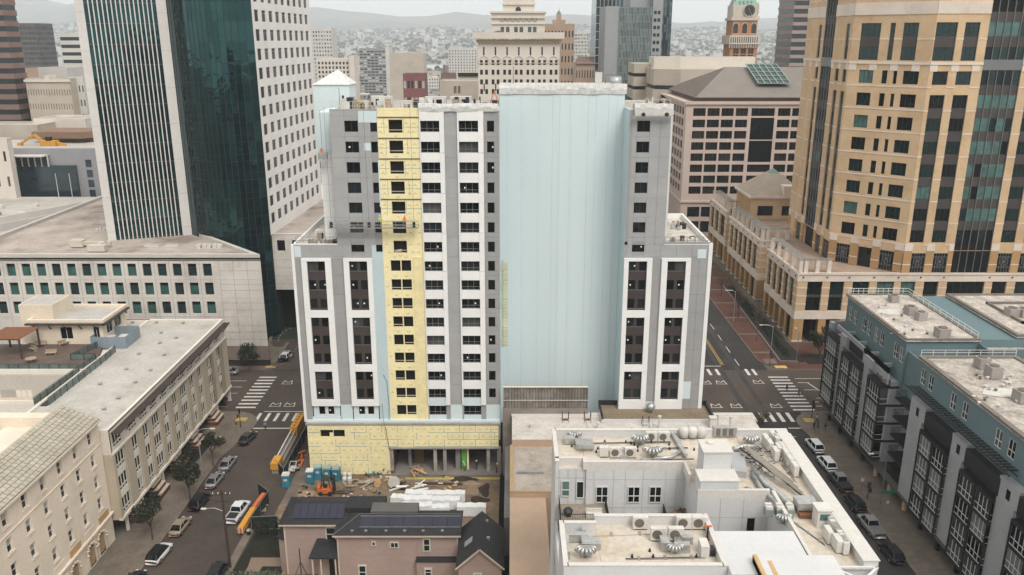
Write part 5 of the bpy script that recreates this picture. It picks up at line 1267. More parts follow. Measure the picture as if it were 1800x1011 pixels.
# white stepped frame in front of the teal storeys
part('white_frame', MB().box(-1.8, -22.5, 1.4, -1.5, -1, 2.2).box(-1.8, -22.5, -.5, -1.5, -13, 2.2), lgrey, UB)
for k in range(4): part('frame_beam', MB().box(-1.5, -5 - 5 * k, 1.5, 0, -4.6 - 5 * k, 2.1), lgrey, UB)
part('dark_terrace', MB().box(-1.45, -13, -.6, -.05, -4, 1.4), blk, UB)
TB3 = thing('teal_near_block', 'teal top storeys with a pale speckled flat roof, nearest the camera', 'building', (60.5, 114, 17)); U3 = Face(TB3, (0, 0, 0), -90); U3b = Face(TB3, (0, 0, 0), 0)
ww = [(.6, 1.3), (2.9, 1.3), (9.2, 1.4), (12.3, 1.4), (20.2, 1.5), (23, 1.5), (30.5, 1.5), (33.2, 1.5)]
punched(U3, 'wall', teal, 0, 45, 0, 7.2, ww, [(3.6, 2.4)], whitef, gw, 2, 2, depth=.2, fw=.09, r=.1, split=.4, rnd=rg)
part('core', MB().box(.25, -45, -1, 17, -.02, 7.1), teal, TB3)
part('link_wall', MB().box(1.5, 0, -2, 1.8, 8, 5.6), teal, TB3)
rp3 = [(-.3, -45), (17, -45), (14.2, .4), (-.3, .4)]
part('roof', MB().prism(rp3, 7.0, 7.25), rooft, TB3); parapet(TB3, rcop, rp3, 7.2, .3, .7)
mb = MB()
for z in (8.0, 8.4): mb.bar((0, .2, z), (14, .2, z), .05)
for q in range(9): mb.box(q * 1.75 - .03, .17, 7.2, q * 1.75 + .03, .23, 8.4)
part('roof_railing', mb, whitef, TB3)
for k in range(34):   # black slatted sunshade
 part('sunshade_slat', MB().box(-1.75, -1.1 - .75 * k, 3.0, -.1, -.75 - .75 * k, 3.08), blk, TB3)
part('sunshade_beam', MB().box(-1.85, -27, 2.88, -1.7, 0, 3.02).box(-.95, -27, 2.85, -.85, 0, 2.99), blk, TB3)
for ya, yb in ((-5.6, -13), (-16.6, -24.5), (-28.5, -36)):   # dark terraces under it
 part('dark_terrace', MB().box(-1.2, yb, -1.2, -.03, ya, 1.2), blk, TB3)
TB2 = thing('teal_rear_block', 'teal block with a curbed pale roof at the right edge of the picture', 'building', (79.3, 143.5, 17)); 
part('wall', MB().box(0, -21.5, -17, 26, 0, 7.6), teal, TB2)
rp2 = [(-.3, -21.8), (26, -21.8), (26, .3), (-.3, .3)]; part('roof', MB().prism(rp2, 7.5, 7.8), rooft, TB2); parapet(TB2, rcop, rp2, 7.75, .3, .6)
part('roof_curb', MB().box(4, -16, 7.8, 20, -15.6, 8.2).box(4, -16, 7.8, 4.4, -5, 8.2).box(4, -5.4, 7.8, 20, -5, 8.2), rcop, TB2)
part('roof_duct', MB().tube([(7, -18.5, 8.6), (22, -18.5, 8.6)], .8, 10), acw, TB2)
# ================= BUILDINGS BEYOND =================
wht = mat('far_white', (.52, .50, .47), .85, var=.08, scale=.1); bei = mat('far_beige', (.44, .385, .32), .85, var=.1, scale=.1, stain=(.3, .25, .2), stain_amt=.3)
crm = mat('far_cream', (.58, .53, .465), .85, var=.07, scale=.1); gry = mat('far_grey', (.26, .26, .26), .85, var=.1, scale=.1)
brn = mat('far_brown', (.16, .10, .08), .85, var=.12, scale=.1); tanf = mat('far_tan', (.36, .26, .19), .85, var=.1, scale=.1)
farwin = glass('far_window', (.018, .02, .022), .15, .5); farwin2 = glass('far_window_b', (.06, .065, .065), .2, .5)
roofl = mat('far_roof', (.38, .35, .315), .95, var=.25, scale=.1, fine=.15)
rf = random.Random(21)
def block(name, label, cat, u0, u1, vt, Y, depth, nc, nr, wm, wfrac=(.55, .5), zb=0.0, ztop_pad=1.2, storey=None, rz=0, wins=None, group=None, side=0, sidem=None, roof=True, base=4.0):
 """facade that faces the camera at distance Y between picture columns u0..u1, top at picture row vt"""
 x0, zt = f2(u0, vt, Y); x1, _ = f2(u1, vt, Y); W = x1 - x0
 t = thing(name, label, cat, (x0, Y, 0), rz, group); F = Face(t, (0, 0, 0), 0)
 st = storey or (zt - ztop_pad - base) / nr; nr = nr if not storey else max(1, int((zt - ztop_pad - base) / storey))
 cw = W / nc; ww = cw * wfrac[0]; wh = st * wfrac[1]
 xs = [(cw * k + (cw - ww) / 2, ww) for k in range(nc)]; zs = [(zt - ztop_pad - st * (k + 1) + (st - wh) * .5, wh) for k in range(nr)][::-1]
 gx, gz, hole = cellgrid(0, W, [(a, a + w) for a, w in xs], 0, zt, [(a, a + h) for a, h in zs])
 F.grid('wall', wm, gx, gz, hole, .35)
 me = [cached(('fw', round(ww, 1), round(wh, 1), g.name), lambda g=g: MB().box(0, .3, 0, ww, .34, wh).mesh('window', g)) for g in (wins or (farwin, farwin, farwin2))]
 sp = [(F.pt(a, 0, z), 0, rf.randrange(len(me))) for z, h in zs[::-1] for a, w in xs]
 pieces('window', me, sp, t)
 body = MB().box(.01, .36, 0, W - .01, depth, zt - .1); part('body', body, sidem or wm, t)
 if roof: part('roof', MB().box(.4, .6, zt - .12, W - .4, depth - .4, zt - .06), roofl, t); part('parapet', MB().box(0, depth - .3, zt - .1, W, depth, zt + .5).box(0, .0, zt, .3, depth - .3, zt + .5).box(W - .3, 0, zt, W, depth - .3, zt + .5).box(.3, 0, zt, W - .3, .3, zt + .5), wm, t)
 if side:   # windows on the side that shows
  S = Face(t, (W, .4, 0), 90) if side > 0 else Face(t, (0, depth, 0), -90); n_ = max(2, int(depth / cw))
  sp = [(S.pt(depth / n_ * k + (depth / n_ - ww) / 2, -.36, z), S.a, rf.randrange(len(me))) for z, h in zs[::-1] for k in range(n_)]
  pieces('window', me, sp, t)
 return t, F, W, zt
# city hall
t, F, W, zt = block('city_hall', 'pale stone civic building with an overhanging bracketed cornice and stepped upper tiers', 'public building', 840, 984, 76, 340, 26, 7, 6, crm, (.1, .1), storey=30, zb=0, ztop_pad=2)
zz = lambda v: f2(900, v, 340)[1]; sc_ = W / 7
for k in range(7):
 cx = sc_ * (k + .5)
 for q in (-1, 1):
  for v, h in ((127, 1.9), (144, 1.9), (161, 1.9), (110, 1.9)): link('window', cached(('chw', h), lambda: MB().box(-.55, -.02, -h / 2, .55, .02, h / 2).mesh('window', farwin)), t, (cx + q * 1.0, -.03, zz(v)))
 part('arch', MB().tube([(cx + 2.0 * math.cos(R(a)), -.1, zz(108) + 2.0 * math.sin(R(a))) for a in range(0, 181, 20)], .18, 5), crm, t)
 link('window', cached('chs', lambda: MB().box(-.3, -.03, -1.6, .3, .01, 1.6).mesh('window', farwin)), t, (cx, -.02, zz(90)))
F.box('string_course', crm, 0, zz(111.5), W, zz(110.5), -.25, .0)
F.box('cornice', crm, -2.0, zz(68), W + 1.6, zz(57), -2.2, 1); F.box('cornice_lower', mat('far_ochre', (.38, .29, .17), .85), -.6, zz(75.5), W + .6, zz(69.5), -.9, 0)
for k in range(26): F.box('bracket', crm, -1.2 + k * (W + 2) / 26, zz(69.5), -.7 + k * (W + 2) / 26, zz(68), -1.9, 0)
x0, z0 = f2(864, 57, 346); x1, z1 = f2(958, 22, 346); t1 = MB().box(x0 - t.location.x, 6, z0 - 1, x1 - t.location.x, 24, z1); part('upper_tier', t1, crm, t)
F.box('tier_cornice', crm, x0 - t.location.x - .6, z1 - 2.2, x1 - t.location.x + .6, z1 - 1.4, 5.3, 6); F.box('tier_cornice', crm, x0 - t.location.x - .6, z1 - .2, x1 - t.location.x + .6, z1 + .5, 5.2, 24.4)
F.box('tier_cornice', crm, x0 - t.location.x - .3, z0 + 3.1, x1 - t.location.x + .3, z0 + 3.5, 5.5, 6)
for u in (883, 892, 901.5, 911, 921, 930.5, 940): 
 xx, z = f2(u, 34, 346); part('roundel', MB().tube([(xx - t.location.x + .85 * math.cos(R(a)), 5.9, z + .85 * math.sin(R(a))) for a in range(0, 361, 40)], .16, 5, cap=False), gry, t)
for u in (883, 892.5, 907, 916.5, 931, 940): xx, z = f2(u, 52, 346); link('window', cached('chu', lambda: MB().box(-.7, -.03, -1, .7, .02, 1).mesh('window', farwin2)), t, (xx - t.location.x, 5.95, z))
x0, z0 = f2(884, 22, 349); x1, z1 = f2(940, -12, 349); part('top_tier', MB().box(x0 - t.location.x, 9, z0 - 1, x1 - t.location.x, 22, z1), crm, t)
F.box('tier_cornice', crm, x0 - t.location.x - .5, z1 - 4.4, x1 - t.location.x + .5, z1 - 3.8, 8.4, 9); xx, z = f2(911, 17, 349)
F.build('arched_window', MB().tube([(xx - t.location.x, 9.2, z), (xx - t.location.x, 8.9, z)], 1.1, 10).box(xx - t.location.x - 1.1, 8.92, z - 1.6, xx - t.location.x + 1.1, 9.1, z), farwin)
F.build('small_gable', MB().prism([(0, 0), (5, 0), (2.5, 1.7)], 0, 1) if False else MB().quad((5.6, 1, zz(57)), (10.6, 1, zz(57)), (8.1, 1, zz(53.5)), (8.1, 1, zz(53.5))), brn)
block('office_building', 'tan stone office building with a small lantern on top, right behind the pale civic building', 'building', 956, 1010, 44, 420, 22, 9, 12, tanf, (.42, .5), side=0)
x0, z0 = f2(972, 44, 428); x1, z1 = f2(994, 34, 428); ln = thing('roof_lantern', 'small tan lantern on the roof of the tan office building', 'lantern', (x0, 428, z0 - .2)); part('body', MB().box(0, 0, 0, x1 - x0, 6, z1 - z0).box((x1 - x0) * .32, 2, z1 - z0, (x1 - x0) * .68, 5, z1 - z0 + 2.6), tanf, ln); part('finial', MB().lathe([(1.4, 0), (.9, .8), (.1, 2.0), (.05, 3.4)], 8, ((x1 - x0) / 2, 3.5, z1 - z0 + 2.6)), mat('finial_green', (.14, .17, .15), .6), ln)
block('apartment_tower_far', 'pale grid fronted apartment tower standing alone right of the tan office building', 'building', 1010, 1034, 56, 700, 18, 9, 15, wht, (.55, .6), storey=2.7, wins=(farwin2, gry))
block('hotel', 'small tan hotel with red tiled roof corners beside the dark blue tower', 'building', 1012, 1050, 112, 520, 20, 8, 5, tanf, (.35, .45)); 
x0, z0 = f2(1010, 112, 520); x1, _ = f2(1050, 112, 520); part('tiled_roof', MB().poly([(0, -1, 0), (x1 - x0, -1, 0), (x1 - x0, 9, 4), (2, 9, 4)]).poly([(0, -1, 0), (2, 9, 4), (0, 12, 0)]), brn, bpy.data.objects['hotel'], (0, 0, z0 - .1))
mull = mat('mullion_pale', (.30, .32, .33), .5)
dg = glass('glass_navy', (.020, .032, .045), .06, .9); dg2 = glass('glass_sky', (.10, .135, .15), .1, .9)
def curtain(name, label, u0, u1, vt, Y, depth, nc, nr, glasses, frame, fr=.16, fd=.25, group=None):
 x0, zt = f2(u0, vt, Y); x1, _ = f2(u1, vt, Y); W = x1 - x0
 t = thing(name, label, 'skyscraper', (x0, Y, 0), 0, group); cw, ch = W / nc, zt / nr
 me = [cached(('cur', round(cw, 2), round(ch, 2), g.name), lambda g=g: MB().box(0, 0, 0, cw, .1, ch).mesh('glass_pane', g)) for g in glasses]
 pieces('glass_pane', me, [((k * cw, 0, zt - (j + 1) * ch), 0, rf.randrange(len(me))) for j in range(nr) for k in range(nc)], t)
 mb = MB()
 for k in range(nc + 1): mb.box(k * cw - fr / 2, -fd, 0, k * cw + fr / 2, .01, zt)
 part('mullions', mb, frame, t, kind='stuff'); mb = MB()
 for j in range(nr + 1): mb.box(0, -fd * .8, j * ch - fr / 2, W, .01, j * ch + fr / 2)
 part('transoms', mb, frame, t, kind='stuff'); part('body', MB().box(.02, .12, 0, W - .02, depth, zt), glasses[0], t)
 return t, W, zt
curtain('navy_tower', 'dark navy glass tower with pale frame lines left of the teal office slab', 1050, 1106, -60, 520, 30, 8, 24, [dg, dg, dspan], mull, .35)
part('pylon', MB().box(0, 0, 0, 3.8, 4, f2(1060, 66, 500)[1]), tanf, None, (f2(1060, 66, 500)[0], 500, 0)); o = bpy.data.objects['pylon']; tag(o, 'narrow rust brown shaft in front of the navy glass tower', 'tower')
tg = [glass('glass_teal_far', (.06, .10, .105), .15, .7), glass('glass_teal_far_b', (.12, .17, .17), .2, .7)]
t, W, zt = curtain('teal_slab', 'teal glass office slab with horizontal bands beside the navy tower', 1090, 1148, 13, 400, 4, 22, 26, tg, gry, .14, .2)
part('side_wall', MB().box(-6.5, .4, 0, -.02, 26, zt + .5), mat('slab_grey', (.27, .28, .285), .8, var=.05), t); part('core_wall', MB().box(W + .02, 0, 0, W + 4.6, 26, zt + 12).box(W - 10, 4, 0, W, 26, zt + 12), MATS['slab_grey'], t)
for j in range(12): 
 for q in (0, 1): part('window', MB().box(W + .6 + 1.7 * q, -.05, zt - 3 - 3.3 * j, W + 1.8 + 1.7 * q, .02, zt - 1.5 - 3.3 * j), farwin, t)
curtain('mirror_tower', 'blue mirror glass tower edge right of the teal office slab', 1162, 1184, -40, 450, 24, 5, 26, [dg, dg2], metal_d, .2)
# layered beige building
ly = thing('layered_building', 'wide beige building with stepped blank bands behind the hipped office', 'building', (f2(1150, 110, 352)[0], 352, 0)); zl = f2(1150, 121, 352)[1]
part('wall', MB().prism([(0, 0), (10, -6), (34, -6), (48, 4), (48, 26), (0, 26)], zl - 6.5, zl), bei, ly); part('window_band', MB().prism([(1, 1), (10, -5.2), (33, -5.2), (47, 5), (47, 25), (1, 25)], zl - 8.2, zl - 6.5), farwin, ly)
part('wall', MB().prism([(0, 0), (10, -6), (34, -6), (48, 4), (48, 26), (0, 26)], zl - 14, zl - 8.2), bei, ly); part('wall', MB().prism([(1, 1), (10, -5.2), (33, -5.2), (47, 5), (47, 25), (1, 25)], 0, zl - 14), bei, ly)
part('upper_wall', MB().prism([(1.5, 10), (12, 6), (44, 9), (47, 24), (2, 26)], zl, zl + 4.4), crm, ly); part('roof', MB().prism([(2, 11), (12, 7), (43, 10), (46, 23), (3, 25)], zl + 4.41, zl + 4.46), roofl, ly)
l2 = thing('parking_structure', 'beige stepped parking structure with open dark levels left of the wide beige building', 'parking', (f2(1115, 110, 372)[0], 372, 0)); z2 = f2(1115, 112, 372)[1]
for k in range(4): part('level_wall', MB().box(0, 0, z2 - 5.5 * k - 4.0, 12, 20, z2 - 5.5 * k), bei, l2); part('dark_level', MB().box(.3, .5, z2 - 5.5 * k - 5.5, 11.7, 19, z2 - 5.5 * k - 4.0), void, l2)
# clock tower
ct_x0, _ = f2(1285, 60, 430); ct_x1, _ = f2(1333, 60, 430); cw = ct_x1 - ct_x0; cz = lambda v: f2(1300, v, 430)[1]
ct = thing('clock_tower', 'brick clock tower with a pale belfry and a green copper top', 'tower', (ct_x0, 430, 0)); CFc = Face(ct, (0, 0, 0), 0)
brk = mat('clock_brick', (.38, .18, .085), .85, var=.1); tc = mat('terracotta_pale', (.50, .44, .37), .85, var=.08)
punched(CFc, 'shaft', brk, 0, cw, 0, cz(78), [(cw * (k + .5) / 3 - 1.4 + (1 - k) * .8, 2.8) for k in range(3)], [(cz(v) - 1.3, 2.6) for v in (140, 126, 112.5, 101, 90)], brn, [farwin], 2, 2, depth=.5, r=.4)
part('body', MB().box(.02, .5, 0, cw - .02, cw, cz(78)), brk, ct)
CFc.box('balcony', tc, -.9, cz(78), cw + .9, cz(62), -1.2, cw + .9); 
for k in range(13): CFc.box('balcony_bracket', tc, -.7 + k * (cw + 1.2) / 12.5, cz(84), -.2 + k * (cw + 1.2) / 12.5, cz(77.5), -.9, 0); CFc.box('baluster', farwin2, -.3 + k * (cw + .4) / 13, cz(75), .2 + k * (cw + .4) / 13, cz(65), -1.24, -1.2)
part('belfry_shaft', MB().box(.6, .8, cz(62), cw - .6, cw - .6, cz(36)), brk, ct)
for k in range(3):
 cx = cw * (k + .5) / 3; z0 = cz(59)
 part('arched_opening', MB().box(cx - 1.1, .6, z0, cx + 1.1, .85, cz(45)).tube([(cx, .85, cz(45)), (cx, .62, cz(45))], 1.1, 12), farwin, ct); part('arch_trim', MB().tube([(cx + 1.25 * math.cos(R(a)), .7, cz(45) + 1.25 * math.sin(R(a))) for a in range(0, 181, 20)], .18, 5).box(cx - 1.4, .6, z0 - .3, cx + 1.4, .8, z0), tc, ct)
part('cornice', MB().box(-.2, .2, cz(36), cw + .2, cw, cz(31)), tc, ct)
part('clock_stage', MB().box(.6, .9, cz(31), cw - .6, cw - .8, cz(9)), tc, ct)
for k in range(9): part('balustrade_post', MB().box(.2 + k * (cw - .7) / 8, .3, cz(31), .6 + k * (cw - .7) / 8, .6, cz(28)), tc, ct)
ccx, ccz = cw * .62, cz(18.5); ck = part('clock_face', MB().tube([(ccx, .9, ccz), (ccx, .55, ccz)], 3.0, 28), mat('clock_black', (.02, .02, .02), .5), ct)
part('rim', MB().tube([(ccx + 2.9 * math.cos(R(a)), .5, ccz + 2.9 * math.sin(R(a))) for a in range(0, 361, 15)], .22, 6, cap=False), tc, ck)
for a in range(0, 360, 30): part('hour_mark', MB().bar((ccx + 2.0 * math.sin(R(a)), .5, ccz + 2.0 * math.cos(R(a))), (ccx + 2.6 * math.sin(R(a)), .5, ccz + 2.6 * math.cos(R(a))), .25, .1), tc, ck)
part('clock_hand', MB().bar((ccx, .48, ccz), (ccx + 1.2, .48, ccz - 1.7), .22, .08), tc, ck); part('clock_hand', MB().bar((ccx, .46, ccz), (ccx - .6, .46, ccz + 1.3), .28, .08), tc, ck)
vg = mat('copper_green', (.22, .36, .29), .7, var=.1); part('copper_roof', MB().prism([(1.3, 1.6), (cw - 1.3, 1.6), (cw - 1.3, cw - 1.6), (1.3, cw - 1.6)], cz(9), cz(8)).quad((1.0, 1.2, cz(9)), (cw - 1, 1.2, cz(9)), (cw * .68, cw * .4, cz(-30)), (cw * .32, cw * .4, cz(-30))).quad((cw - 1, 1.2, cz(9)), (cw - 1, cw - 1, cz(9)), (cw * .68, cw * .6, cz(-30)), (cw * .68, cw * .4, cz(-30))).quad((1.0, cw - 1, cz(9)), (1.0, 1.2, cz(9)), (cw * .32, cw * .4, cz(-30)), (cw * .32, cw * .6, cz(-30))), vg, ct)
for k in range(4): part('dormer', MB().box(cw * (.26 + .14 * k), 1.0, cz(7), cw * (.31 + .14 * k), 3, cz(1)), vg, ct)
for x in (0.2, cw - 1.4): part('pinnacle', MB().lathe([(.7, 0), (.6, 3.4), (.1, 6)], 6, (x + .6, 1.2, cz(24))), tc, ct)
# banded building at the right
def banded(name, label, u0, u1, vt, Y, depth, st, wm, gm, rz=0, frac=.45, nmull=0, side=False):
 x0, zt = f2(u0, vt, Y); x1, _ = f2(u1, vt, Y); W = x1 - x0; t = thing(name, label, 'building', (x0, Y, 0), rz)
 n_ = int(zt / st)
 for k in range(n_): part('wall_band', MB().box(0, 0, zt - st * (k + 1) + st * frac, W, depth, zt - st * k), wm, t); part('window_band', MB().box(.25, .3, zt - st * (k + 1), W - .25, depth - .3, zt - st * (k + 1) + st * frac), gm, t)
 part('base', MB().box(.0, 0, 0, W, depth, zt - st * n_), wm, t); part('roof', MB().box(.3, .3, zt, W - .3, depth - .3, zt + .1), roofl, t)
 return t, W, zt
banded('banded_tower', 'tower with alternating pink stone and black glass bands behind the tan tower', 1402, 1475, -50, 440, 26, 4.0, mat('band_pink', (.30, .23, .21), .8), farwin, frac=.58)
block('white_office_far', 'distant white punched office block left of the banded tower', 'building', 1374, 1408, 82, 900, 30, 7, 8, wht, (.45, .45))
# left background
banded('brown_banded_tower', 'brown tower with pale and dark bands at the left edge of the picture', -90, -8, -60, 330, 9, 3.9, mat('band_brown', (.20, .13, .11), .8), farwin, frac=.5)
block('grid_tower', 'dark grid fronted office tower standing alone before the hazy hills at upper left', 'building', 17, 62, 42, 600, 22, 14, 22, mat('grid_grey', (.10, .095, .095), .7), (.6, .6), wins=(farwin, farwin2), side=1)
banded('striped_office', 'white office block with dark window stripes left of the striped glass tower', 103, 150, 58, 450, 26, 3.8, wht, farwin, frac=.46)
t, F, W, zt = block('old_hotel', 'beige old hotel with rows of small windows and stepped wings at left', 'building', 44, 122, 140, 330, 14, 17, 9, bei, (.28, .42), ztop_pad=2.2)
F.box('cornice', crm, -.4, zt - .9, W + .4, zt, -.5, 0); part('centre_gable', MB().box(W * .45, -.4, zt - 1, W * .56, 5, zt + 1.6), crm, t)
block('white_block', 'tall white walled block rising behind the beige old hotel', 'building', 66, 118, 121, 350, 18, 9, 2, wht, (.05, .05)); block('white_wing', 'narrow white wing right of the beige old hotel', 'building', 122, 146, 138, 335, 16, 4, 9, wht, (.4, .45))
block('brick_apartments', 'dark red brick apartment block with pale cornice at the left edge', 'building', -40, 40, 152, 340, 6, 12, 7, brn, (.42, .5), wins=(farwin2, farwin, wht)); part('cornice', MB().box(0, 0, 0, 22, 4, 1.4), wht, bpy.data.objects['brick_apartments'], (0, -1, f2(0, 152, 340)[1] - .5))
block('long_building', 'long low beige building with a row of small dark windows at left', 'building', -60, 66, 222, 300, 14, 30, 1, bei, (.45, .35), base=7)
block('low_pale_building', 'low pale building with four windows below the beige old hotel', 'building', 58, 150, 211, 312, 16, 9, 1, crm, (.5, .35), base=8)
block('concrete_block', 'pale tan concrete block behind the dark grid tower foot', 'building', 26, 104, 122, 420, 20, 6, 4, tanf, (.6, .3))
bs = thing('brown_roof_slab', 'brown flat roofed hall with deep eaves between pale roofs at left', 'building', (f2(56, 240, 285)[0], 285, 0)); zt = f2(56, 232, 285)[1]
part('wall', MB().prism([(2, 2), (20, 3), (24, 12), (2, 14)], 0, zt - 2.2), brn, bs); part('roof', MB().prism([(0, 0), (17, -1), (22, 5), (23, 14), (0, 14)], zt - 2.2, zt), mat('slab_brown', (.20, .125, .085), .8), bs)
gb = thing('grey_hall', 'grey hall with a navy glass front and a white framed rooftop bar at left', 'building', (f2(140, 290, 270)[0], 270, 0)); zt = f2(140, 262, 270)[1]
part('wall', MB().box(-45, 1.0, 0, 6, 26, zt), mat('hall_grey', (.27, .27, .28), .8, var=.06), gb); part('glass_front', MB().box(-45, -.2, 0, -1.5, .9, f2(140, 291, 270)[1]), dg, gb); part('roof', MB().box(-44, 2, zt, 5, 25, zt + .1), roofl, gb)
zg = f2(140, 291, 270)[1]; part('bar_roof', MB().box(-23, -3.2, zg + 3.1, -10, .9, zg + 3.5), wht, gb)
for k in range(7): part('bar_post', MB().box(-22.8 + 2.12 * k, -.6, zg - .3, -22.45 + 2.12 * k, -.2, zg + 3.1), wht, gb)
for k in range(6): part('bar_window', MB().box(-22.4 + 2.12 * k, -.4, zg, -20.75 + 2.12 * k, -.3, zg + 3), farwin, gb)
for k in range(5): part('side_window', MB().box(1.5, .9, zt - 6 - 3.3 * k, 3.4, 1.1, zt - 3.6 - 3.3 * k), dg, gb)
for u in (97, 121): x, z = f2(u, 305, 262); o = part('flag_pole', MB().lathe([(.14, 0), (.10, z)], 8, (0, 0, 0)), wht, None, (x, 262, 0)); tag(o, 'left white flagpole before the navy glass front' if u == 97 else 'right white flagpole before the navy glass front', 'flagpole', 'flagpoles before the navy glass front')
block('cream_corner', 'cream corner building with two windows below the left edge roofs', 'building', -60, 12, 246, 262, 2.5, 4, 4, crm, (.25, .4), base=6)
mr = thing('mansard_building', 'grey slope walled building with a cluttered roof left of the white office block', 'building', (-150, 205, 0)); zt = 20.5
part('wall', MB().box(-40, 0, 0, 29, 60, zt), mat('mansard_grey', (.17, .17, .175), .8), mr); part('roof', MB().box(-39, 1, zt, 28, 59, zt + .15), roofl, mr)
part('white_wall', MB().bar((2, 3, zt + 1), (28, 52, zt + 1), .5, 2.4).bar((10, 3, zt + .8), (28, 38, zt + .8), .4, 2), wht, mr); part('cupola', MB().box(1.5, 14, zt, 5, 17, zt + 2.6).poly([(1, 13.5, zt + 2.6), (5.5, 13.5, zt + 2.6), (3.25, 15.5, zt + 4.2)]).poly([(5.5, 13.5, zt + 2.6), (5.5, 17.5, zt + 2.6), (3.25, 15.5, zt + 4.2)]), gry, mr)
for k in range(14): part('roof_unit', MB().box(0, 0, 0, rf.uniform(1, 3), rf.uniform(.8, 2), rf.uniform(.4, 1.3)), rf.choice([gry, crm, wht]), mr, (rf.uniform(-12, 24), rf.uniform(4, 45), zt + .1))
part('small_window', MB().box(11, -.05, zt - 6, 12, .02, zt - 4), wht, mr)
# excavator on the roof area
ex = thing('excavator', 'yellow orange excavator with its arm raised behind the grey hall roof', 'excavator', (f2(78, 255, 276)[0], 278, f2(78, 262, 276)[1])); ym_ = mat('machine_yellow', (.52, .25, .03), .6, var=.1)
part('body', MB().box(-2, -1.2, .9, 3.2, 1.4, 2.6), ym_, ex); part('cab', MB().box(.2, -1.3, 2.6, 1.8, 0, 3.9), farwin, ex); part('arm', MB().bar((-1.5, 0, 2.2), (-4, 0, 4.4), .7, .8).bar((-4, 0, 4.4), (-8.8, 0, 1.6), .5, .6), ym_, ex); part('bucket', MB().box(-9.8, -.6, .6, -8.4, .6, 1.8), ym_, ex); part('track', MB().box(-2, -1.4, 0, 2.8, -.7, .9).box(-2, .8, 0, 2.8, 1.5, .9), blackm, ex); part('boom', MB().bar((1, 0, 2.4), (6, 0, .8), .9, 1.0), ym_, ex)
# mid distance
block('pale_tower_far', 'pale apartment tower half hidden behind the punched office tower at left centre', 'building', 543, 582, 50, 650, 20, 8, 14, wht, (.5, .5), storey=2.8, wins=(farwin2, gry))
block('punched_office', 'tan office block with a grid of square dark windows left of centre', 'building', 557, 613, 104, 600, 18, 9, 7, crm, (.55, .6), storey=3.05); block('blank_wing', 'blank cream stair wing right of the punched tan office block', 'building', 613, 622, 100, 598, 18, 1, 1, crm, (.05, .05))
block('balcony_block', 'grey apartment slab with long balconies in front of the far houses', 'building', 631, 677, 86, 820, 20, 7, 9, gry, (.82, .5), storey=2.7, wins=(farwin2, wht, farwin)); block('white_end_wall', 'white end wall tower touching the grey balcony slab', 'building', 677, 684, 84, 820, 20, 1, 1, wht, (.05, .05))
block('blank_building', 'large blank beige building with a plain wall left of the lake', 'building', 684, 744, 95, 720, 26, 1, 1, bei, (.03, .03))
block('white_tower', 'white apartment tower with vertical rows of dark windows by the lake', 'building', 788, 838, 85, 900, 22, 10, 12, wht, (.35, .5), storey=2.9); 
block('red_balcony_block', 'dark red apartment block with open balconies in the middle distance', 'building', 708, 747, 131, 560, 16, 6, 4, mat('far_red', (.17, .06, .06), .85), (.7, .45), wins=(bei, farwin))
block('blank_hall', 'blank beige hall with two brown doors left of the civic building', 'building', 773, 846, 144, 400, 20, 1, 1, bei, (.02, .02)); part('door', MB().box(8, -.06, 0, 9.3, .02, 3.3).box(9.9, -.06, 0, 11.2, .02, 3.3), brn, bpy.data.objects['blank_hall'], (-1.5, 0, f2(0, 164, 400)[1]))
t, F, W, zt = block('corniced_building', 'low building with a black cornice left of the civic building', 'building', 806, 846, 130, 440, 14, 7, 1, crm, (.45, .35), base=14); F.box('cornice', void, -.3, zt - 1.2, W, zt + .6, -.8, 0)
block('brick_building', 'small red brick building with pale trim right of the lake end', 'building', 775, 800, 130, 620, 14, 5, 2, brn, (.3, .4))
# dense low blocks: each its own thing
cols6 = [('white', wht), ('cream', crm), ('beige', bei), ('grey', gry), ('tan', tanf), ('brown', brn)]
def low(x, y, w, d, h, k, g):
 nm, m = cols6[k]; b_ = x / max(abs(y), 1); rg_ = 'left of the striped tower' if b_ < -.46 else ('between the striped tower and the lake' if b_ < -.14 else ('behind the blue wall and civic building' if b_ < .14 else 'right of the mirror glass tower'))
 if y < 0: rg_ = 'behind the viewpoint'
 ds = '%s %s' % ('wide' if w > 28 else 'narrow', nm); hs_ = 'tall' if h > 16 else 'low'; t = thing('town_building', '%s %s block in the %s town %s' % (hs_, ds, 'near' if y < 650 else 'far', rg_), 'building', (x, y, 0), rf.choice([0, .12, -.1]), '%s %s town blocks %s' % (hs_, ds, rg_))
 part('wall', MB().box(-w / 2, -d / 2, 0, w / 2, d / 2, h), m, t); part('roof', MB().box(-w / 2 + .3, -d / 2 + .3, h, w / 2 - .3, d / 2 - .3, h + .06), rf.choice([roofl, roofl, gry, crm]), t)
 mb = MB()
 for z in range(3, int(h), 4):
  for q in range(int(w / 3.2)): mb.box(-w / 2 + 1 + 3.2 * q, -d / 2 - .05, h - z, -w / 2 + 2.4 + 3.2 * q, -d / 2 + .02, h - z + 1.6)
 if mb.v: part('windows', mb, farwin, t, kind='stuff')
 if rf.random() < .7: part('roof_unit', MB().box(-2, -1, h, 2, 2, h + rf.uniform(1, 2.4)).box(w * .3 - 1, -d * .2, h, w * .3 + 1, -d * .2 + 2, h + 1), rf.choice([gry, wht, crm]), t)
n_ = 0
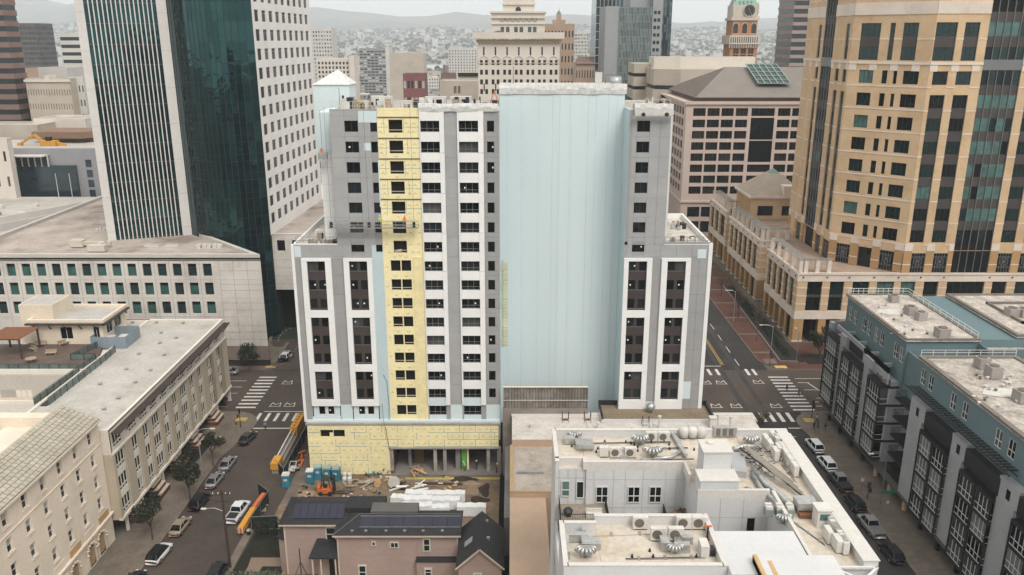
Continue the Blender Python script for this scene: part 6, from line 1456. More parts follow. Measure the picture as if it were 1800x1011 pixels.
while n_ < 230:
 y = rf.uniform(345, 1100); x = rf.uniform(-.66, .62) * y
 if -52 - 6 < x < -30 and y < 620: continue
 if 30 < x < 60 and y < 620: continue
 if 52 < x < 130 and y < 420: continue
 if -30 < x < 40 and 330 < y < 372: continue
 if x > 60 and y < 560 and x < 230: h = rf.uniform(8, 16)
 else: h = rf.uniform(7, 24) if y > 450 else rf.uniform(7, 17)
 if -140 < x < -20 and y > 480: h = rf.uniform(14, 26)
 low(x, y, rf.uniform(14, 38), rf.uniform(12, 26), h, rf.choices(range(6), [6, 5, 5, 3, 2, 2])[0], n_); n_ += 1
# low blocks just behind the left office and the right street, Y 250-345
for x, y, w, d, h, k in [(-95, 262, 40, 20, 14, 1), (-125, 250, 22, 16, 12, 2), (-80, 300, 50, 30, 16, 0), (-140, 300, 60, 10, 15, 2), (-190, 320, 60, 20, 18, 3), (0, 215, 50, 60, 15, 2), (-5, 270, 44, 30, 22, 0), (5, 305, 40, 24, 26, 1), (-18, 190, 26, 20, 12, 3), (150, 330, 50, 40, 20, 2), (140, 400, 60, 40, 24, 1), (38 - 20, 245, 20, 20, 14, 0)]:
 low(x, y, w, d, h, k, 0)
# crane-like hoist and lake edge trees are left to the far foliage
mt = MB()
for k in range(800):
 y = rf.uniform(345, 1150); x = rf.uniform(-.66, .62) * y
 if 30 < x < 62 or -53 < x < -36: continue
 lump(mt, x, y, 0, rf.uniform(2.5, 6), rf.uniform(9, 24))
tag(link('town_trees', mt.mesh('town_trees', tree_m)), 'dark green street trees scattered among the nearer town blocks', 'trees', None, 'stuff')
# ================= FOREGROUND ROOFS =================
wstu = mat('stucco_white', (.54, .54, .54), .8, var=.05, scale=.25, fine=.03, stain=(.52, .49, .45), stain_amt=.3, stain_scale=.25)
wroof = mat('roof_membrane_cream', (.52, .465, .39), .85, var=.08, scale=.5, fine=.08, fscale=2, stain=(.40, .31, .21), stain_amt=.75, stain_scale=.28)
wcap = mat('parapet_cap', (.56, .535, .50), .7, var=.05, scale=.6)
jt = mat('joint_grey', (.40, .40, .40), .9, var=0)
WB = thing('white_apartments', 'white stucco apartment building with a crowded cream flat roof in front of the tower', 'building', (4.4, 57.7, 0))
rel6 = lambda x, y: (x - 4.4, y - 57.7)
def vol(x0, y0, x1, y1, zt, par=WB, m=wstu, z0=0, name='wall', roof=wroof, pz=.9, pt=.35, sides='lrfb', cap=wcap):
 ox, oy = par.location.x, par.location.y; x0 -= ox; x1 -= ox; y0 -= oy; y1 -= oy
 part(name, MB().box(x0, y0, z0, x1, y1, zt), m, par); part('roof', MB().box(x0 + .02, y0 + .02, zt, x1 - .02, y1 - .02, zt + .03), roof, par)
 if pz:
  mb = MB(); cb = MB(); e = .0
  for s, b in (('l', (x0, y0, x0 + pt, y1)), ('r', (x1 - pt, y0, x1, y1)), ('f', (x0 + pt * ('l' in sides), y0, x1 - pt * ('r' in sides), y0 + pt)), ('b', (x0 + pt * ('l' in sides), y1 - pt, x1 - pt * ('r' in sides), y1))):
   if s in sides: mb.box(b[0], b[1], zt + .0, b[2], b[3], zt + pz - .08); cb.box(b[0] - .04, b[1] - .04, zt + pz - .08, b[2] + .04, b[3] + .04, zt + pz)
  part('parapet', mb, m, par); part('parapet_cap', cb, cap, par)
DK = 27.6
vol(4.4, 75.02, 7.5, 82.3, DK, sides='lb'); vol(7.52, 74.8, 24.5, 82.29, DK - .001, sides='b'); vol(24.52, 58.3, 30, 82.28, DK - .002, sides='b')
part('parapet', MB().box(0, 17.92, DK, 3.1, 18.2, DK + .9).box(2.8, 17.1, DK, 3.1, 17.9, DK + .9).box(3.1, 17.1, DK, 13.2, 17.4, DK + .9).box(12.9, 14.6, DK, 13.2, 17.1, DK + .9).box(13.2, 11.6, DK, 20.0, 11.95, DK + .9).box(20.12, .6, DK, 20.45, 11.6, DK + .9), wcap, WB)
part('parapet', MB().box(24.4, .6, DK, 25.6, 24.3, DK + .85), wstu, WB); part('parapet_cap', MB().box(24.3, .55, DK + .85, 25.7, 23.4, DK + .93), wcap, WB)
vol(17.6, 69.3, 24.5, 74.8, DK - .003, pz=0)
vol(4.2, 57.7, 7.4, 64.2, DK - .004, sides='lbf'); vol(7.41, 57.7, 17.5, 65.3, DK - .005, sides='rbf')
vol(17.52, 56.5, 24.4, 62.6, 28.45, pz=0, roof=wstu); vol(19.6, 50, 26.2, 58.3, 29.0, pz=0, roof=wstu); vol(4.3, 50, 17.4, 57.68, 24.5, pz=0, roof=wstu)
part('stair_bulkhead', MB().box(14.1, 13.9, DK, 16.8, 16.4, 31.2), wstu, WB); part('bulkhead_roof', MB().box(14.0, 13.8, 31.2, 16.9, 16.5, 31.35), wcap, WB)
part('stair_bulkhead', MB().box(13.4, 11.66, DK, 17.0, 13.88, 29.4), wstu, WB); part('bulkhead_roof', MB().box(13.3, 11.6, 29.4, 17.1, 13.9, 29.5), wcap, WB)
part('court_floor', MB().box(0, 6, 17.5, 20.1, 18, 18), wroof, WB); part('court_wall', MB().box(20.02, 4.9, 18, 20.1, 11.6, DK), wstu, WB); part('court_wall', MB().box(.0, 7.5, 0, .3, 17.9, 21.6), wstu, WB)
WF = Face(WB, (0, 17.1, 0), 0); WF2 = Face(WB, (0, 17.3, 0), 0)
def wwin(F, x, z, w, h, cols=2, rows=2, sp=.42, gl=None): 
 f, p = win_meshes(w, h, whitef, gl or random.choice([g_mid, glass('glass_pale_teal', (.09, .15, .14), .2, .5), g_dark]), cols, rows, .08, .04, sp); o = F.put('window', f, x, z, -.12); link('pane', p, o)
wwin(WF2, .65, 24.5, .85, 1.8, 1, 2); wwin(WF2, 2.15, 24.3, .8, 1.95, 1, 1)
for x in (4.15, 7.4, 9.6): wwin(WF, x, 23.9, 1.25, 1.85, 2, 2)
for x in (7.4, 9.6): wwin(WF, x, 20.8, 1.25, 1.85, 2, 2)
jb = MB()
for x in (3.9, 5.9, 8.9, 11.2, 12.3, 7.1): jb.box(x, -.03, 18, x + .03, .0, 27.6)
for z in (26.5, 23.3, 20.2): jb.box(3.2, -.031, z, 13.2, .0, z + .03)
WF.build('wall_joint', jb, jt, kind='stuff')
jb = MB()
for x in (.4, 1.3, 2.1, 2.9): jb.box(x, -.03, 18, x + .025, 0, 27.6)
jb.box(0, -.031, 26.6, 3.1, 0, 26.63); WF2.build('wall_joint', jb, jt, kind='stuff')
WM = Face(WB, (13.2, 11.6, 0), 0); jb = MB()
for x in (2.2, 4.4): jb.box(x, -.03, 18, x + .03, 0, 27.6)
jb.box(0, -.031, 25.6, 6.8, 0, 25.63); WM.build('wall_joint', jb, jt, kind='stuff'); WM.box('door', g_dark, 4.9, 24.0, 5.6, 25.5, -.04, .02)
# balcony with railing, planter deck
dkm = mat('deck_grey_brown', (.24, .195, .155), .9, var=.2, scale=2)
part('balcony_deck', MB().box(.3, 13.4, 23.5, 5.2, 17.05, 23.7), dkm, WB); part('balcony_deck', MB().box(11.0, 12.8, 22.5, 14.6, 17.05, 22.7), dkm, WB)
def railing(par, pts, z, h=1.05, m=None, step=.16, name='railing'):
 mb = MB()
 for (a, b), (c, d) in zip(pts, pts[1:]):
  for zz_ in (z + .08, z + h): mb.bar((a, b, zz_), (c, d, zz_), .055)
  L_ = math.hypot(c - a, d - b); n_ = max(1, int(L_ / step))
  for q in range(n_ + 1): x, y = a + (c - a) * q / n_, b + (d - b) * q / n_; mb.box(x - .014, y - .014, z, x + .014, y + .014, z + h)
 return part(name, mb, m or blk, par)
railing(WB, [(.4, 17.0), (.4, 13.5), (5.1, 13.5), (5.1, 16.9)], 23.7); railing(WB, [(11.1, 17), (11.1, 13.3), (12.0, 12.9)], 22.7)
part('lower_window_row', MB().box(.5, 13.3, 21.2, 4.4, 13.38, 23.2), g_dark, WB)
pl_ = thing('planter_box', 'long wooden planter box with dark leaves on the small court terrace', 'planter', (16.5, 73.6, 22.7)); part('box', MB().box(-.2, -.4, 0, 2.2, .4, .75), mat('planter_wood', (.34, .20, .11), .8), pl_)
def leaf_mass(mb, cx, cy, cz, rx, ry, rz, n, s, r_):
 for _ in range(n):
  while True:
   a, b, c = r_.uniform(-1, 1), r_.uniform(-1, 1), r_.uniform(-1, 1)
   if .25 < a * a + b * b + c * c < 1: break
  p = Vector((cx + a * rx, cy + b * ry, cz + c * rz)); d1 = Vector((r_.gauss(0, 1), r_.gauss(0, 1), r_.gauss(0, 1))).normalized(); d2 = d1.cross(Vector((r_.gauss(0, 1), r_.gauss(0, 1), r_.gauss(0, 1)))).normalized(); k = s * r_.uniform(.6, 1.4)
  mb.quad(p - d1 * k, p + d2 * k * .6, p + d1 * k, p - d2 * k * .6)
r8 = random.Random(8); lm = MB(); leaf_mass(lm, 1, 0, .95, 1.1, .35, .3, 130, .1, r8); leafd = mat('leaf_dark', (.016, .024, .012), .8, var=.35, scale=2); part('plants', lm, leafd, pl_)
for x, y, lab in [(5.6, 72.6, 'round grill and clutter on the railed balcony of the white building'), (8.2, 72.4, 'white cushioned outdoor seat on the railed balcony of the white building')]:
 t = thing('balcony_furniture', lab, 'outdoor furniture', (x, y, 23.7)); part('base', MB().lathe([(.3, 0), (.45, .4), (.5, .6), (.3, .85), (.05, .9)], 10) if x < 6 else MB().box(-.8, -.3, 0, .8, .3, .4).box(-.8, .25, .4, .8, .35, .8), metal_d if x < 6 else acw, t)
# --- rooftop machines ---
fanm = mat('fan_grille', (.16, .14, .12), .6, metal=.3)
def ac(x, y, z, rz, lab, s=1.0, g='outdoor units on the white building roof'):
 t = thing('outdoor_unit', lab, 'air conditioner', (x, y, z), R(rz), g)
 key = ('acm', s)
 me = cached(key, lambda: (MB().box(-.58 * s, -.22 * s, .12, .58 * s, .22 * s, .12 + 1.0 * s).mesh('casing', acw), MB().tube([(-.1 * s, -.225 * s, .12 + .52 * s), (-.1 * s, -.25 * s, .12 + .52 * s)], .37 * s, 16).mesh('fan_grille', fanm), MB().box(-.5 * s, -.2 * s, 0, .5 * s, -.1 * s, .12).box(-.5 * s, .1 * s, 0, .5 * s, .2 * s, .12).mesh('foot', blackm)))
 for n_, m_ in zip(('casing', 'fan_grille', 'foot'), me): link(n_, m_, t)
 return t
for u, v, lab in [(1145, 775, 'cream outdoor unit by the back parapet, left one of the pair'), (1166, 775, 'cream outdoor unit by the back parapet, right one of the pair'), (1082, 803, 'cream outdoor unit near the front edge, left of the silver ducts'), (1108, 803, 'cream outdoor unit near the front edge, beside the silver ducts'),
     (1125, 928, 'cream outdoor unit standing alone against the back parapet of the near roof'), (1201, 928, 'cream outdoor unit against the near back parapet, second from the right'), (1228, 928, 'cream outdoor unit against the near back parapet, rightmost'), (1156, 948, 'cream outdoor unit on a rack of the near roof, left one'), (1187, 948, 'cream outdoor unit on a rack of the near roof, right one')]:
 x, y = g2(u, v, 27.7); ac(x, y, DK + .02, 0, lab, 1.15 if v > 900 else 1.05)
k = 0
for row in [[(1345, 783), (1352, 792), (1362, 806)], [(1358, 778), (1368, 800)], [(1385, 783), (1394, 798)], [(1402, 808), (1410, 820), (1419, 833)], [(1463, 937), (1474, 948), (1488, 925), (1470, 965)], [(1482, 968), (1494, 944), (1502, 965), (1455, 950)]]:
 for u, v in row:
  x, y = g2(u, v, 27.7); x = min(x, 28.2); k += 1
  ac(x, y, DK + .02, 90, ['tall cream outdoor unit in the rows along the right parapet, far end', 'tall cream outdoor unit in the rows along the right parapet, middle', 'tall cream outdoor unit in the rows along the right parapet, near end'][0 if v < 800 else (1 if v < 860 else 2)], 1.1, 'tall outdoor units along the right parapet, %s' % ('far' if v < 800 else ('middle' if v < 860 else 'near')))
def gooseneck(x, y, z, lab, n=6, s=1.0):
 t = thing('duct_cluster', lab, 'roof ducts', (x, y, z)); 
 for k in range(n):
  a = R(200 + 140 * k / (n - 1)); c, q = math.cos(a), math.sin(a)
  part('gooseneck', MB().tube([(c * .15 * s, .3 * s + q * .15 * s, 0), (c * .25 * s, .3 * s + q * .2 * s, .8 * s), (c * .45 * s, .3 * s + q * .4 * s, 1.15 * s), (c * .8 * s, .3 * s + q * .75 * s, 1.15 * s), (c * 1.0 * s, .3 * s + q * .95 * s, .8 * s)], .13 * s, 8), galv, t, smooth=True)
 part('plenum', MB().box(-.5 * s, .1 * s, 0, .5 * s, .9 * s, .75 * s), galv, t); return t
for u, v, s, lab in [(1010, 768, .8, 'silver fan of ducts at the far left corner of the white building roof'), (1125, 778, 1, 'silver fan of ducts near the middle of the back parapet'), (1147, 800, 1.05, 'silver fan of ducts above the front wall of the far roof part'), (1030, 975, .95, 'silver fan of ducts at the left of the near roof part'), (1187, 968, .8, 'silver fan of ducts at the right of the near roof part'), (1320, 778, .9, 'silver fan of ducts at the head of the long slanting duct'), (1378, 915, .8, 'silver fan of ducts below the three grey fan boxes')]:
 x, y = g2(u, v, 28); gooseneck(x, y, DK + .02, lab, 7, s)
def duct(name, lab, pts, r=.28, z=DK + .4, box=False):
 P_ = [(*g2(u, v, z), z) for u, v in pts]; t = thing(name, lab, 'air duct', (P_[0][0], P_[0][1], DK)); Q = [(x - P_[0][0], y - P_[0][1], z_ - DK) for x, y, z_ in P_]
 if box:
  mb = MB()
  for a, b in zip(Q, Q[1:]): mb.bar(a, b, r * 2, r * 1.6)
  part('duct', mb, galv, t)
 else:
  part('duct', MB().tube(Q, r, 10), galv, t, smooth=True)
  rb_ = MB()
  for a, b in zip(Q, Q[1:]):
   a, b = Vector(a), Vector(b); n_ = max(1, int((b - a).length / .9))
   for q in range(1, n_): p = a.lerp(b, q / n_); d = (b - a).normalized() * .04; rb_.tube([p - d, p + d], r * 1.08, 10)
  if rb_.v: part('duct_seam', rb_, galv, t, kind='stuff')
 for q in (0, len(Q) - 1): part('foot', MB().box(Q[q][0] - .1, Q[q][1] - .1, 0, Q[q][0] + .1, Q[q][1] + .1, Q[q][2]), galv, t)
duct('round_duct', 'round silver duct running from the front duct fan to the slanting pipes', [(1150, 806), (1178, 804), (1195, 795)], .2)
duct('round_duct', 'long silver duct slanting down the middle of the right roof', [(1325, 825), (1345, 850), (1375, 873), (1395, 892)], .3); duct('round_duct', 'second silver duct parallel to the long slanting one', [(1322, 832), (1338, 858), (1362, 880), (1380, 900)], .22)
duct('round_duct', 'short silver duct between the bulkhead and the back duct fan', [(1290, 790), (1310, 784), (1330, 786)], .26)
duct('pipe_bundle', 'bundle of pale pipes slanting past the stair bulkhead on the far roof', [(1180, 758), (1190, 775), (1205, 800)], .2, box=True); duct('pipe_bundle', 'second bundle of pale pipes beside the slanting one', [(1188, 762), (1200, 785)], .1)
x, y = g2(1218, 765, 28); t = thing('water_tank', 'cream horizontal tank group against the back parapet of the white roof', 'tank', (x, y, DK))
for k in range(3): part('tank', MB().lathe([(.1, .2), (.5, .25), (.55, 1.1), (.35, 1.35), (.05, 1.4)], 12, (k * .95 - 1, 0, 0)), acw, t, smooth=True); part('leg', MB().box(k * .95 - 1.2, -.1, 0, k * .95 - .8, .1, .3), blackm, t)
def boxes(name, lab, cat, u, v, items, m=None, z=DK + .02, rz=0):
 x, y = g2(u, v, z); t = thing(name, lab, cat, (x, y, z), R(rz))
 for it in items: part(it[0], MB().box(*it[1]), it[2] if len(it) > 2 else (m or galv), t)
 return t
boxes('duct_box', 'large silver duct box at the far left corner of the white roof', 'air duct', 1028, 788, [('duct', (-1, -.6, 0, .9, .9, .7)), ('lid', (-.8, -1.0, .5, .9, -.6, .85)), ('flange', (-2.2, .7, .1, -1, 1.5, .8))])
boxes('white_unit', 'small white upright cabinet near the front edge of the far roof part', 'roof unit', 1061, 802, [('casing', (-.45, -.3, 0, .45, .4, 1.1)), ('foot', (-.4, -.35, 0, .4, -.3, .1), blackm)], acw)
boxes('pallet_rack', 'grey grid rack between two outdoor units near the front edge', 'rack', 1096, 803, [('panel', (-.5, -.2, 0, .5, .4, .9)), ('base', (-.35, -.5, 0, .35, -.2, .4))])
boxes('duct_box', 'silver duct run bending round the left end of the near roof', 'air duct', 1010, 962, [('duct', (-1.2, -1.8, 0, -.5, 1.2, .8)), ('duct', (-.5, .6, .1, 1.6, 1.2, .8)), ('duct', (.6, -.4, 0, 2.2, .6, .6)), ('riser', (.7, 1.2, 0, 1.1, 2.0, .9))])
boxes('duct_box', 'silver duct frame behind the two racked units of the near roof', 'air duct', 1192, 960, [('duct', (-.3, 0, 0, .3, 1.9, .5)), ('duct', (.3, .2, 0, 1.3, .8, .7)), ('duct', (-1.6, -.9, 0, -.9, .3, .9)), ('duct', (-.5, -1.1, 0, .8, -.5, .8))])
boxes('white_cabinet', 'white cabinet with black pipes at the right end of the near roof', 'roof unit', 1240, 975, [('casing', (-.5, -.5, 0, .2, .8, 1.1), acw), ('pipes', (.25, -.3, 0, .7, .5, .6), metal_d)])
boxes('metal_curb', 'long grey metal box lying beside the low bulkhead', 'roof unit', 1292, 822, [('casing', (-.4, -2.0, 0, 1.0, 2.0, .7))], mat('galv_light', (.42, .43, .44), .5, metal=.3), rz=-12)
boxes('louvre_unit', 'grey louvred unit row against the back parapet right of the tanks', 'roof unit', 1272, 768, [('casing', (-1.2, -.3, .2, 1.3, .5, 1.2)), ('louvre', (-.9, -.36, .3, -.5, -.3, 1.1), fanm), ('louvre', (-.2, -.36, .3, .2, -.3, 1.1), fanm), ('louvre', (.5, -.36, .3, .9, -.3, 1.1), fanm)])
for q, u in enumerate((1350, 1369, 1387)):
 boxes('fan_box', 'grey fan box with two white caps, %s of three at the slanting duct foot' % ['left', 'middle', 'right'][q], 'roof fan', u, 905, [('casing', (-.35, -.4, 0, .35, .4, .7), mat('galv_green', (.22, .25, .24), .6)), ('cap', (-.3, -.3, .7, .3, 0, .95), acw), ('cap', (-.3, .1, .7, .3, .4, 1.05), acw)])
boxes('sloped_hood', 'grey sloped metal hood with a rusty tray right of the three fan boxes', 'roof hood', 1415, 900, [('hood', (-.9, -.6, .5, .9, .9, 1.2)), ('tray', (-.9, -1.2, .1, .6, -.7, .4), rust), ('leg', (-.8, -.5, 0, -.7, .8, .5)), ('leg', (.7, -.5, 0, .8, .8, .5))])
boxes('lift_housing', 'white glazed cabin with a green window near the right parapet', 'cabin', 1443, 922, [('casing', (-.6, -.6, 0, .6, .7, 1.7), acw), ('window', (-.4, -.64, .8, .45, -.6, 1.4), g_grn2), ('roof', (-.7, -.7, 1.7, .7, .8, 1.8), acw)])
# long slanting ribbed canopy
c0 = Vector((*g2(1309, 784, 29.2), 29.2)); c1 = Vector((*g2(1420, 876, 28.0), 28.0)); t = thing('ribbed_canopy', 'long narrow ribbed grey canopy slanting across the right roof', 'canopy', c0); dd = c1 - c0; nn_ = Vector((-dd.y, dd.x, 0)).normalized() * -1
for k in range(7):
 a = nn_ * (.16 * k - .5); w_ = 1 - abs(k - 3) / 5
 part('rib', MB().bar(a * .5, dd * (.55 + .45 * w_) + a, .12, .05), mat('canopy_grey', (.23, .21, .175), .7), t)
part('edge_beam', MB().bar(nn_ * .6 + Vector((0, 0, -.1)), dd + nn_ * .2, .1, .12), blk, t)
for q in (.05, .5, .95): part('leg', MB().bar(dd * q, dd * q + Vector((0, 0, -1.1 + .4 * q)), .08), galv, t)
t = thing('unit_rack', 'dark tangle of pipes and racks under the slanting canopy', 'pipework', (*g2(1330, 820, DK), DK)); rr = random.Random(5); mb = MB(); gm = MB()
for k in range(46): a = Vector((rr.uniform(-1.2, 1.4), rr.uniform(-2, 3), rr.uniform(.1, .9))); mb.bar(a, a + Vector((rr.uniform(-.8, .8), rr.uniform(-.8, .8), rr.uniform(-.4, .4))), .06)
for k in range(60): a = Vector((rr.uniform(-1.2, 3.4), rr.uniform(-2, 3.2), rr.uniform(.1, .7))); gm.bar(a, a + Vector((rr.uniform(-.9, .9), rr.uniform(-.9, .9), rr.uniform(-.3, .3))), .08)
part('dark_pipes', mb, blackm, t, kind='stuff'); part('grey_pipes', gm, galv, t, kind='stuff')
for k, (u, v) in enumerate([(1063, 778), (1100, 779), (1109, 781), (1115, 783), (1145, 779), (1167, 778), (1051, 790), (1048, 796), (1121, 787), (1121, 794), (1177, 791), (1176, 783), (1220, 792), (1034, 979), (1111, 980), (1148, 980), (1224, 980), (1289, 790), (1304, 807), (1318, 803), (1285, 800), (1142, 970), (997, 780), (1005, 786)]):
 x, y = g2(u, v, DK); o = part('pipe_boot', MB().lathe([(.13, 0), (.09, .15), (.06, .3)], 6), blackm, None, (x, y, DK + .03)); tag(o, 'small black pipe boot standing on the cream roof membrane', 'pipe', 'black pipe boots on the white building roof')
t = thing('standpipe', 'black and orange standpipe at the right end of the near roof', 'pipe', (*g2(1243, 948, DK), DK)); part('pipe', MB().tube([(0, 0, 0), (0, 0, 1.3)], .09, 8), blackm, t); orm = mat('machine_orange', (.52, .13, .03), .6, var=.1); part('valve', MB().bar((-.3, 0, 1.3), (.3, 0, 1.3), .14).bar((-.3, -.2, .1), (.2, -.2, .1), .14), orm, t)
for u, v in [(1248, 780)]:
 x, y = g2(u, v, 31.3); o = part('roof_hatch', MB().lathe([(.35, 0), (.35, .2), (.25, .25)], 10), acw, None, (x, y, 31.35)); tag(o, 'round white vent cap on top of the stair bulkhead', 'roof vent')
part('brass_channel', MB().box(15.2, -4.6, 24, 15.5, .45, 29.2).box(16.2, -7, 24, 16.5, -.2, 29.08), mat('plywood_raw', (.50, .33, .15), .8, var=.15), WB)
mb = MB()
for (a, b) in (((21.8, .5), (25.5, -3)), ((21.8, -3), (25.5, .5)), ((21.8, .5), (25.5, .5))): mb.bar((a[0], a[1], 27.9), (b[0], b[1], 27.9), .2, .2)
part('truss', mb, whitef, WB)
# --- low roofs between the white building and the tower ---
peach = mat('wall_peach', (.40, .29, .21), .85, var=.08, scale=.3); prf2 = mat('roof_patched', (.36, .315, .27), .95, var=.14, scale=.4, fine=.1, stain=(.19, .16, .13), stain_amt=.6, stain_scale=.35)
lwr = mat('roof_old_white', (.55, .51, .465), .9, var=.12, scale=.5, fine=.1, stain=(.36, .31, .26), stain_amt=.5, stain_scale=.3)
SH = thing('long_shed', 'long old workshop with peach end wall and stepped pale roofs beside the tower', 'building', (-.3, 100, 0))
part('wall', MB().box(0, -26, 0, 4.9, 0, 9.3), peach, SH); part('end_roof', MB().box(.05, -26, 9.3, 4.85, -.02, 9.34), peach, SH)
part('wall', MB().box(0, .01, 0, 6.6, 13.5, 10), peach, SH); part('roof', MB().box(.5, .3, 10, 6.4, 13.2, 10.06), prf2, SH); part('roof_edge', MB().box(0, 0, 10, .5, 13.5, 10.3).box(.5, .0, 10, 6.6, .3, 10.25), mat('flashing_ochre', (.36, .25, .13), .7), SH)
part('upper_wall', MB().box(.3, 13.51, 0, 39, 22.6, 11.1), peach, SH); part('upper_roof', MB().box(.3, 13.6, 11.1, 12, 22, 11.14).box(12.1, 13.6, 11.1, 28, 22, 11.14).box(28.1, 13.6, 11.1, 39, 22, 11.14), lwr, SH)
part('roof_edge', MB().box(.2, 21.7, 11.1, 39.1, 22.7, 11.3), wcap, SH)
part('side_gutter', MB().box(-.8, 0, 0, -.02, 21, 6.2), mat('old_siding', (.24, .235, .23), .85, var=.2), SH)
for k in range(5): part('roof_box', MB().box(0, 0, 0, .7, .5, .35), MATS['old_siding'], SH, (1.1 + .75 * k, 5.0, 10.06))
cr = thing('corrugated_wall', 'old grey corrugated wall panel with rust streaks at the foot of the blue wall', 'wall', (-1.4, 122.3, 0)); crm_ = mat('corrugated_grey', (.215, .195, .17), .75, var=.35, scale=.6, zs=.25, fine=.2, fscale=1.2, stain=(.10, .08, .06), stain_amt=.6, stain_scale=.5)
mb = MB(); n_ = 56; W_ = 13.6
for k in range(n_):
 a, b = W_ * k / n_, W_ * (k + 1) / n_; ya, yb = (0, .22) if k % 2 == 0 else (.22, 0); mb.quad((a, ya, 12.2), (b, yb, 12.2), (b, yb, 15.9), (a, ya, 15.9))
part('corrugated_sheet', mb, crm_, cr); part('sill_wall', MB().box(-.1, -.1, 0, W_ + .1, .4, 12.2), mat('old_concrete', (.25, .22, .19), .9, var=.2, stain=(.14, .12, .1), stain_amt=.5), cr); part('batten', MB().box(0, -.06, 13.6, W_, .0, 13.7), wcap, cr); part('cap_board', MB().box(-.05, -.1, 15.9, W_ + .05, .3, 15.97), cream, cr)
bl = thing('tarred_roof_building', 'low building with a brown gravel roof and black parapet under the right wing', 'building', (14.2, 119.3, 0)); part('wall', MB().box(0, 0, 0, 17.8, 5.6, 11.7), wstu, bl); part('roof', MB().box(.3, .2, 11.7, 17.5, 5.3, 11.74), mat('gravel_brown', (.20, .155, .105), .95, var=.2, fine=.25, fscale=4), bl)
part('parapet', MB().box(0, 5.3, 11.7, 17.8, 5.6, 12.5).box(17.5, 0, 11.7, 17.8, 5.3, 12.3).box(0, 0, 11.7, .25, 5.3, 12.2), blk, bl)
o = part('turbine_vent', MB().lathe([(.3, 0), (.3, .5), (.7, .8), (.75, 1.2), (.4, 1.6), (.05, 1.7)], 12), galv, None, (22.3, 121.8, 11.74), smooth=True); tag(o, 'silver onion shaped turbine vent on the brown gravel roof', 'roof vent')
sk = thing('ribbed_skylight', 'grey ribbed skylight on the low white roof behind the near building', 'skylight', (24.2, 114.6, 11.15)); 
for k in range(10): part('rib', MB().bar((.1 + .5 * k, 0, .1), (.5 + .5 * k, 2.2, .8), .07), galv, sk)
part('frame', MB().box(0, 0, 0, 5.6, 2.3, .12), mat('skylight_grey', (.24, .25, .25), .4), sk)
for k, (x, y) in enumerate([(8.0, 120.6), (11.5, 120.6), (20.5, 118.9), (31.3, 119.2)]):
 t = thing('roof_ladder', ['black ladder hoops at the left of the low white roof', 'black ladder hoops by the corrugated wall corner', 'black ladder hoops in the middle of the low white roofs', 'black ladder hoops around the white roof box'][k], 'ladder', (x, y, 11.14)); mb = MB()
 for dx in (0, 1.0): mb.tube([(dx, 0, 0), (dx, 0, 1.2), (dx, -.5, 1.6), (dx, -1.0, 1.2), (dx, -1.2, 0)], .05, 5)
 part('hoop', mb, metal_d, t); part('step', MB().box(.05, -.6, .1, .95, -.2, .2), rust if k < 2 else acw, t)
t = thing('roof_flue', 'white roof box with a tall flue beside the black parapet', 'flue', (31.4, 117.8, 11.14)); part('box', MB().box(-.5, -.4, 0, .5, .4, 1.6), acw, t); part('cap', MB().box(-.6, -.5, 1.6, .6, .5, 1.75), acw, t)
for k, (x, y, h) in enumerate([(22, 116.5, 1.1), (23, 117.5, 1.8), (33.8, 116.5, 2.2), (13.4, 117.2, .8), (3, 117.5, .5), (18.5, 116.2, .6)]):
 o = part('vent_pipe', MB().lathe([(.2, 0), (.2, h), (.3, h + .05), (.3, h + .25)], 8), acw, None, (x, y, 11.14)); tag(o, 'pale vent pipe standing on the low white roofs below the tower', 'roof vent', 'vent pipes on the low white roofs')
# ================= PINK HOUSES =================
pinkw = mat('siding_pink', (.32, .235, .205), .85, var=.06, scale=.4); shing = mat('shingle_black', (.021, .021, .023), .85, var=.25, scale=1.5, fine=.2, fscale=5); trimp = mat('trim_cream', (.50, .42, .34), .8); solar = mat('solar_blue', (.020, .022, .038), .35, var=.15, spec=.4)
def siding(F, x0, x1, z0, z1, ops):
 """clapboards laid in rows around the openings; panels joined past the counted ones"""
 ed = sorted([(a, c) for a, b, c, d in ops]); spans = []
 rows_ = int((z1 - z0) / .3); sp = []
 for j in range(rows_):
  za, zb = z0 + .3 * j, z0 + .3 * (j + 1); cuts = sorted([(a, c) for a, b, c, d in ops if b < zb and d > za]); x = x0
  for a, c in cuts + [(x1, x1)]:
   if a - x > .05: me = cached(('sd', round(a - x, 2)), lambda: MB().quad((0, -.05, 0), (a - x, -.05, 0), (a - x, -.015, .3), (0, -.015, .3)).quad((0, 0, 0), (a - x, 0, 0), (a - x, -.05, 0), (0, -.05, 0)).mesh('clapboard', pinkw)); sp.append((F.pt(x, 0, za), F.a, me))
   x = max(x, c)
 for loc, rz, me in sp: link('clapboard', me, F.p, loc, rz)
def pwin(F, x, z, w, h, cols=1, rows=2, g=None):
 F.box('window_trim', trimp, x - .13, z - .13, x + w + .13, z + h + .13, -.09, .03)
 f, p = win_meshes(w, h, whitef, g or g_mid, cols, rows, .06, .03); o = F.put('window', f, x, z, -.16); link('pane', p, o)
h1 = thing('pink_house', 'pink clapboard house with black hipped roofs and rows of solar panels', 'house', (-22.7, 93.5, 0)); H1 = Face(h1, (0, 0, 0), 0)
ops = [(4.5, 6.2, 4.9, 6.8), (6.9, 5.9, 7.9, 6.7), (11.2, 5.4, 12.0, 7.2), (2.6, 1.2, 3.5, 3.2)]
siding(H1, 0, 15.7, 0, 7.9, ops)
for a, b, c, d in ops: pwin(H1, a, b, c - a, d - b, 2 if c - a > .9 else 1, 1 if d - b < 1 else 2)
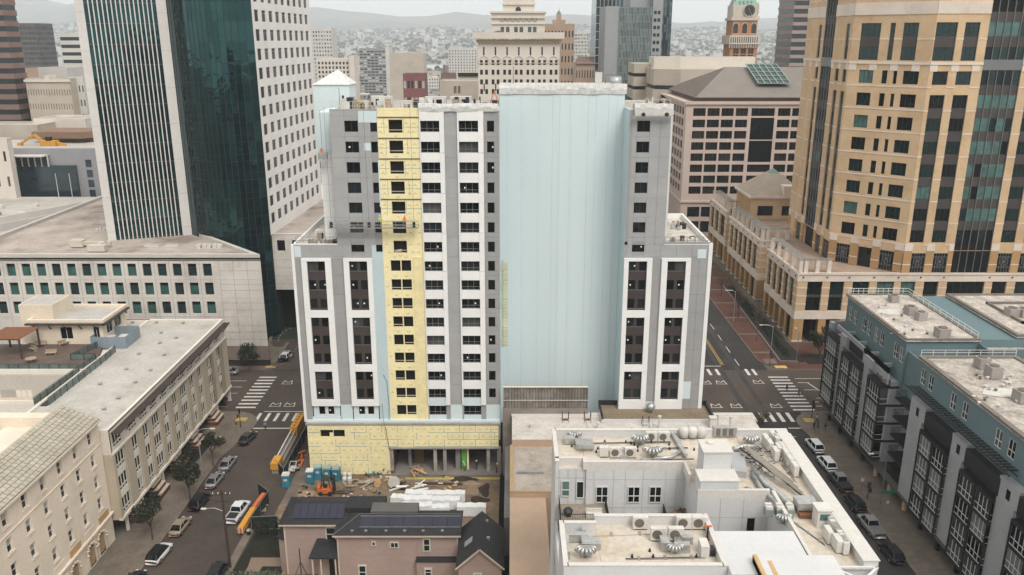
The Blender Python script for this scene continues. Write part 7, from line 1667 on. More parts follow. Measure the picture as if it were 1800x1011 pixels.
for x in (0, 10.3, 15.6): H1.box('corner_board', trimp if x != 10.3 else pinkw, x - .08, 0, x + .1, 7.9, -.08, 0)
part('body', MB().box(.02, .02, 0, 15.68, 5.2, 7.9), pinkw, h1); part('fascia', MB().box(-.5, -.62, 7.75, 16.1, -.5, 7.98), trimp, h1)
part('roof', MB().quad((-.5, -.6, 8), (16.1, -.6, 8), (16.1, 2.4, 9.3), (2.6, 2.4, 9.3)).quad((16.1, 5.4, 8), (-.5, 5.4, 8), (2.6, 2.4, 9.3), (16.1, 2.4, 9.3)).poly([(-.5, 5.4, 8), (-.5, -.6, 8), (2.6, 2.4, 9.3)]).poly([(16.1, -.6, 8), (16.1, 5.4, 8), (16.1, 2.4, 9.3)]), shing, h1)
part('hip_cap', MB().bar((-.5, -.6, 8.03), (2.6, 2.4, 9.33), .14, .05).bar((2.6, 2.4, 9.33), (16.1, 2.4, 9.33), .14, .05), mat('ridge_grey', (.09, .09, .09), .7), h1)
for k in range(7):
 x = 2.9 + 1.9 * k; part('solar_panel', MB().quad((x, .6, 8.62), (x + 1.8, .6, 8.62), (x + 1.8, 2.0, 9.23), (x, 2.0, 9.23)).box(x, .55, 8.54, x + 1.8, .6, 8.62), solar, h1)
part('panel_rail', MB().bar((2.8, .52, 8.57), (16, .52, 8.57), .06).bar((2.8, 2.05, 9.24), (16, 2.05, 9.24), .06), galv, h1)
for k in range(6): x = [1.8, 3.6, 6.2, 8.6, 11.0, 13.5][k]; part('roof_vent', MB().box(x, -.05, 8.2, x + .35, .15, 8.42), galv, h1)
part('rear_roof', MB().box(.5, 3.6, 7.9, 5.6, 6.6, 9.5), shing, h1); part('skylight_strip', MB().box(4.0, 2.6, 8.0, 10.2, 4.8, 9.6), mat('ridge_grey2', (.10, .095, .09), .6), h1)
part('bay_house', MB().box(10.3, -1.0, 0, 15.7, -.01, 4.4), pinkw, h1); part('bay_roof', MB().box(10.2, -1.15, 4.4, 15.8, 0, 4.55), shing, h1); pwin(Face(h1, (0, -1.0, 0), 0), 11.4, 2.4, .8, 1.0)
h2 = thing('pink_house_wing', 'pink clapboard wing with a hipped black roof and one solar array at left', 'house', (-30.3, 96, 0)); H2 = Face(h2, (0, 0, 0), 0)
siding(H2, 0, 7.5, 0, 7.9, [(5.6, 5.3, 6.8, 7.3)]); pwin(H2, 5.6, 5.3, 1.2, 2.0); part('body', MB().box(.02, .02, 0, 7.5, 6.0, 7.9), pinkw, h2); part('fascia', MB().box(-.5, -.6, 7.75, 7.5, -.5, 7.98), trimp, h2)
part('corner_board', MB().box(-.06, -.08, 0, .14, .0, 7.9), trimp, h2); part('roof', MB().quad((-.6, -.6, 8), (9, -.6, 8), (9, 2.9, 9.5), (1.9, 2.9, 9.5)).quad((9, 6.4, 8), (-.6, 6.4, 8), (1.9, 2.9, 9.5), (9, 2.9, 9.5)).poly([(-.6, 6.4, 8), (-.6, -.6, 8), (1.9, 2.9, 9.5)]), shing, h2)
for k in range(7): x = 1.1 + .98 * k; part('solar_panel', MB().quad((x, .2, 8.5), (x + .9, .2, 8.5), (x + .9, 2.3, 9.42), (x, 2.3, 9.42)), solar, h2)
part('bay', MB().prism([(-1.1, .8), (0, .2), (0, 4.6), (-1.1, 4.0)], 0, 5.2), pinkw, h2); part('bay_roof', MB().prism([(-1.3, .6), (0, .0), (0, 4.8), (-1.3, 4.2)], 5.2, 5.4), shing, h2); part('bay_window', MB().box(-1.14, 1.2, 1.6, -1.1, 3.8, 4.2), g_mid, h2)
pc = thing('entry_porch', 'small pink porch with a black shed roof between the two house fronts', 'porch', (-26.2, 93.3, 0)); part('roof', MB().quad((-.3, -.3, 4.6), (3.4, -.3, 4.6), (3.2, 2.7, 5.6), (.2, 2.7, 5.6)).box(-.3, -.3, 4.45, 3.4, -.2, 4.6), shing, pc)
for x in (0, 1.1, 3.0): part('post', MB().box(x, -.1, 0, x + .18, .1, 4.45), trimp, pc)
part('rail', MB().box(0, -.1, 1.0, 3.2, .0, 1.15).box(0, -.1, 0, 3.2, .1, .3), trimp, pc); part('door', MB().box(1.8, 1.8, .3, 2.8, 1.9, 4.0), blk, pc); part('side_wall', MB().box(0.2, 1.9, 0, 3.2, 2.6, 4.5), pinkw, pc)
h3 = thing('gabled_house', 'pink house with a steep black gabled roof, right of the solar panels', 'house', (-6.6, 87.6, 0)); H3 = Face(h3, (0, 0, 0), 0)
siding(H3, 0, 5.3, 0, 7.2, [(1.9, 4.0, 2.8, 6.2)]); pwin(H3, 1.9, 4.0, .9, 2.2, g=g_dark); part('gable', MB().poly([(0, 0, 7.2), (5.3, 0, 7.2), (2.65, 0, 9.6)]), pinkw, h3); part('body', MB().box(.02, .02, 0, 5.28, 8, 7.2), pinkw, h3)
part('roof', MB().quad((-.35, -.4, 7.1), (2.65, -.4, 9.85), (2.65, 8.2, 9.85), (-.35, 8.2, 7.1)).quad((2.65, -.4, 9.85), (5.65, -.4, 7.1), (5.65, 8.2, 7.1), (2.65, 8.2, 9.85)).poly([(-.35, 8.2, 7.1), (2.65, 8.2, 9.85), (5.65, 8.2, 7.1)]), shing, h3)
part('bargeboard', MB().bar((-.35, -.42, 7.0), (2.65, -.42, 9.78), .08, .2).bar((2.65, -.42, 9.78), (5.65, -.42, 7.0), .08, .2), trimp, h3)
part('skylight', MB().quad((.6, 2.6, 8.1), (1.6, 2.6, 9.0), (1.6, 3.8, 9.0), (.6, 3.8, 8.1)), mat('skylight_grey', (.24, .25, .25), .4), h3); part('roof_vent', MB().box(3.4, 2.9, 8.9, 3.8, 3.2, 9.3).box(3.2, 6.5, 9.2, 3.5, 6.7, 9.5), galv, h3)
# ================= ROOFTOP CLUTTER ON THE TOWER =================
r7 = random.Random(17)
def at_face(u, v, dy=0): x, z = f2(u, v, YF + dy); return x, z
def clutter(name, lab, cat, x, y, z, seed, n, sx, sy, h, mats_):
 t = thing(name, lab, cat, (x, y, z)); rr = random.Random(seed)
 for k in range(n):
  w, d, q = rr.uniform(.15, .9), rr.uniform(.15, .6), rr.uniform(.3, 1) * h; px, py = rr.uniform(-sx, sx), rr.uniform(-sy, sy)
  part(['crate', 'bundle', 'tool_box'][k % 3], MB().box(px, py, 0, px + w, py + d, q), rr.choice(mats_), t)
 return t
cm_ = [acw, galv, metal_d, wrap, wood]
for k, (x, y, lab) in enumerate([(-24, 126, 'site materials stacked at the left end of the tower roof'), (-19.5, 125.5, 'site materials stacked above the yellow strip on the tower roof'), (-14.5, 126, 'site materials stacked above the first white window column'), (-9.5, 126.5, 'site materials on the roof above the grey pier'), (-5, 126, 'site materials on the roof near the blue wall'), (20.5, 126, 'site materials on the roof of the right wing'), (-30, 127, 'site materials on the lower left wing roof'), (27, 127, 'site materials on the lower right wing roof'), (27, 138, 'site materials farther back on the lower right wing roof')]):
 z = ROOF - .1 if k < 6 else WING - .6; clutter('site_materials', lab, 'building materials', x, y, z, k, 14, 2.2, 2.0, 1.8 if k < 6 else 1.2, cm_)
def scaffold(name, lab, x0, x1, y, z, h, n, m=None):
 t = thing(name, lab, 'guard rail', (x0, y, z)); W = x1 - x0
 for k in range(n + 1): part('post', MB().bar((W * k / n, 0, 0), (W * k / n, 0, h), .06), m or wht, t)
 for q in (.5, 1.0): part('rail', MB().bar((0, 0, h * q), (W, 0, h * q), .05), m or wht, t)
scaffold('guard_rail', 'temporary guard rail along the left tower roof edge', -26.6, -13.8, 124.0, ROOF - .1, 1.3, 12); scaffold('guard_rail', 'temporary guard rail above the right wing of the tower', 17.8, 23.3, 124.2, ROOF, 1.5, 6); scaffold('guard_rail', 'temporary guard rail on the lower left wing', -33.3, -27, 124.1, WING, 1.1, 6, metal_g); scaffold('guard_rail', 'temporary guard rail on the lower right wing', 23.6, 30.6, 124.1, WING, 1.1, 6, metal_g)
for k, (x0, x1, y, z, lab) in enumerate([(-13.2, -10, 128, ROOF, 'pale rooftop frame with dark openings at the left of the tower roof'), (-9.4, -6.2, 128.4, ROOF, 'pale rooftop frame with dark openings in the middle of the roof'), (-21.5, -18.3, 129, ROOF, 'pale rooftop box with two dark vents above the yellow strip'), (-31.5, -28.5, 129, WING - .6, 'pale box with two dark vents on the lower left wing')]):
 t = thing('roof_box', lab, 'roof unit', (x0, y, z - .1)); part('body', MB().box(0, 0, 0, x1 - x0, 1.6, 1.7), wht, t)
 for q in range(2): part('vent', MB().box(.35 + q * 1.4, -.04, .4, 1.35 + q * 1.4, 0, 1.3), void, t)
t = thing('hoist_motor', 'silver drum and white panel standing on the blue wall parapet', 'hoist', (13.0, 131.2, 62.2)); part('drum', MB().tube([(2.2, 0, .9), (3.8, 0, .9)], .8, 14), galv, t, smooth=True); part('panel', MB().box(-.2, 0, 0, .9, .2, 2.3), wht, t); part('frame', MB().bar((1.4, 0, 1.9), (4, 0, 1.9), .12).bar((1.4, 0, 0), (1.4, 0, 1.9), .12).bar((4, 0, 0), (4, 0, 1.9), .12), metal_g, t); part('bundle', MB().lathe([(.3, 0), (.3, .6), (.1, .7)], 8, (-1.1, 0, 0)), orm, t)
for x, lab in ((0.2, 'thin white mast at the left end of the blue wall top'), (9.3, 'thin white mast in the middle of the blue wall top'), (-25.5, 'thin antenna pole at the left end of the grey roof')):
 o = part('mast', MB().lathe([(.06, 0), (.04, 3.2)], 6), metal_g, None, (x, 130.5 if x > -5 else 125, 62.2 if x > -5 else ROOF - .1)); tag(o, lab, 'mast')
t = thing('orange_jack', 'orange jointed arm leaning at the roof corner left of the blue wall', 'davit', (-2.6, 125.2, ROOF)); part('arm', MB().bar((-1, 0, 0), (0, 0, 2.6), .14).bar((0, 0, 2.6), (.5, 0, 1.2), .12), orm, t)
# swing stage
x0, z0 = f2(578, 401, 122.4); x1, _ = f2(736, 401, 122.4); sw = thing('swing_stage', 'long suspended work platform hanging across the grey panels and the yellow strip', 'work platform', (x0, 122.0, z0)); W = x1 - x0
part('deck', MB().box(0, 0, 0, W, .7, .12), galv, sw); 
for z in (.5, 1.05): part('rail', MB().bar((0, 0, z), (W, 0, z), .06), galv, sw); part('rail', MB().bar((0, .7, z), (W, .7, z), .05), galv, sw)
for k in range(13): part('rail_post', MB().bar((W * k / 12, 0, 0), (W * k / 12, 0, 1.1), .05), galv, sw)
for x in (.4, W * .45, W - .7): part('cable', MB().bar((x, .4, 1), (x, .4, ROOF - z0 + .6), .03), metal_d, sw); part('motor', MB().box(x - .2, .2, .1, x + .2, .6, .9), metal_d, sw)
sw2 = thing('roof_platform', 'short suspended platform hung at the top of the right wing', 'work platform', (17.9, 122.4, 58.6)); part('deck', MB().box(0, 0, 0, 5.6, .6, .14), wht, sw2); part('front_panel', MB().box(0, -.03, .14, 5.6, .0, .9), acw, sw2)
for x in (1.2, 4.6): part('wheel', MB().tube([(x, -.2, .25), (x, -.05, .25)], .3, 10), blackm, sw2)
bs_ = thing('hanging_basket', 'small orange and grey basket hung at the left edge of the tower', 'work platform', (-28.6, 125.4, 53.2)); part('basket', MB().box(-.6, -.6, -1.2, .7, .2, -.2), galv, bs_); part('cable', MB().bar((0, -.2, -.2), (0, -.2, 6), .04), metal_d, bs_)
# ================= PEOPLE =================
skin = mat('skin', (.30, .18, .12), .6); hair = mat('hair_dark', (.02, .015, .012), .8); jeans = mat('cloth_dark', (.03, .035, .05), .9)
def body_mesh(stride, arm, bend, top, bot):
 V = [(0, 0, .95, .15, .11), (0, -bend * .4, 1.2, .14, .10), (0, -bend * .8, 1.42, .17, .10), (0, -bend, 1.53, .055, .055), (0, -bend * 1.1, 1.66, .095, .105), (0, -bend * 1.1, 1.74, .06, .07)]
 E = [(0, 1), (1, 2), (2, 3), (3, 4), (4, 5)]
 for s in (-1, 1):
  f = s * stride; i = len(V)
  V += [(s * .09, 0, .88, .09, .09), (s * .10, -f * .45 - .02, .48, .06, .06), (s * .10, -f, .08, .045, .045), (s * .11, -f - .16, .04, .045, .03)]; E += [(0, i), (i, i + 1), (i + 1, i + 2), (i + 2, i + 3)]
  i = len(V); g = -s * arm; V += [(s * .20, -bend * .8, 1.40, .055, .055), (s * .25, -bend * .7 - g * .35, 1.13, .042, .042), (s * .24, -bend * .8 - .12 - g * .9, .92, .033, .033), (s * .24, -bend * .8 - .16 - g, .84, .038, .022)]; E += [(2, i), (i, i + 1), (i + 1, i + 2), (i + 2, i + 3)]
 me = bpy.data.meshes.new('body_src'); me.from_pydata([v[:3] for v in V], E, []); o = bpy.data.objects.new('body_src', me); COL.objects.link(o)
 m = o.modifiers.new('s', 'SKIN'); m.use_smooth_shade = True
 for i, v in enumerate(V): sv = me.skin_vertices[0].data[i]; sv.radius = v[3:5]; sv.use_root = i == 0
 s_ = o.modifiers.new('d', 'SUBSURF'); s_.levels = 1
 dg_ = bpy.context.evaluated_depsgraph_get(); out = bpy.data.meshes.new_from_object(o.evaluated_get(dg_)); bpy.data.objects.remove(o)
 out.name = 'body'; out.materials.clear()
 for mm in (skin, top, bot, blackm): out.materials.append(mm)
 for p in out.polygons:
  c = p.center; a = abs(c.x)
  p.material_index = 0 if c.z > 1.50 or (a > .19 and c.z < .93) else (3 if c.z < .10 else (2 if c.z < .96 and a < .2 else 1))
 return out
def person(x, y, z, rz, top, bot, lab, stride=.22, arm=.12, bend=0.03, hat=None, group=None, s=1.0):
 key = ('body', stride, arm, bend, top.name, bot.name); me = cached(key, lambda: body_mesh(stride, arm, bend, top, bot))
 t = thing('person', lab, 'person', (x, y, z), R(rz), group); t.scale = (s, s, s); link('body', me, t)
 hb_ = bend * 1.1
 if hat: part('helmet', MB().lathe([(.15, 1.68), (.13, 1.76), (.08, 1.82), (.01, 1.84)], 10, (0, -hb_, 0)).box(-.1, -hb_ - .2, 1.68, .1, -hb_ - .08, 1.70), hat, t, smooth=False)
 else: part('hair', MB().lathe([(.112, 1.65), (.122, 1.72), (.09, 1.79), (.01, 1.815)], 10, (0, -hb_ + .015, 0)), hair, t)
 return t
C_ = {n: mat('cloth_' + n, c, .9, var=.1) for n, c in dict(blue=(.25, .36, .45), black=(.018, .018, .02), grey=(.09, .09, .1), white=(.55, .54, .52), orange=(.62, .16, .03), lime=(.40, .50, .10), red=(.38, .05, .03), brown=(.12, .07, .05)).items()}
person(-45.6, 139.0, .03, 190, C_['blue'], C_['black'], 'person in a light blue top walking along the stop line', .25, .15)
person(56.3, 156.2, .03, 200, C_['black'], C_['black'], 'person in black on the right crossing, farther one of the two', .24, .15)
person(58.1, 154.2, .03, 200, C_['grey'], C_['black'], 'person in dark grey on the right crossing, nearer one of the two', .24, .15)
person(55.8, 138.9, .13, 20, C_['black'], C_['black'], 'person in black on the right pavement, left one of three side by side', .15, .1)
person(56.7, 139.4, .13, 10, C_['brown'], C_['black'], 'person in dark brown on the right pavement, middle one of three', .22, .12)
person(57.6, 138.2, .13, 15, C_['black'], C_['grey'], 'person with grey trousers on the right pavement, right one of three', .18, .1)
person(57.4, 142.0, .13, 30, C_['white'], C_['black'], 'person in a white top standing at the corner behind the other pedestrians', .1, .1)
xs1, _ = f2(711, 390, 122.3); person(xs1, 122.35, z0 + .12, 180, C_['orange'], C_['grey'], 'worker in an orange vest on the suspended platform', .1, .2, .05, hat=C_['orange'])
xs2, _ = f2(668, 390, 122.3); person(xs2, 122.35, z0 + .12, 200, C_['lime'], C_['black'], 'worker in a lime vest on the suspended platform', .1, .25, .15, hat=C_['white'])
person(-28.7, 125.1, 52.0, 180, C_['orange'], C_['black'], 'worker in orange in the small basket at the left edge of the tower', .08, .25, .1, hat=C_['white'])
person(-22.3, 124.6, ROOF - .1, 160, C_['lime'], C_['black'], 'worker in a lime vest on the left part of the tower roof', .15, .2, .05, hat=C_['orange'])
for u, v, c, b, lab in [(691, 828, 'red', 'black', 'worker in red at the left of the open ground floor'), (818, 828, 'white', 'black', 'worker in a white top bending in the open ground floor'), (838, 826, 'black', 'black', 'worker in dark clothes right of the bending one'), (873, 832, 'red', 'black', 'worker in red at the right end of the open ground floor')]:
 x, y = g2(u, v, .4); person(x, min(y, 124.6), .45, r7.uniform(0, 360), C_[c], C_[b], lab, .12, .2, .25 if u == 818 else .08, hat=C_['white'])
x, y = g2(531, 815); person(x, y, .05, 40, C_['orange'], C_['black'], 'worker in an orange vest by the machine beside the fence', .15, .2, .1, hat=C_['orange'])
# ================= VEHICLES =================
tyre = mat('tyre', (.018, .018, .018), .85); rimm = mat('rim', (.35, .35, .35), .35, metal=.7); cgl = glass('car_glass', (.010, .011, .013), .05, .6); lampw = mat('headlight', (.6, .6, .58), .2); lampr = mat('taillight', (.30, .02, .02), .3)
P_ = {n: mat('paint_' + n, c, .28, var=.03, fine=0, spec=.6, metal=me) for n, c, me in [('white', (.62, .62, .62), 0), ('silver', (.34, .34, .34), .5), ('black', (.012, .012, .014), 0), ('beige', (.32, .27, .20), .3), ('dark', (.045, .04, .042), .3), ('grey', (.20, .20, .205), .4), ('green', (.03, .05, .045), .2)]}
KIND = dict(  # length, width, belt stations (y, z, halfwidth), cabin: base front/back, roof front/back, roof z
 sedan=(4.7, 1.82, [(-2.35, .62, .74), (-2.2, .80, .84), (-1.3, .92, .90), (0, .95, .91), (1.25, .92, .90), (2.1, .76, .82), (2.35, .60, .70)], (-1.75, 1.35, -1.0, .45, 1.43), .91),
 suv=(4.7, 1.9, [(-2.35, .85, .82), (-2.25, 1.0, .90), (-1.3, 1.05, .94), (0, 1.05, .95), (1.2, 1.03, .94), (2.1, .92, .88), (2.35, .72, .76)], (-2.25, 1.35, -1.85, .55, 1.70), .95),
 pickup=(5.7, 2.0, [(-2.85, 1.02, .93), (-2.75, 1.05, .97), (-1.0, 1.08, .98), (0, 1.1, .98), (1.5, 1.12, .98), (2.6, 1.02, .94), (2.85, .85, .85)], (-.75, 1.75, -.55, .95, 1.86), .98))
def vehicle(kind, paint, lab, x, y, rz, z=.02, roofp=None, bar=None, name='parked_car', group='cars parked along the kerbs', cat='car'):
 L_, W_, st, (cb0, cb1, cr0, cr1, rz_), hw = KIND[kind]; t = thing(name, lab, cat, (x, y, z), R(rz), group)
 def body():
  b = MB(); n = len(st); prof = []
  for (yy, zb, w) in st:
   lo = .26 if abs(yy) < 2.2 else .36
   prof.append([(w * .9, lo), (w * .99, lo + .14), (w, (lo + zb) / 2 + .05), (w * .97, zb - .05), (w * .86, zb + .0), (w * .4, zb + .035), (-w * .4, zb + .035), (-w * .86, zb), (-w * .97, zb - .05), (-w, (lo + zb) / 2 + .05), (-w * .99, lo + .14), (-w * .9, lo)])
  m_ = 12
  for i, (yy, _, _) in enumerate(st):
   for (px, pz) in prof[i]: b.v.append((px, yy, pz))
  for i in range(n - 1):
   for j in range(m_): a = i * m_ + j; c = i * m_ + (j + 1) % m_; b.f.append((a, c, c + m_, a + m_))
  b.f.append(tuple(range(m_))); b.f.append(tuple((n - 1) * m_ + j for j in range(m_))[::-1]); return b.mesh('body', P_[paint], True)
 link('body', cached(('vb', kind, paint), body), t)
 wb, wr_ = hw * .88, hw * .70; zb = max(s[1] for s in st) - .03
 def cab():
  b = MB(); B = [(-wb, cb0, zb), (wb, cb0, zb), (wb, cb1, zb), (-wb, cb1, zb)]; T = [(-wr_, cr0, rz_), (wr_, cr0, rz_), (wr_, cr1, rz_), (-wr_, cr1, rz_)]
  for k in range(4): b.quad(B[k], B[(k + 1) % 4], T[(k + 1) % 4], T[k])
  return b.mesh('windows', cgl)
 link('windows', cached(('vc', kind), cab), t)
 rp_ = P_[roofp or paint]
 def roof():
  b = MB(); b.box(-wr_ - .02, cr0 - .03, rz_ - .03, wr_ + .02, cr1 + .03, rz_ + .03)
  for s in (-1, 1):
   b.bar((s * wb, cb0, zb), (s * wr_, cr0, rz_), .09, .07); b.bar((s * wb, cb1, zb), (s * wr_, cr1, rz_), .07, .06); m1 = (cb0 + cb1) / 2 - .1; b.bar((s * wb, m1, zb), (s * wr_, m1 * .8, rz_), .08, .05); b.bar((s * (wb + .01), cb0, zb), (s * (wb + .01), cb1, zb), .04, .06)
  return b.mesh('roof', rp_)
 link('roof', cached(('vr', kind, rp_.name), roof), t)
 if kind == 'pickup': part('bed', MB().box(-.78, -2.65, 1.085, .78, -.95, 1.125), blk if paint != 'silver' else P_['grey'], t); part('bed_rail', MB().box(-.9, -2.75, 1.05, -.8, -.9, 1.2).box(.8, -2.75, 1.05, .9, -.9, 1.2).box(-.8, -2.82, 1.0, .8, -2.74, 1.2), P_[paint], t)
 whm = cached(('wheel', kind), lambda: MB().tube([(-.1, 0, 0), (-.08, 0, 0), (.1, 0, 0)], [.30, .34, .34], 14).mesh('wheel', tyre, False)); rm = cached(('rimm',), lambda: MB().tube([(-.03, 0, 0), (.03, 0, 0)], .2, 10).mesh('rim', rimm))
 wy = L_ * .295; rr_ = 1.0 if kind == 'sedan' else 1.1
 for sx in (-1, 1):
  for sy in (-1, 1):
   w_ = link('wheel', whm, t, (sx * (hw - .08), sy * wy, .34 * rr_)); w_.scale = (1, rr_, rr_); link('rim', rm, w_, (sx * .09, 0, 0))
 ye = L_ / 2
 for s in (-1, 1):
  part('headlight', MB().box(s * hw * .62 - .17, ye - .16, .60, s * hw * .62 + .17, ye + .01, .74), lampw, t); part('taillight', MB().box(s * hw * .74 - .13, -ye - .01, .70, s * hw * .74 + .13, -ye + .12, .86), lampr, t)
  part('mirror', MB().box(s * (hw + .08) - .1, cb1 - .35, zb + .02, s * (hw + .08) + .1, cb1 - .2, zb + .16), P_[paint], t)
 if bar: part('light_bar', MB().box(-.55, -.1, rz_ + .03, .55, .15, rz_ + .15), bar, t)
 return t
vehicle('suv', 'white', 'white hatchback with a black roof, nearest parked car on the left kerb', -49.2, 99.8, -6, roofp='black')
vehicle('sedan', 'beige', 'beige sedan parked on the left kerb between the white hatchback and the black wagon', -48.9, 106.6, -4)
vehicle('suv', 'black', 'black wagon parked on the left kerb beside the brick stoops', -48.5, 113.4, -4)
vehicle('sedan', 'silver', 'silver sedan behind the black wagon on the left kerb', -48.4, 119.9, -4); vehicle('sedan', 'silver', 'silver sedan farther along, beyond the first silver one', -48.1, 125.4, -4)
vehicle('sedan', 'dark', 'dark sedan parked at the rounded left corner', -47.6, 134.8, -10)
vehicle('pickup', 'white', 'white pickup parked beside the orange boom and black site fence', -41.6, 110.4, -6); vehicle('suv', 'black', 'black car cut by the bottom edge left of the utility pole', -39.6, 95.5, 0); vehicle('sedan', 'black', 'black car cut by the bottom edge in front of the white hatchback', -50.2, 93.6, -4)
vehicle('sedan', 'silver', 'silver sedan seen side on below the white office wall', -61.5, 165.8, 88); vehicle('sedan', 'dark', 'dark car parked in the bays behind the pale apartment building', -59.2, 151.4, 85)
pcar = vehicle('suv', 'black', 'black and white police car on the curved drive', -50.9, 174.5, -6, .15, roofp='white', bar=mat('bar_blue', (.05, .08, .3), .4), name='police_car', group=None)
part('door', MB().box(-.99, -.6, .45, -.955, .9, 1.0).box(.955, -.6, .45, .99, .9, 1.0), P_['white'], pcar)
vehicle('suv', 'white', 'white hatchback on the right kerb, farthest of the two white cars', 53.4, 131.8, 4); vehicle('suv', 'white', 'white hatchback on the right kerb, nearer of the two white cars', 53.2, 125.4, 3)
vehicle('pickup', 'dark', 'dark pickup with a pale cab on the right kerb', 53.2, 119.3, 3, roofp='silver'); vehicle('suv', 'black', 'black wagon on the right kerb between two pickups', 53.0, 113.0, 3); vehicle('pickup', 'silver', 'silver pickup on the right kerb near the white parapet end', 52.9, 106.6, 3); vehicle('suv', 'black', 'black car on the right kerb at the bottom of the picture', 53, 100, 3)
for x, y, p, lab in [(53.5, 330, 'white', 'white car far up the right street'), (53.5, 352, 'grey', 'grey car far up the right street, beyond the white one'), (44, 300, 'dark', 'dark car driving far up the right street')]: vehicle('sedan', p, lab, x, y, 0, group='cars far up the right street')
# ================= SITE YARD =================
screen = mat('fence_screen', (.012, .02, .019), .85, var=.2); tealp = mat('toilet_teal', (.03, .17, .24), .6, var=.15)
def fence(lab, pts, h=2.1):
 t = thing('site_fence', lab, 'fence', (pts[0][0], pts[0][1], .03)); o = Vector((*pts[0], 0))
 for a, b in zip(pts, pts[1:]):
  a = Vector((*a, 0)) - o; b = Vector((*b, 0)) - o; n_ = max(1, round((b - a).length / 3)); 
  for k in range(n_): p, q = a.lerp(b, k / n_), a.lerp(b, (k + 1) / n_); part('screen_panel', MB().bar((p.x, p.y, h / 2), (q.x, q.y, h / 2), .03, h - .1), screen, t); part('post', MB().bar((p.x, p.y, 0), (p.x, p.y, h), .06), galv, t)
  part('top_rail', MB().bar((a.x, a.y, h), (b.x, b.y, h), .05), galv, t)
fence('black screened fence along the tower side of the left street', [(-37.4, 141.5), (-37.4, 121.0), (-39.6, 124.0)]); fence('black screened fence beside the white pickup', [(-40.3, 116.4), (-37.9, 114.0), (-38.4, 106.6), (-34.6, 106.9)])
bm_ = thing('boom_lift', 'long orange boom lift with pale twin arm laid along the site fence', 'boom lift', (-39.4, 124.0, 0)); orj = mat('machine_amber', (.55, .26, .035), .6, var=.12)
part('front_box', MB().box(-.7, -1.2, .8, .6, 1.6, 2.0), orj, bm_); part('rear_box', MB().box(-.7, 11.5, .9, .6, 17.6, 2.3), orj, bm_); part('arm', MB().bar((-.35, 1.6, 1.7), (-.35, 11.5, 1.9), .22), acw, bm_); part('arm', MB().bar((.35, 1.6, 1.5), (.35, 11.5, 1.7), .22), galv, bm_); part('base', MB().box(-.6, -1, 0, .6, 17, .8), mat('barrier_concrete', (.30, .26, .21), .9, var=.15), bm_)
for k in range(5): part('bolt_plate', MB().box(-.2, 12.2 + k * 1.15, 2.3, .1, 12.5 + k * 1.15, 2.36), metal_d, bm_)
b2 = thing('boom_trailer', 'amber and orange boom arm with a striped end beside the white pickup', 'boom lift', (-39.5, 105.0, 0)); part('lower_arm', MB().bar((0, 0, .9), (.35, 5.2, 1.1), .8, .9), orj, b2); part('upper_arm', MB().bar((.35, 5.2, 1.2), (.75, 9.4, 1.2), .6, .7), orm, b2); part('wheel', MB().tube([(-.3, .8, .35), (.5, .8, .35)], .35, 10).tube([(.1, 7.2, .35), (.9, 7.2, .35)], .35, 10), blackm, b2)
for k in range(4): part('stripe', MB().box(-.5 + .25 * k, -.12, .45, -.38 + .25 * k, -.02, 1.3), C_['white'] if k % 2 else orm, b2)
t = thing('waste_bin', 'black waste bin with a pale lid beside the striped boom end', 'bin', (-38.4, 105.2, .0)); part('body', MB().lathe([(.28, 0), (.34, .8)], 10), blackm, t); part('lid', MB().lathe([(.36, .8), (.3, .92), (.02, .95)], 10), galv, t)
def toilet(u, v, lab, s=1.0):
 x, y = g2(u, v); t = thing('portable_toilet', lab, 'toilet', (x, y, .07), R(r7.uniform(-8, 8)), 'portable toilets beside the tower'); part('cabin', MB().box(-.58, -.58, 0, .58, .58, 2.1), tealp, t); part('door', MB().box(-.42, -.62, .12, .42, -.58, 1.95), tealp, t); part('roof', MB().box(-.62, -.62, 2.1, .62, .62, 2.18).box(-.5, -.5, 2.18, .5, .5, 2.32), acw if s == 1 else mat('toilet_roof', (.25, .33, .33), .7), t); part('sign', MB().box(-.28, -.64, 1.2, .28, -.62, 1.55), wht, t)
toilet(504, 855, 'blue portable toilet with white roof by the fence corner'); toilet(546, 848, 'blue portable toilet with white roof near the yellow wall'); toilet(560, 841, 'teal portable toilet with a grey roof, left of the closed three', 0); toilet(577, 843, 'teal portable toilet with a grey roof, middle of the closed three', 0); toilet(592, 844, 'teal portable toilet with a grey roof, right of the closed three', 0)
fk = thing('forklift', 'orange forklift with black mast and long forks in the site yard', 'forklift', (*g2(578, 868), .07)); 
part('body', MB().box(-1.5, -.8, .35, .6, .8, 1.1).box(-1.7, -.7, .5, -1.2, .7, 1.4), orm, fk); part('cab_frame', MB().bar((-1.0, -.6, 1.1), (-.9, -.6, 2.6), .1).bar((-1.0, .6, 1.1), (-.9, .6, 2.6), .1).bar((.5, -.6, 1.1), (.2, -.6, 2.6), .1).bar((.5, .6, 1.1), (.2, .6, 2.6), .1).box(-1, -.7, 2.6, .3, .7, 2.7), metal_d, fk); part('seat', MB().box(-.7, -.3, 1.1, -.2, .3, 1.5).box(-.8, -.3, 1.5, -.65, .3, 2), blackm, fk); part('mast', MB().box(.8, -.55, .2, 1.05, -.4, 3.1).box(.8, .4, .2, 1.05, .55, 3.1).box(.8, -.4, 2.2, 1.0, .4, 2.4).box(.8, -.4, 1.0, 1.0, .4, 1.15), metal_d, fk)
for s in (-.35, .25): part('fork', MB().box(1.05, s, .2, 4.0, s + .12, .28), metal_d, fk)
for x, y in ((-1.1, -.85), (-1.1, .65), (.4, -.9), (.4, .7)): part('wheel', MB().tube([(x, y, .38), (x, y + .2, .38)], .38, 12), tyre, fk)
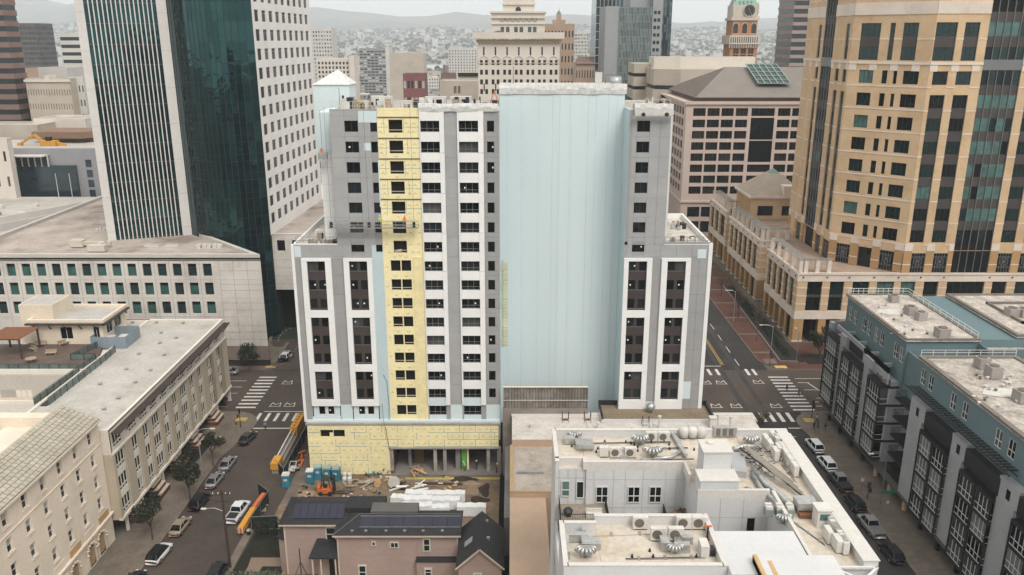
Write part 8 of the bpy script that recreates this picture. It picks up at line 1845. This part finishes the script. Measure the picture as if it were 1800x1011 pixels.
for k, (u, v, w) in enumerate([(742, 880, 5.2), (792, 882, 4.6), (735, 893, 4.4), (715, 889, 4.8), (783, 893, 4.6), (732, 905, 4.8), (772, 905, 3.2), (829, 905, 4.4)]):
 x, y = g2(u, v); t = thing('wrapped_pallet', ['white wrapped block at the back left of the pallet stacks', 'white wrapped block at the back right of the pallet stacks', 'white wrapped block in the middle of the left stack', 'long white wrapped block lying askew at the left end', 'white wrapped block in the middle of the right stack', 'white wrapped block at the front of the left stack', 'white wrapped block with a folded cover at the front of the right stack', 'white wrapped block nearest the black gable'][k], 'pallet stack', (x, y, .07), R([-4, 0, 2, -12, 0, 0, 3, 0][k]), 'white wrapped blocks in the yard'); 
 mb = MB(); n_ = 8; h_ = 1.5 + .15 * (k % 3)
 for q in range(n_): 
  xa, xb = -w / 2 + w * q / n_, -w / 2 + w * (q + 1) / n_; za, zb2 = h_ + .08 * math.sin(q * 2.1 + k), h_ + .08 * math.sin((q + 1) * 2.1 + k)
  mb.quad((xa, -.75, .12), (xb, -.75, .12), (xb, -.65, zb2), (xa, -.65, za)); mb.quad((xa, -.65, za), (xb, -.65, zb2), (xb, .65, zb2), (xa, .65, za)); mb.quad((xa, .65, za), (xb, .65, zb2), (xb, .75, .12), (xa, .75, .12))
 mb.quad((-w / 2, .75, .12), (-w / 2, -.75, .12), (-w / 2, -.65, h_), (-w / 2, .65, h_)); mb.quad((w / 2, -.75, .12), (w / 2, .75, .12), (w / 2, .65, h_), (w / 2, -.65, h_))
 part('wrapping', mb, mat('wrap_white', (.66, .67, .68), .45, var=.06, scale=.8), t); part('pallet', MB().box(-w / 2, -.7, 0, w / 2, .7, .12), wood, t)
def pile(name, lab, cat, u, v, n, sx, sy, h, ms, seed, ln=1.2, z=.07, pname='plank'):
 x, y = g2(u, v); t = thing(name, lab, cat, (x, y, z)); rr = random.Random(seed)
 for k in range(n):
  a = rr.uniform(0, math.pi) if seed % 2 else rr.gauss(.3, .3); L2 = rr.uniform(.4, 1) * ln; c = Vector((rr.uniform(-sx, sx), rr.uniform(-sy, sy), rr.uniform(.05, h))); d = Vector((math.cos(a), math.sin(a), rr.uniform(-.2, .2))) * L2 / 2
  part(pname, MB().bar(c - d, c + d, rr.uniform(.12, .35), rr.uniform(.05, .25)), rr.choice(ms), t)
ply = MATS['plywood_raw']
pile('timber_pile', 'heap of raw timber and plywood at the edge of the open ground floor', 'timber', 735, 833, 16, 1.6, 1.2, 1.0, [ply, wood], 3, 2.2); pile('debris_pile', 'heap of cartons, foil and rubble behind the forklift forks', 'debris', 588, 885, 22, 2, .6, .6, [acw, ply, wht, brick_r], 5, .9, pname='scrap'); pile('pipe_pile', 'grey ducts and boards lying in the yard centre', 'building materials', 640, 853, 14, 2.4, .9, .6, [galv, crmb if 'crmb' in globals() else galv, wood], 2, 2.6, pname='board')
pile('white_board_pile', 'stack of white boards on black carrier in the yard', 'building materials', 704, 858, 9, .9, 1.0, .7, [acw, whitep, blk], 4, 3.4, pname='board'); pile('white_board_pile', 'leaning white slabs right of the board stack', 'building materials', 737, 858, 6, .8, .8, .8, [acw, whitep], 6, 2.6, pname='board'); pile('equipment_pile', 'teal bins and machine parts beneath the yellow wall', 'building materials', 662, 836, 14, 2.2, .7, 1.1, [tealp, metal_d, galv, blackm], 7, 1.2, pname='bin')
def mound(lab, u, v, rx, ry, h, m, seed):
 x, y = g2(u, v); t = thing('soil_heap', lab, 'soil heap', (x, y, .06)); rr = random.Random(seed); mb = MB(); N, K = 22, 6
 for i in range(K + 1):
  f = i / K
  for j in range(N): a = 2 * math.pi * j / N; k = f * (1 + .22 * math.sin(a * 3 + seed) + rr.uniform(-.08, .08)); mb.v.append((math.cos(a) * rx * k, math.sin(a) * ry * k, h * (1 - f ** 1.5) * rr.uniform(.6, 1.15) if i < K else -.03))
 for i in range(K):
  for j in range(N): mb.f.append((i * N + j, i * N + (j + 1) % N, (i + 1) * N + (j + 1) % N, (i + 1) * N + j))
 part('soil', mb, m, t)
sd_ = mat('soil_dark', (.045, .031, .022), .95, var=.4, scale=1.5)
mound('dark soil heap with roots at the right of the yard', 815, 843, 2.4, .8, .5, sd_, 2); mound('long dark soil heap beneath the right boundary', 852, 862, .9, 2.2, .3, sd_, 5); mound('pale dirt heap between the two dark ones', 828, 850, 1.5, .7, .35, mat('dirt_light', (.27, .20, .14), .95, var=.2), 3); mound('low dark soil patch behind the white wrapped blocks', 842, 880, 1.6, 1.2, .3, sd_, 8)
pile('timber_bundle', 'orange timber frame lying behind the black gable', 'timber', 830, 893, 10, 2.6, .5, .5, [mat('timber_orange', (.42, .20, .09), .8)], 8, 2.4)
pile('debris_pile', 'scraps and tools scattered by the fence corner', 'debris', 455, 905, 12, .8, 2, .5, [acw, ply, metal_g], 13, 1.0, pname='scrap'); pile('machine_parts', 'small dark machines standing left of the forklift', 'machine', 545, 862, 8, 1.8, .6, 1.0, [metal_d, blackm, metal_g], 15, .8, pname='casing'); pile('scaffold_parts', 'orange and grey scaffold parts between fence and yellow wall', 'scaffold', 527, 815, 12, .8, 3, 1.2, [orm, metal_d, galv], 17, 1.6, pname='tube')
t = thing('gas_cart', 'white framed cart between the fence and the blue toilet', 'cart', (*g2(515, 828), .07)); part('frame', MB().box(-.5, -.8, .3, .5, .8, .5), acw, t); part('rail', MB().bar((-.5, -.8, .5), (-.5, .8, 1.3), .08).bar((.5, -.8, .5), (.5, .8, 1.3), .08).bar((-.5, .8, 1.3), (.5, .8, 1.3), .08), acw, t)
for k in range(4): t = thing('bottle_rack', ['white plastic drums, front pair', 'white plastic drums, rear pair', 'white plastic drum nearest the yellow wall', 'white plastic drum at the right of its group'][k] + ' beside the teal toilets', 'drum', (*g2(606 + (k % 2) * 9, 850 - (k // 2) * 8), .07)); part('drum', MB().lathe([(.35, 0), (.38, .1), (.38, .95), (.3, 1.05), (.05, 1.08)], 10), acw, t)
for u, v, lab in [(664, 856, 'tan cable spool lying in the yard'), (693, 858, 'large white cable spool standing in the yard')]:
 t = thing('cable_spool', lab, 'spool', (*g2(u, v), .1)); rr_ = .55 if u < 670 else .95; part('flange', MB().tube([(0, -.35, rr_), (0, -.28, rr_)], rr_, 14), ply if u < 670 else acw, t); part('flange', MB().tube([(0, .28, rr_), (0, .35, rr_)], rr_, 14), ply if u < 670 else acw, t); part('drum', MB().tube([(0, -.28, rr_), (0, .28, rr_)], rr_ * .55, 12), ply, t)
part('yellow_mat', MB().box(-17.5, 121.0, .06, -2, 121.5, .16), mat('yellow_line', (.40, .33, .09), .8, var=.3), None); tag(bpy.data.objects['yellow_mat'], 'yellow weedy strip along the edge of the ground floor slab', 'strip')
for k, (x0, y0, x1, y1) in enumerate([(-12.8, 114.5, -9, 115.8), (-8, 116.5, -5.5, 118), (-15, 119.4, -8, 119.9), (-34, 116, -30, 117.2)]): structure('soil_patch', MB().prism([(x0, y0), (x1, y0 - .3), (x1 + .4, y1), (x0 + .5, y1 + .3)], .055, .075), MATS['soil_dark'] if k % 2 == 0 else mat('dirt_light', (.27, .20, .14), .95))
structure('garden_bed', MB().prism([(-38.2, 92), (-31.2, 92), (-31.2, 106.6), (-37.6, 106.6)], .05, .09), soil); structure('garden_path', MB().prism([(-36.2, 92), (-34.8, 92), (-34.2, 97.6), (-31.6, 97.6), (-31.6, 99.6), (-36.4, 99.6), (-36.2, 97.8)], .05, .11), mat('path_tan', (.20, .145, .105), .9, var=.15)); structure('verge_path', MB().prism([(-39.4, 60), (-38.2, 60), (-38.0, 106.4), (-39.2, 106.4)], .0, .12), concrete)
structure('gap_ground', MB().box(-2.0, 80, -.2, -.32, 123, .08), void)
for k, (u, v) in enumerate([(620, 872), (655, 866), (700, 845), (770, 842), (790, 856), (540, 872), (760, 868), (680, 842)]): pile('debris_pile', 'small scatter of scraps ' + ['behind the forklift forks', 'beside the tan spool', 'under the timber heap', 'by the yellow weedy strip', 'in the open middle of the yard', 'left of the forklift', 'right of the white slabs', 'near the open floor edge'][k], 'debris', u, v, 9, 1.6, 1.0, .22, [acw, wood, metal_g, ply, sd_], 20 + k, .8, pname='scrap')
# conduits and straps lying on the white roof
for k, (u0, v0, u1, v1, q) in enumerate([(1040, 782, 1180, 780, 3), (1055, 797, 1085, 797, 2), (1110, 812, 1220, 808, 2), (1130, 792, 1210, 790, 3), (1290, 800, 1330, 812, 3), (1340, 770, 1400, 770, 2), (1375, 820, 1400, 850, 2), (1425, 850, 1450, 890, 2), (1395, 920, 1450, 960, 3), (1000, 945, 1150, 940, 1), (1100, 985, 1240, 982, 2), (1310, 860, 1350, 868, 3)]):
 a = Vector((*g2(u0, v0, DK), 0)); b = Vector((*g2(u1, v1, DK), 0)); t = thing('conduit_run', 'thin grey conduit on the white roof ' + ['along the far edge', 'left of the front units', 'above the courtyard wall', 'between the duct fans', 'beside the stair bulkhead', 'behind the tall units', 'beside the canopy', 'along the right parapet', 'below the glazed cabin', 'across the near roof', 'at the near parapet', 'under the silver ducts'][k], 'conduit', (a.x, a.y, DK + .06))
 for i in range(q): o_ = Vector((0, .16 * i, 0)) ; part('pipe', MB().bar(o_, b - a + o_, .05), [galv, metal_g, blackm][(i + k) % 3], t)
 for i in range(3): p = (b - a) * ((i + .5) / 3); part('support', MB().box(p.x - .12, p.y - .1, -.03, p.x + .12, p.y + .5, .02), wood, t)
# ================= STREET FURNITURE =================
def lamp(x, y, h, arm, rz, lab, m=galv):
 t = thing('street_lamp', lab, 'street lamp', (x, y, .1), R(rz)); part('pole', MB().lathe([(.14, 0), (.10, .3), (.07, h)], 8), m, t); part('arm', MB().tube([(0, 0, h - .2), (arm * .4, 0, h + .25), (arm, 0, h + .3)], .05, 6), m, t); part('lamp_head', MB().box(arm - .1, -.13, h + .2, arm + .7, .13, h + .34), acw, t)
lamp(-51.3, 122.4, 8.2, 2.2, 0, 'grey street lamp on the left pavement with its arm over the silver cars'); lamp(57.3, 113.5, 8.4, 2.2, 180, 'grey street lamp on the right pavement above the green sign', metal_g); lamp(57.8, 172.6, 8.5, 2.4, 180, 'grey street lamp at the corner of the brick pavement'); lamp(62.5, 169.5, 8.0, 2.0, 90, 'grey street lamp by the kerb below the podium corner', metal_g); lamp(56.6, 200, 8.2, 2.0, 180, 'grey street lamp farther along the brick pavement')
up = thing('utility_pole', 'dark wooden utility pole with crossarms and a lamp arm beside the left street', 'utility pole', (-38.6, 97.4, 0)); pw_ = mat('pole_wood', (.05, .038, .03), .9)
part('pole', MB().lathe([(.2, 0), (.14, 12.0)], 8), pw_, up); part('crossarm', MB().bar((-1.4, 0, 11.2), (1.3, 0, 11.5), .12).bar((-1.1, .1, 10.2), (1.0, .1, 10.2), .1), pw_, up)
for x in (-1.2, -.5, .5, 1.1): part('insulator', MB().lathe([(.06, 0), (.09, .1), (.04, .25)], 6, (x, 0, 11.4)), acw, up)
part('lamp_arm', MB().tube([(0, 0, 8.8), (-1.2, 0, 9.3), (-2.4, 0, 9.2)], .05, 6), galv, up); part('lamp_head', MB().box(-3.0, -.14, 9.1, -2.3, .14, 9.25), acw, up)
t = thing('guyed_mast', 'thin dark pole with spreading braces before the pink house wing', 'mast', (-27.8, 93.6, 0)); part('pole', MB().bar((0, 0, 0), (0, 0, 5.6), .12), pw_, t); part('brace', MB().bar((-1.4, 0, 0), (0, 0, 3.6), .08), pw_, t); part('brace', MB().bar((1.4, 0, 0), (0, 0, 3.6), .08), pw_, t)
def signal(x, y, rz, lab, h=3.6):
 t = thing('traffic_signal', lab, 'traffic light', (x, y, .1), R(rz)); part('pole', MB().lathe([(.12, 0), (.07, .3), (.06, h)], 8), metal_d, t); part('signal_head', MB().box(-.18, -.2, h - .9, .18, .1, h + .1), blk, t); part('signal_head', MB().box(.22, -.1, h - 1.7, .5, .15, h - 1.0), blk, t)
 for k in range(3): part('lens', MB().lathe([(.09, 0), (.09, .02)], 8, (0, 0, 0)), lampr if k == 0 else metal_g, t).matrix_local = Matrix.Translation((0, -.2, h - .65 + .3 * (k - .4))) @ Matrix.Rotation(R(90), 4, 'X')
signal(57.0, 170.2, 0, 'traffic signal pole on the brick corner of the right crossing'); signal(-50.6, 140.2, 200, 'traffic signal pole at the rounded left corner'); signal(57.2, 144.0, 30, 'traffic signal pole at the near right corner by the pedestrians'); signal(55.9, 115.0, 10, 'dark signal cabinet pole beside the right kerb', 2.8)
t = thing('street_sign', 'green street name sign on a thin pole on the right pavement', 'street sign', (56.4, 109.6, .1)); part('pole', MB().lathe([(.05, 0), (.05, 4.6)], 6), metal_g, t); part('sign_blade', MB().box(-1.1, -.03, 4.2, 1.1, .03, 4.65), mat('sign_green', (.01, .16, .08), .5), t); part('small_sign', MB().box(-.2, -.04, 2.4, .2, .0, 2.9), wht, t)
for x, y, lab in [(55.7, 117.0, 'white parking sign by the dark pickup'), (-51.2, 131.5, 'white parking sign on the left pavement near the dark sedan'), (-50.3, 137.2, 'small brown sign at the rounded left corner')]: t = thing('parking_sign', lab, 'sign', (x, y, .1)); part('pole', MB().lathe([(.04, 0), (.04, 2.4)], 6), metal_g, t); part('plate', MB().box(-.25, -.03, 1.9, .25, .0, 2.5), wht if 'white' in lab else rust, t)
# ================= TREES =================
bark = mat('bark', (.07, .05, .038), .95, var=.2, scale=3); leafm = mat('leaf_street', (.020, .026, .013), .8, var=.4, scale=1.2, fine=.2); leafr = mat('leaf_rust', (.10, .065, .035), .85, var=.3, scale=2)
def tree(x, y, z, h, r, lab, n=900, s=.17, lm_=None, group=None, bare=False, seed=1, col=0.45):
 rr = random.Random(seed * 7 + 3); t = thing('street_tree', lab, 'tree', (x, y, z), 0, group); tk = MB(); th_ = h * col
 tk.tube([(0, 0, 0), (.05, 0, th_ * .5), (rr.uniform(-.1, .1), 0, th_)], [.13, .1, .08], 7); tips = []
 for k in range(7):
  a = 2 * math.pi * k / 7 + rr.uniform(-.3, .3); q = Vector((math.cos(a) * r * rr.uniform(.4, .8), math.sin(a) * r * rr.uniform(.4, .8), th_ + (h - th_) * rr.uniform(.35, .95)))
  tk.tube([(0, 0, th_ * rr.uniform(.75, 1)), (q.x * .5, q.y * .5, (q.z + th_) / 2 + .1), q], [.06, .04, .015], 5); tips.append(q)
  if bare or True:
   for _ in range(4 if bare else 2): w_ = q + Vector((rr.uniform(-.6, .6), rr.uniform(-.6, .6), rr.uniform(-.1, .8))) * r * .45; tk.tube([q * .7 + Vector((0, 0, q.z * .05)), w_], [.02, .008], 4); tips.append(w_)
 part('trunk', tk, bark, t); mb = MB()
 for q in tips: leaf_mass(mb, q.x, q.y, q.z, r * .38, r * .38, (h - th_) * .22, max(6, int(n / len(tips) * rr.uniform(.4, 1.6))), s, rr)
 part('crown', mb, lm_ or leafm, t); return t
for k, (u, v, h, r, n, lab) in enumerate([(272, 950, 5.6, 2.0, 1500, 'dark street tree on the left pavement beside the beige sedan'), (338, 880, 5.2, 1.8, 1300, 'dark street tree on the left pavement beside the black wagon'), (378, 820, 5.6, 1.9, 1400, 'dark street tree on the left pavement beside the silver sedans'), (441, 655, 5.4, 2.6, 1700, 'round dark tree against the brown base of the white office wall')]):
 x, y = g2(u, v); tree(x - .3, y, .1, h, r, lab, n, .17, seed=k + 1, group='street trees on the left side' if k < 3 else None)
for k, (x, y, h, lab) in enumerate([(58.5, 186, 7.5, 'bare slender tree on the brick pavement, nearest the crossing'), (58.6, 203, 7, 'bare slender tree on the brick pavement, second from the crossing'), (58.8, 222, 7, 'bare slender tree on the brick pavement, third from the crossing'), (59, 243, 7, 'bare slender tree on the brick pavement, farthest one'), (63, 198, 6.5, 'bare tree in the planting bed before the podium piers')]): tree(x, y, .1, h, 1.9, lab, 220, .12, leafr, 'bare trees on the brick pavement', True, k + 11)
tree(69.5, 174.5, .2, 6.5, 3.0, 'broad dark evergreen at the podium corner', 2300, .2, leafd, seed=31, col=.2); tree(47, 141.2, .02, 2.4, 1.2, 'small yellowish shrub top showing behind the low white roof', 500, .12, mat('leaf_olive', (.12, .10, .035), .85), seed=33, col=.2)
def hedge(lab, x0, y0, x1, y1, h, n, seed, m=None, s=.14):
 t = thing('hedge', lab, 'hedge', ((x0 + x1) / 2, (y0 + y1) / 2, .1)); rr = random.Random(seed); mb = MB(); L2 = MB()
 for k in range(int(max(abs(x1 - x0), abs(y1 - y0)) / .9) + 1): f_ = k / max(1, int(max(abs(x1 - x0), abs(y1 - y0)) / .9)); cx, cy = (x0 - x1) / 2 + (x1 - x0) * f_, (y0 - y1) / 2 + (y1 - y0) * f_; leaf_mass(mb, cx, cy, h * .5, .8, .8, h * .55 * rr.uniform(.7, 1.15), n, s, rr); L2.lathe([(.05, 0), (.03, h * .7)], 5, (cx, cy, 0))
 part('foliage', mb, m or leafd, t); part('stems', L2, bark, t)
hedge('green hedge between the brick stoops under the pale building', -55.2, 121, -55.2, 128.5, 3.0, 150, 3, leafm); hedge('dark hedge behind the near stoops', -55.4, 108.5, -55.4, 114, 2.4, 120, 5); hedge('dark bushes along the planter below the podium piers', 62.6, 176, 63.2, 228, 1.4, 60, 6, s=.17); hedge('pale leaved bush at the bottom left of the pink house wing', -37.6, 94, -31.5, 94.2, 1.7, 190, 7, mat('leaf_pale', (.11, .125, .09), .8, var=.3)); hedge('dark bushes inside the black screened fence', -36.8, 104.8, -32, 105.2, 2.6, 130, 8); hedge('dark bushes on the terrace corner of the podium', 72, 222, 72, 240, 1.2, 40, 9)
# bushes in pots along the podium terrace
for k in range(9):
 y = 189 + 3.6 * k + (8 if k > 5 else 0); t = thing('potted_bush', 'small dark bush between the pale posts of the podium terrace', 'bush', (69.4, y + 31, 16.95), 0, 'bushes along the podium terrace'); mb = MB(); leaf_mass(mb, 0, 0, .7, .6, .6, .5, 60, .16, r8); part('foliage', mb, leafd, t); part('pot', MB().lathe([(.3, 0), (.4, .4)], 8), blackm, t)
# terrace life on the teal building
for k, (x, y, z, lab) in enumerate([(59.8, 124.4, 16.3, 'dark potted plants on the corner terrace of the third glass bay'), (60.2, 103, 15.5, 'orange pot and dark plants on the terrace of a near glass bay'), (60.2, 91.5, 15.3, 'seats and plants on the nearest glass bay terrace')]):
 t = thing('terrace_plants', lab, 'plants', (x, y, z)); mb = MB(); leaf_mass(mb, 0, 0, .5, .6, 1.4, .5, 160, .12, r8); part('foliage', mb, leafd, t); part('pot', MB().lathe([(.22, 0), (.3, .4)], 8, (0, -.8, 0)), orm if k == 1 else wood, t)
# units on the teal roofs
def units(par_lab, z, lst, g):
 for k, (u, v, w, h) in enumerate(lst):
  x, y = g2(u, v, z); t = thing('roof_unit', par_lab[k % len(par_lab)], 'roof unit', (x, y, z), R(5), g); part('casing', MB().box(-w / 2, -w / 2, 0, w / 2, w / 2, h), mat('unit_grey', (.30, .27, .255), .7), t); part('fan', MB().lathe([(w * .38, h), (w * .38, h + .12), (w * .1, h + .13)], 12), fanm, t)
units(['brown grey unit at the far end of the middle teal roof', 'brown grey unit in the middle of the far teal roof', 'brown grey unit right of the middle on the far teal roof', 'brown grey unit near the front of the far teal roof'], 24.6, [(1570, 530, 1.4, 1.2), (1600, 552, 1.6, 1.4), (1618, 562, 1.5, 1.4), (1655, 592, 1.8, 1.5)], 'units on the far teal roof')
units(['brown grey unit nearest the back edge of the near teal roof', 'brown grey unit in front of the back one on the near teal roof', 'brown grey unit at the right edge of the near teal roof'], 24.35, [(1725, 645, 1.6, 1.5), (1745, 662, 1.7, 1.6), (1796, 705, 1.8, 1.5)], 'units on the near teal roof'); units(['pale brown unit on the teal block at the right edge', 'second pale brown unit on the teal block at the right edge'], 24.8, [(1778, 555, 1.8, 1.4), (1799, 556, 1.8, 1.4)], 'units on the right edge teal roof')
for k in range(34):
 u, v, z = r7.choice([(r7.uniform(1520, 1600), r7.uniform(530, 560), 24.55), (r7.uniform(1560, 1680), r7.uniform(560, 590), 24.55), (r7.uniform(1660, 1780), r7.uniform(640, 700), 24.3), (r7.uniform(1700, 1790), r7.uniform(660, 740), 24.3)]); x, y = g2(u, v, z); o = part('roof_vent', MB().lathe([(.16, 0), (.16, .25), (.28, .28), (.22, .36)], 7), r7.choice([acw, fanm, galv]), None, (x, y, z)); tag(o, 'small vent on the speckled teal building roofs', 'roof vent', 'small vents on the teal roofs')
for u, v, z, r_, lab in [(1565, 548, 24.56, 2.4, 'white patched area on the far teal roof'), (1760, 690, 24.31, 2.6, 'white patched area on the near teal roof')]: x, y = g2(u, v, z); o = part('roof_patch', MB().prism([(math.cos(a * .7) * r_ * (1 + .25 * math.sin(a * 3)), math.sin(a * .7) * r_ * .6) for a in range(9)], 0, .03), acw, None, (x, y, z)); tag(o, lab, 'roof patch')
# ================= BLOCKS BEHIND THE VIEWPOINT (they show in the glass) =================
for k, (x, y, w, d, h) in enumerate([(-120, -60, 40, 30, 40), (-70, -110, 36, 30, 62), (-20, -150, 40, 30, 48), (30, -130, 34, 30, 70), (85, -90, 40, 30, 52), (140, -60, 40, 30, 45), (-170, -120, 50, 30, 66), (190, -120, 50, 40, 60)]): low(x, y, w, d, h, [5, 3, 4, 3, 5, 4, 3, 5][k], 0)
flush_rest()
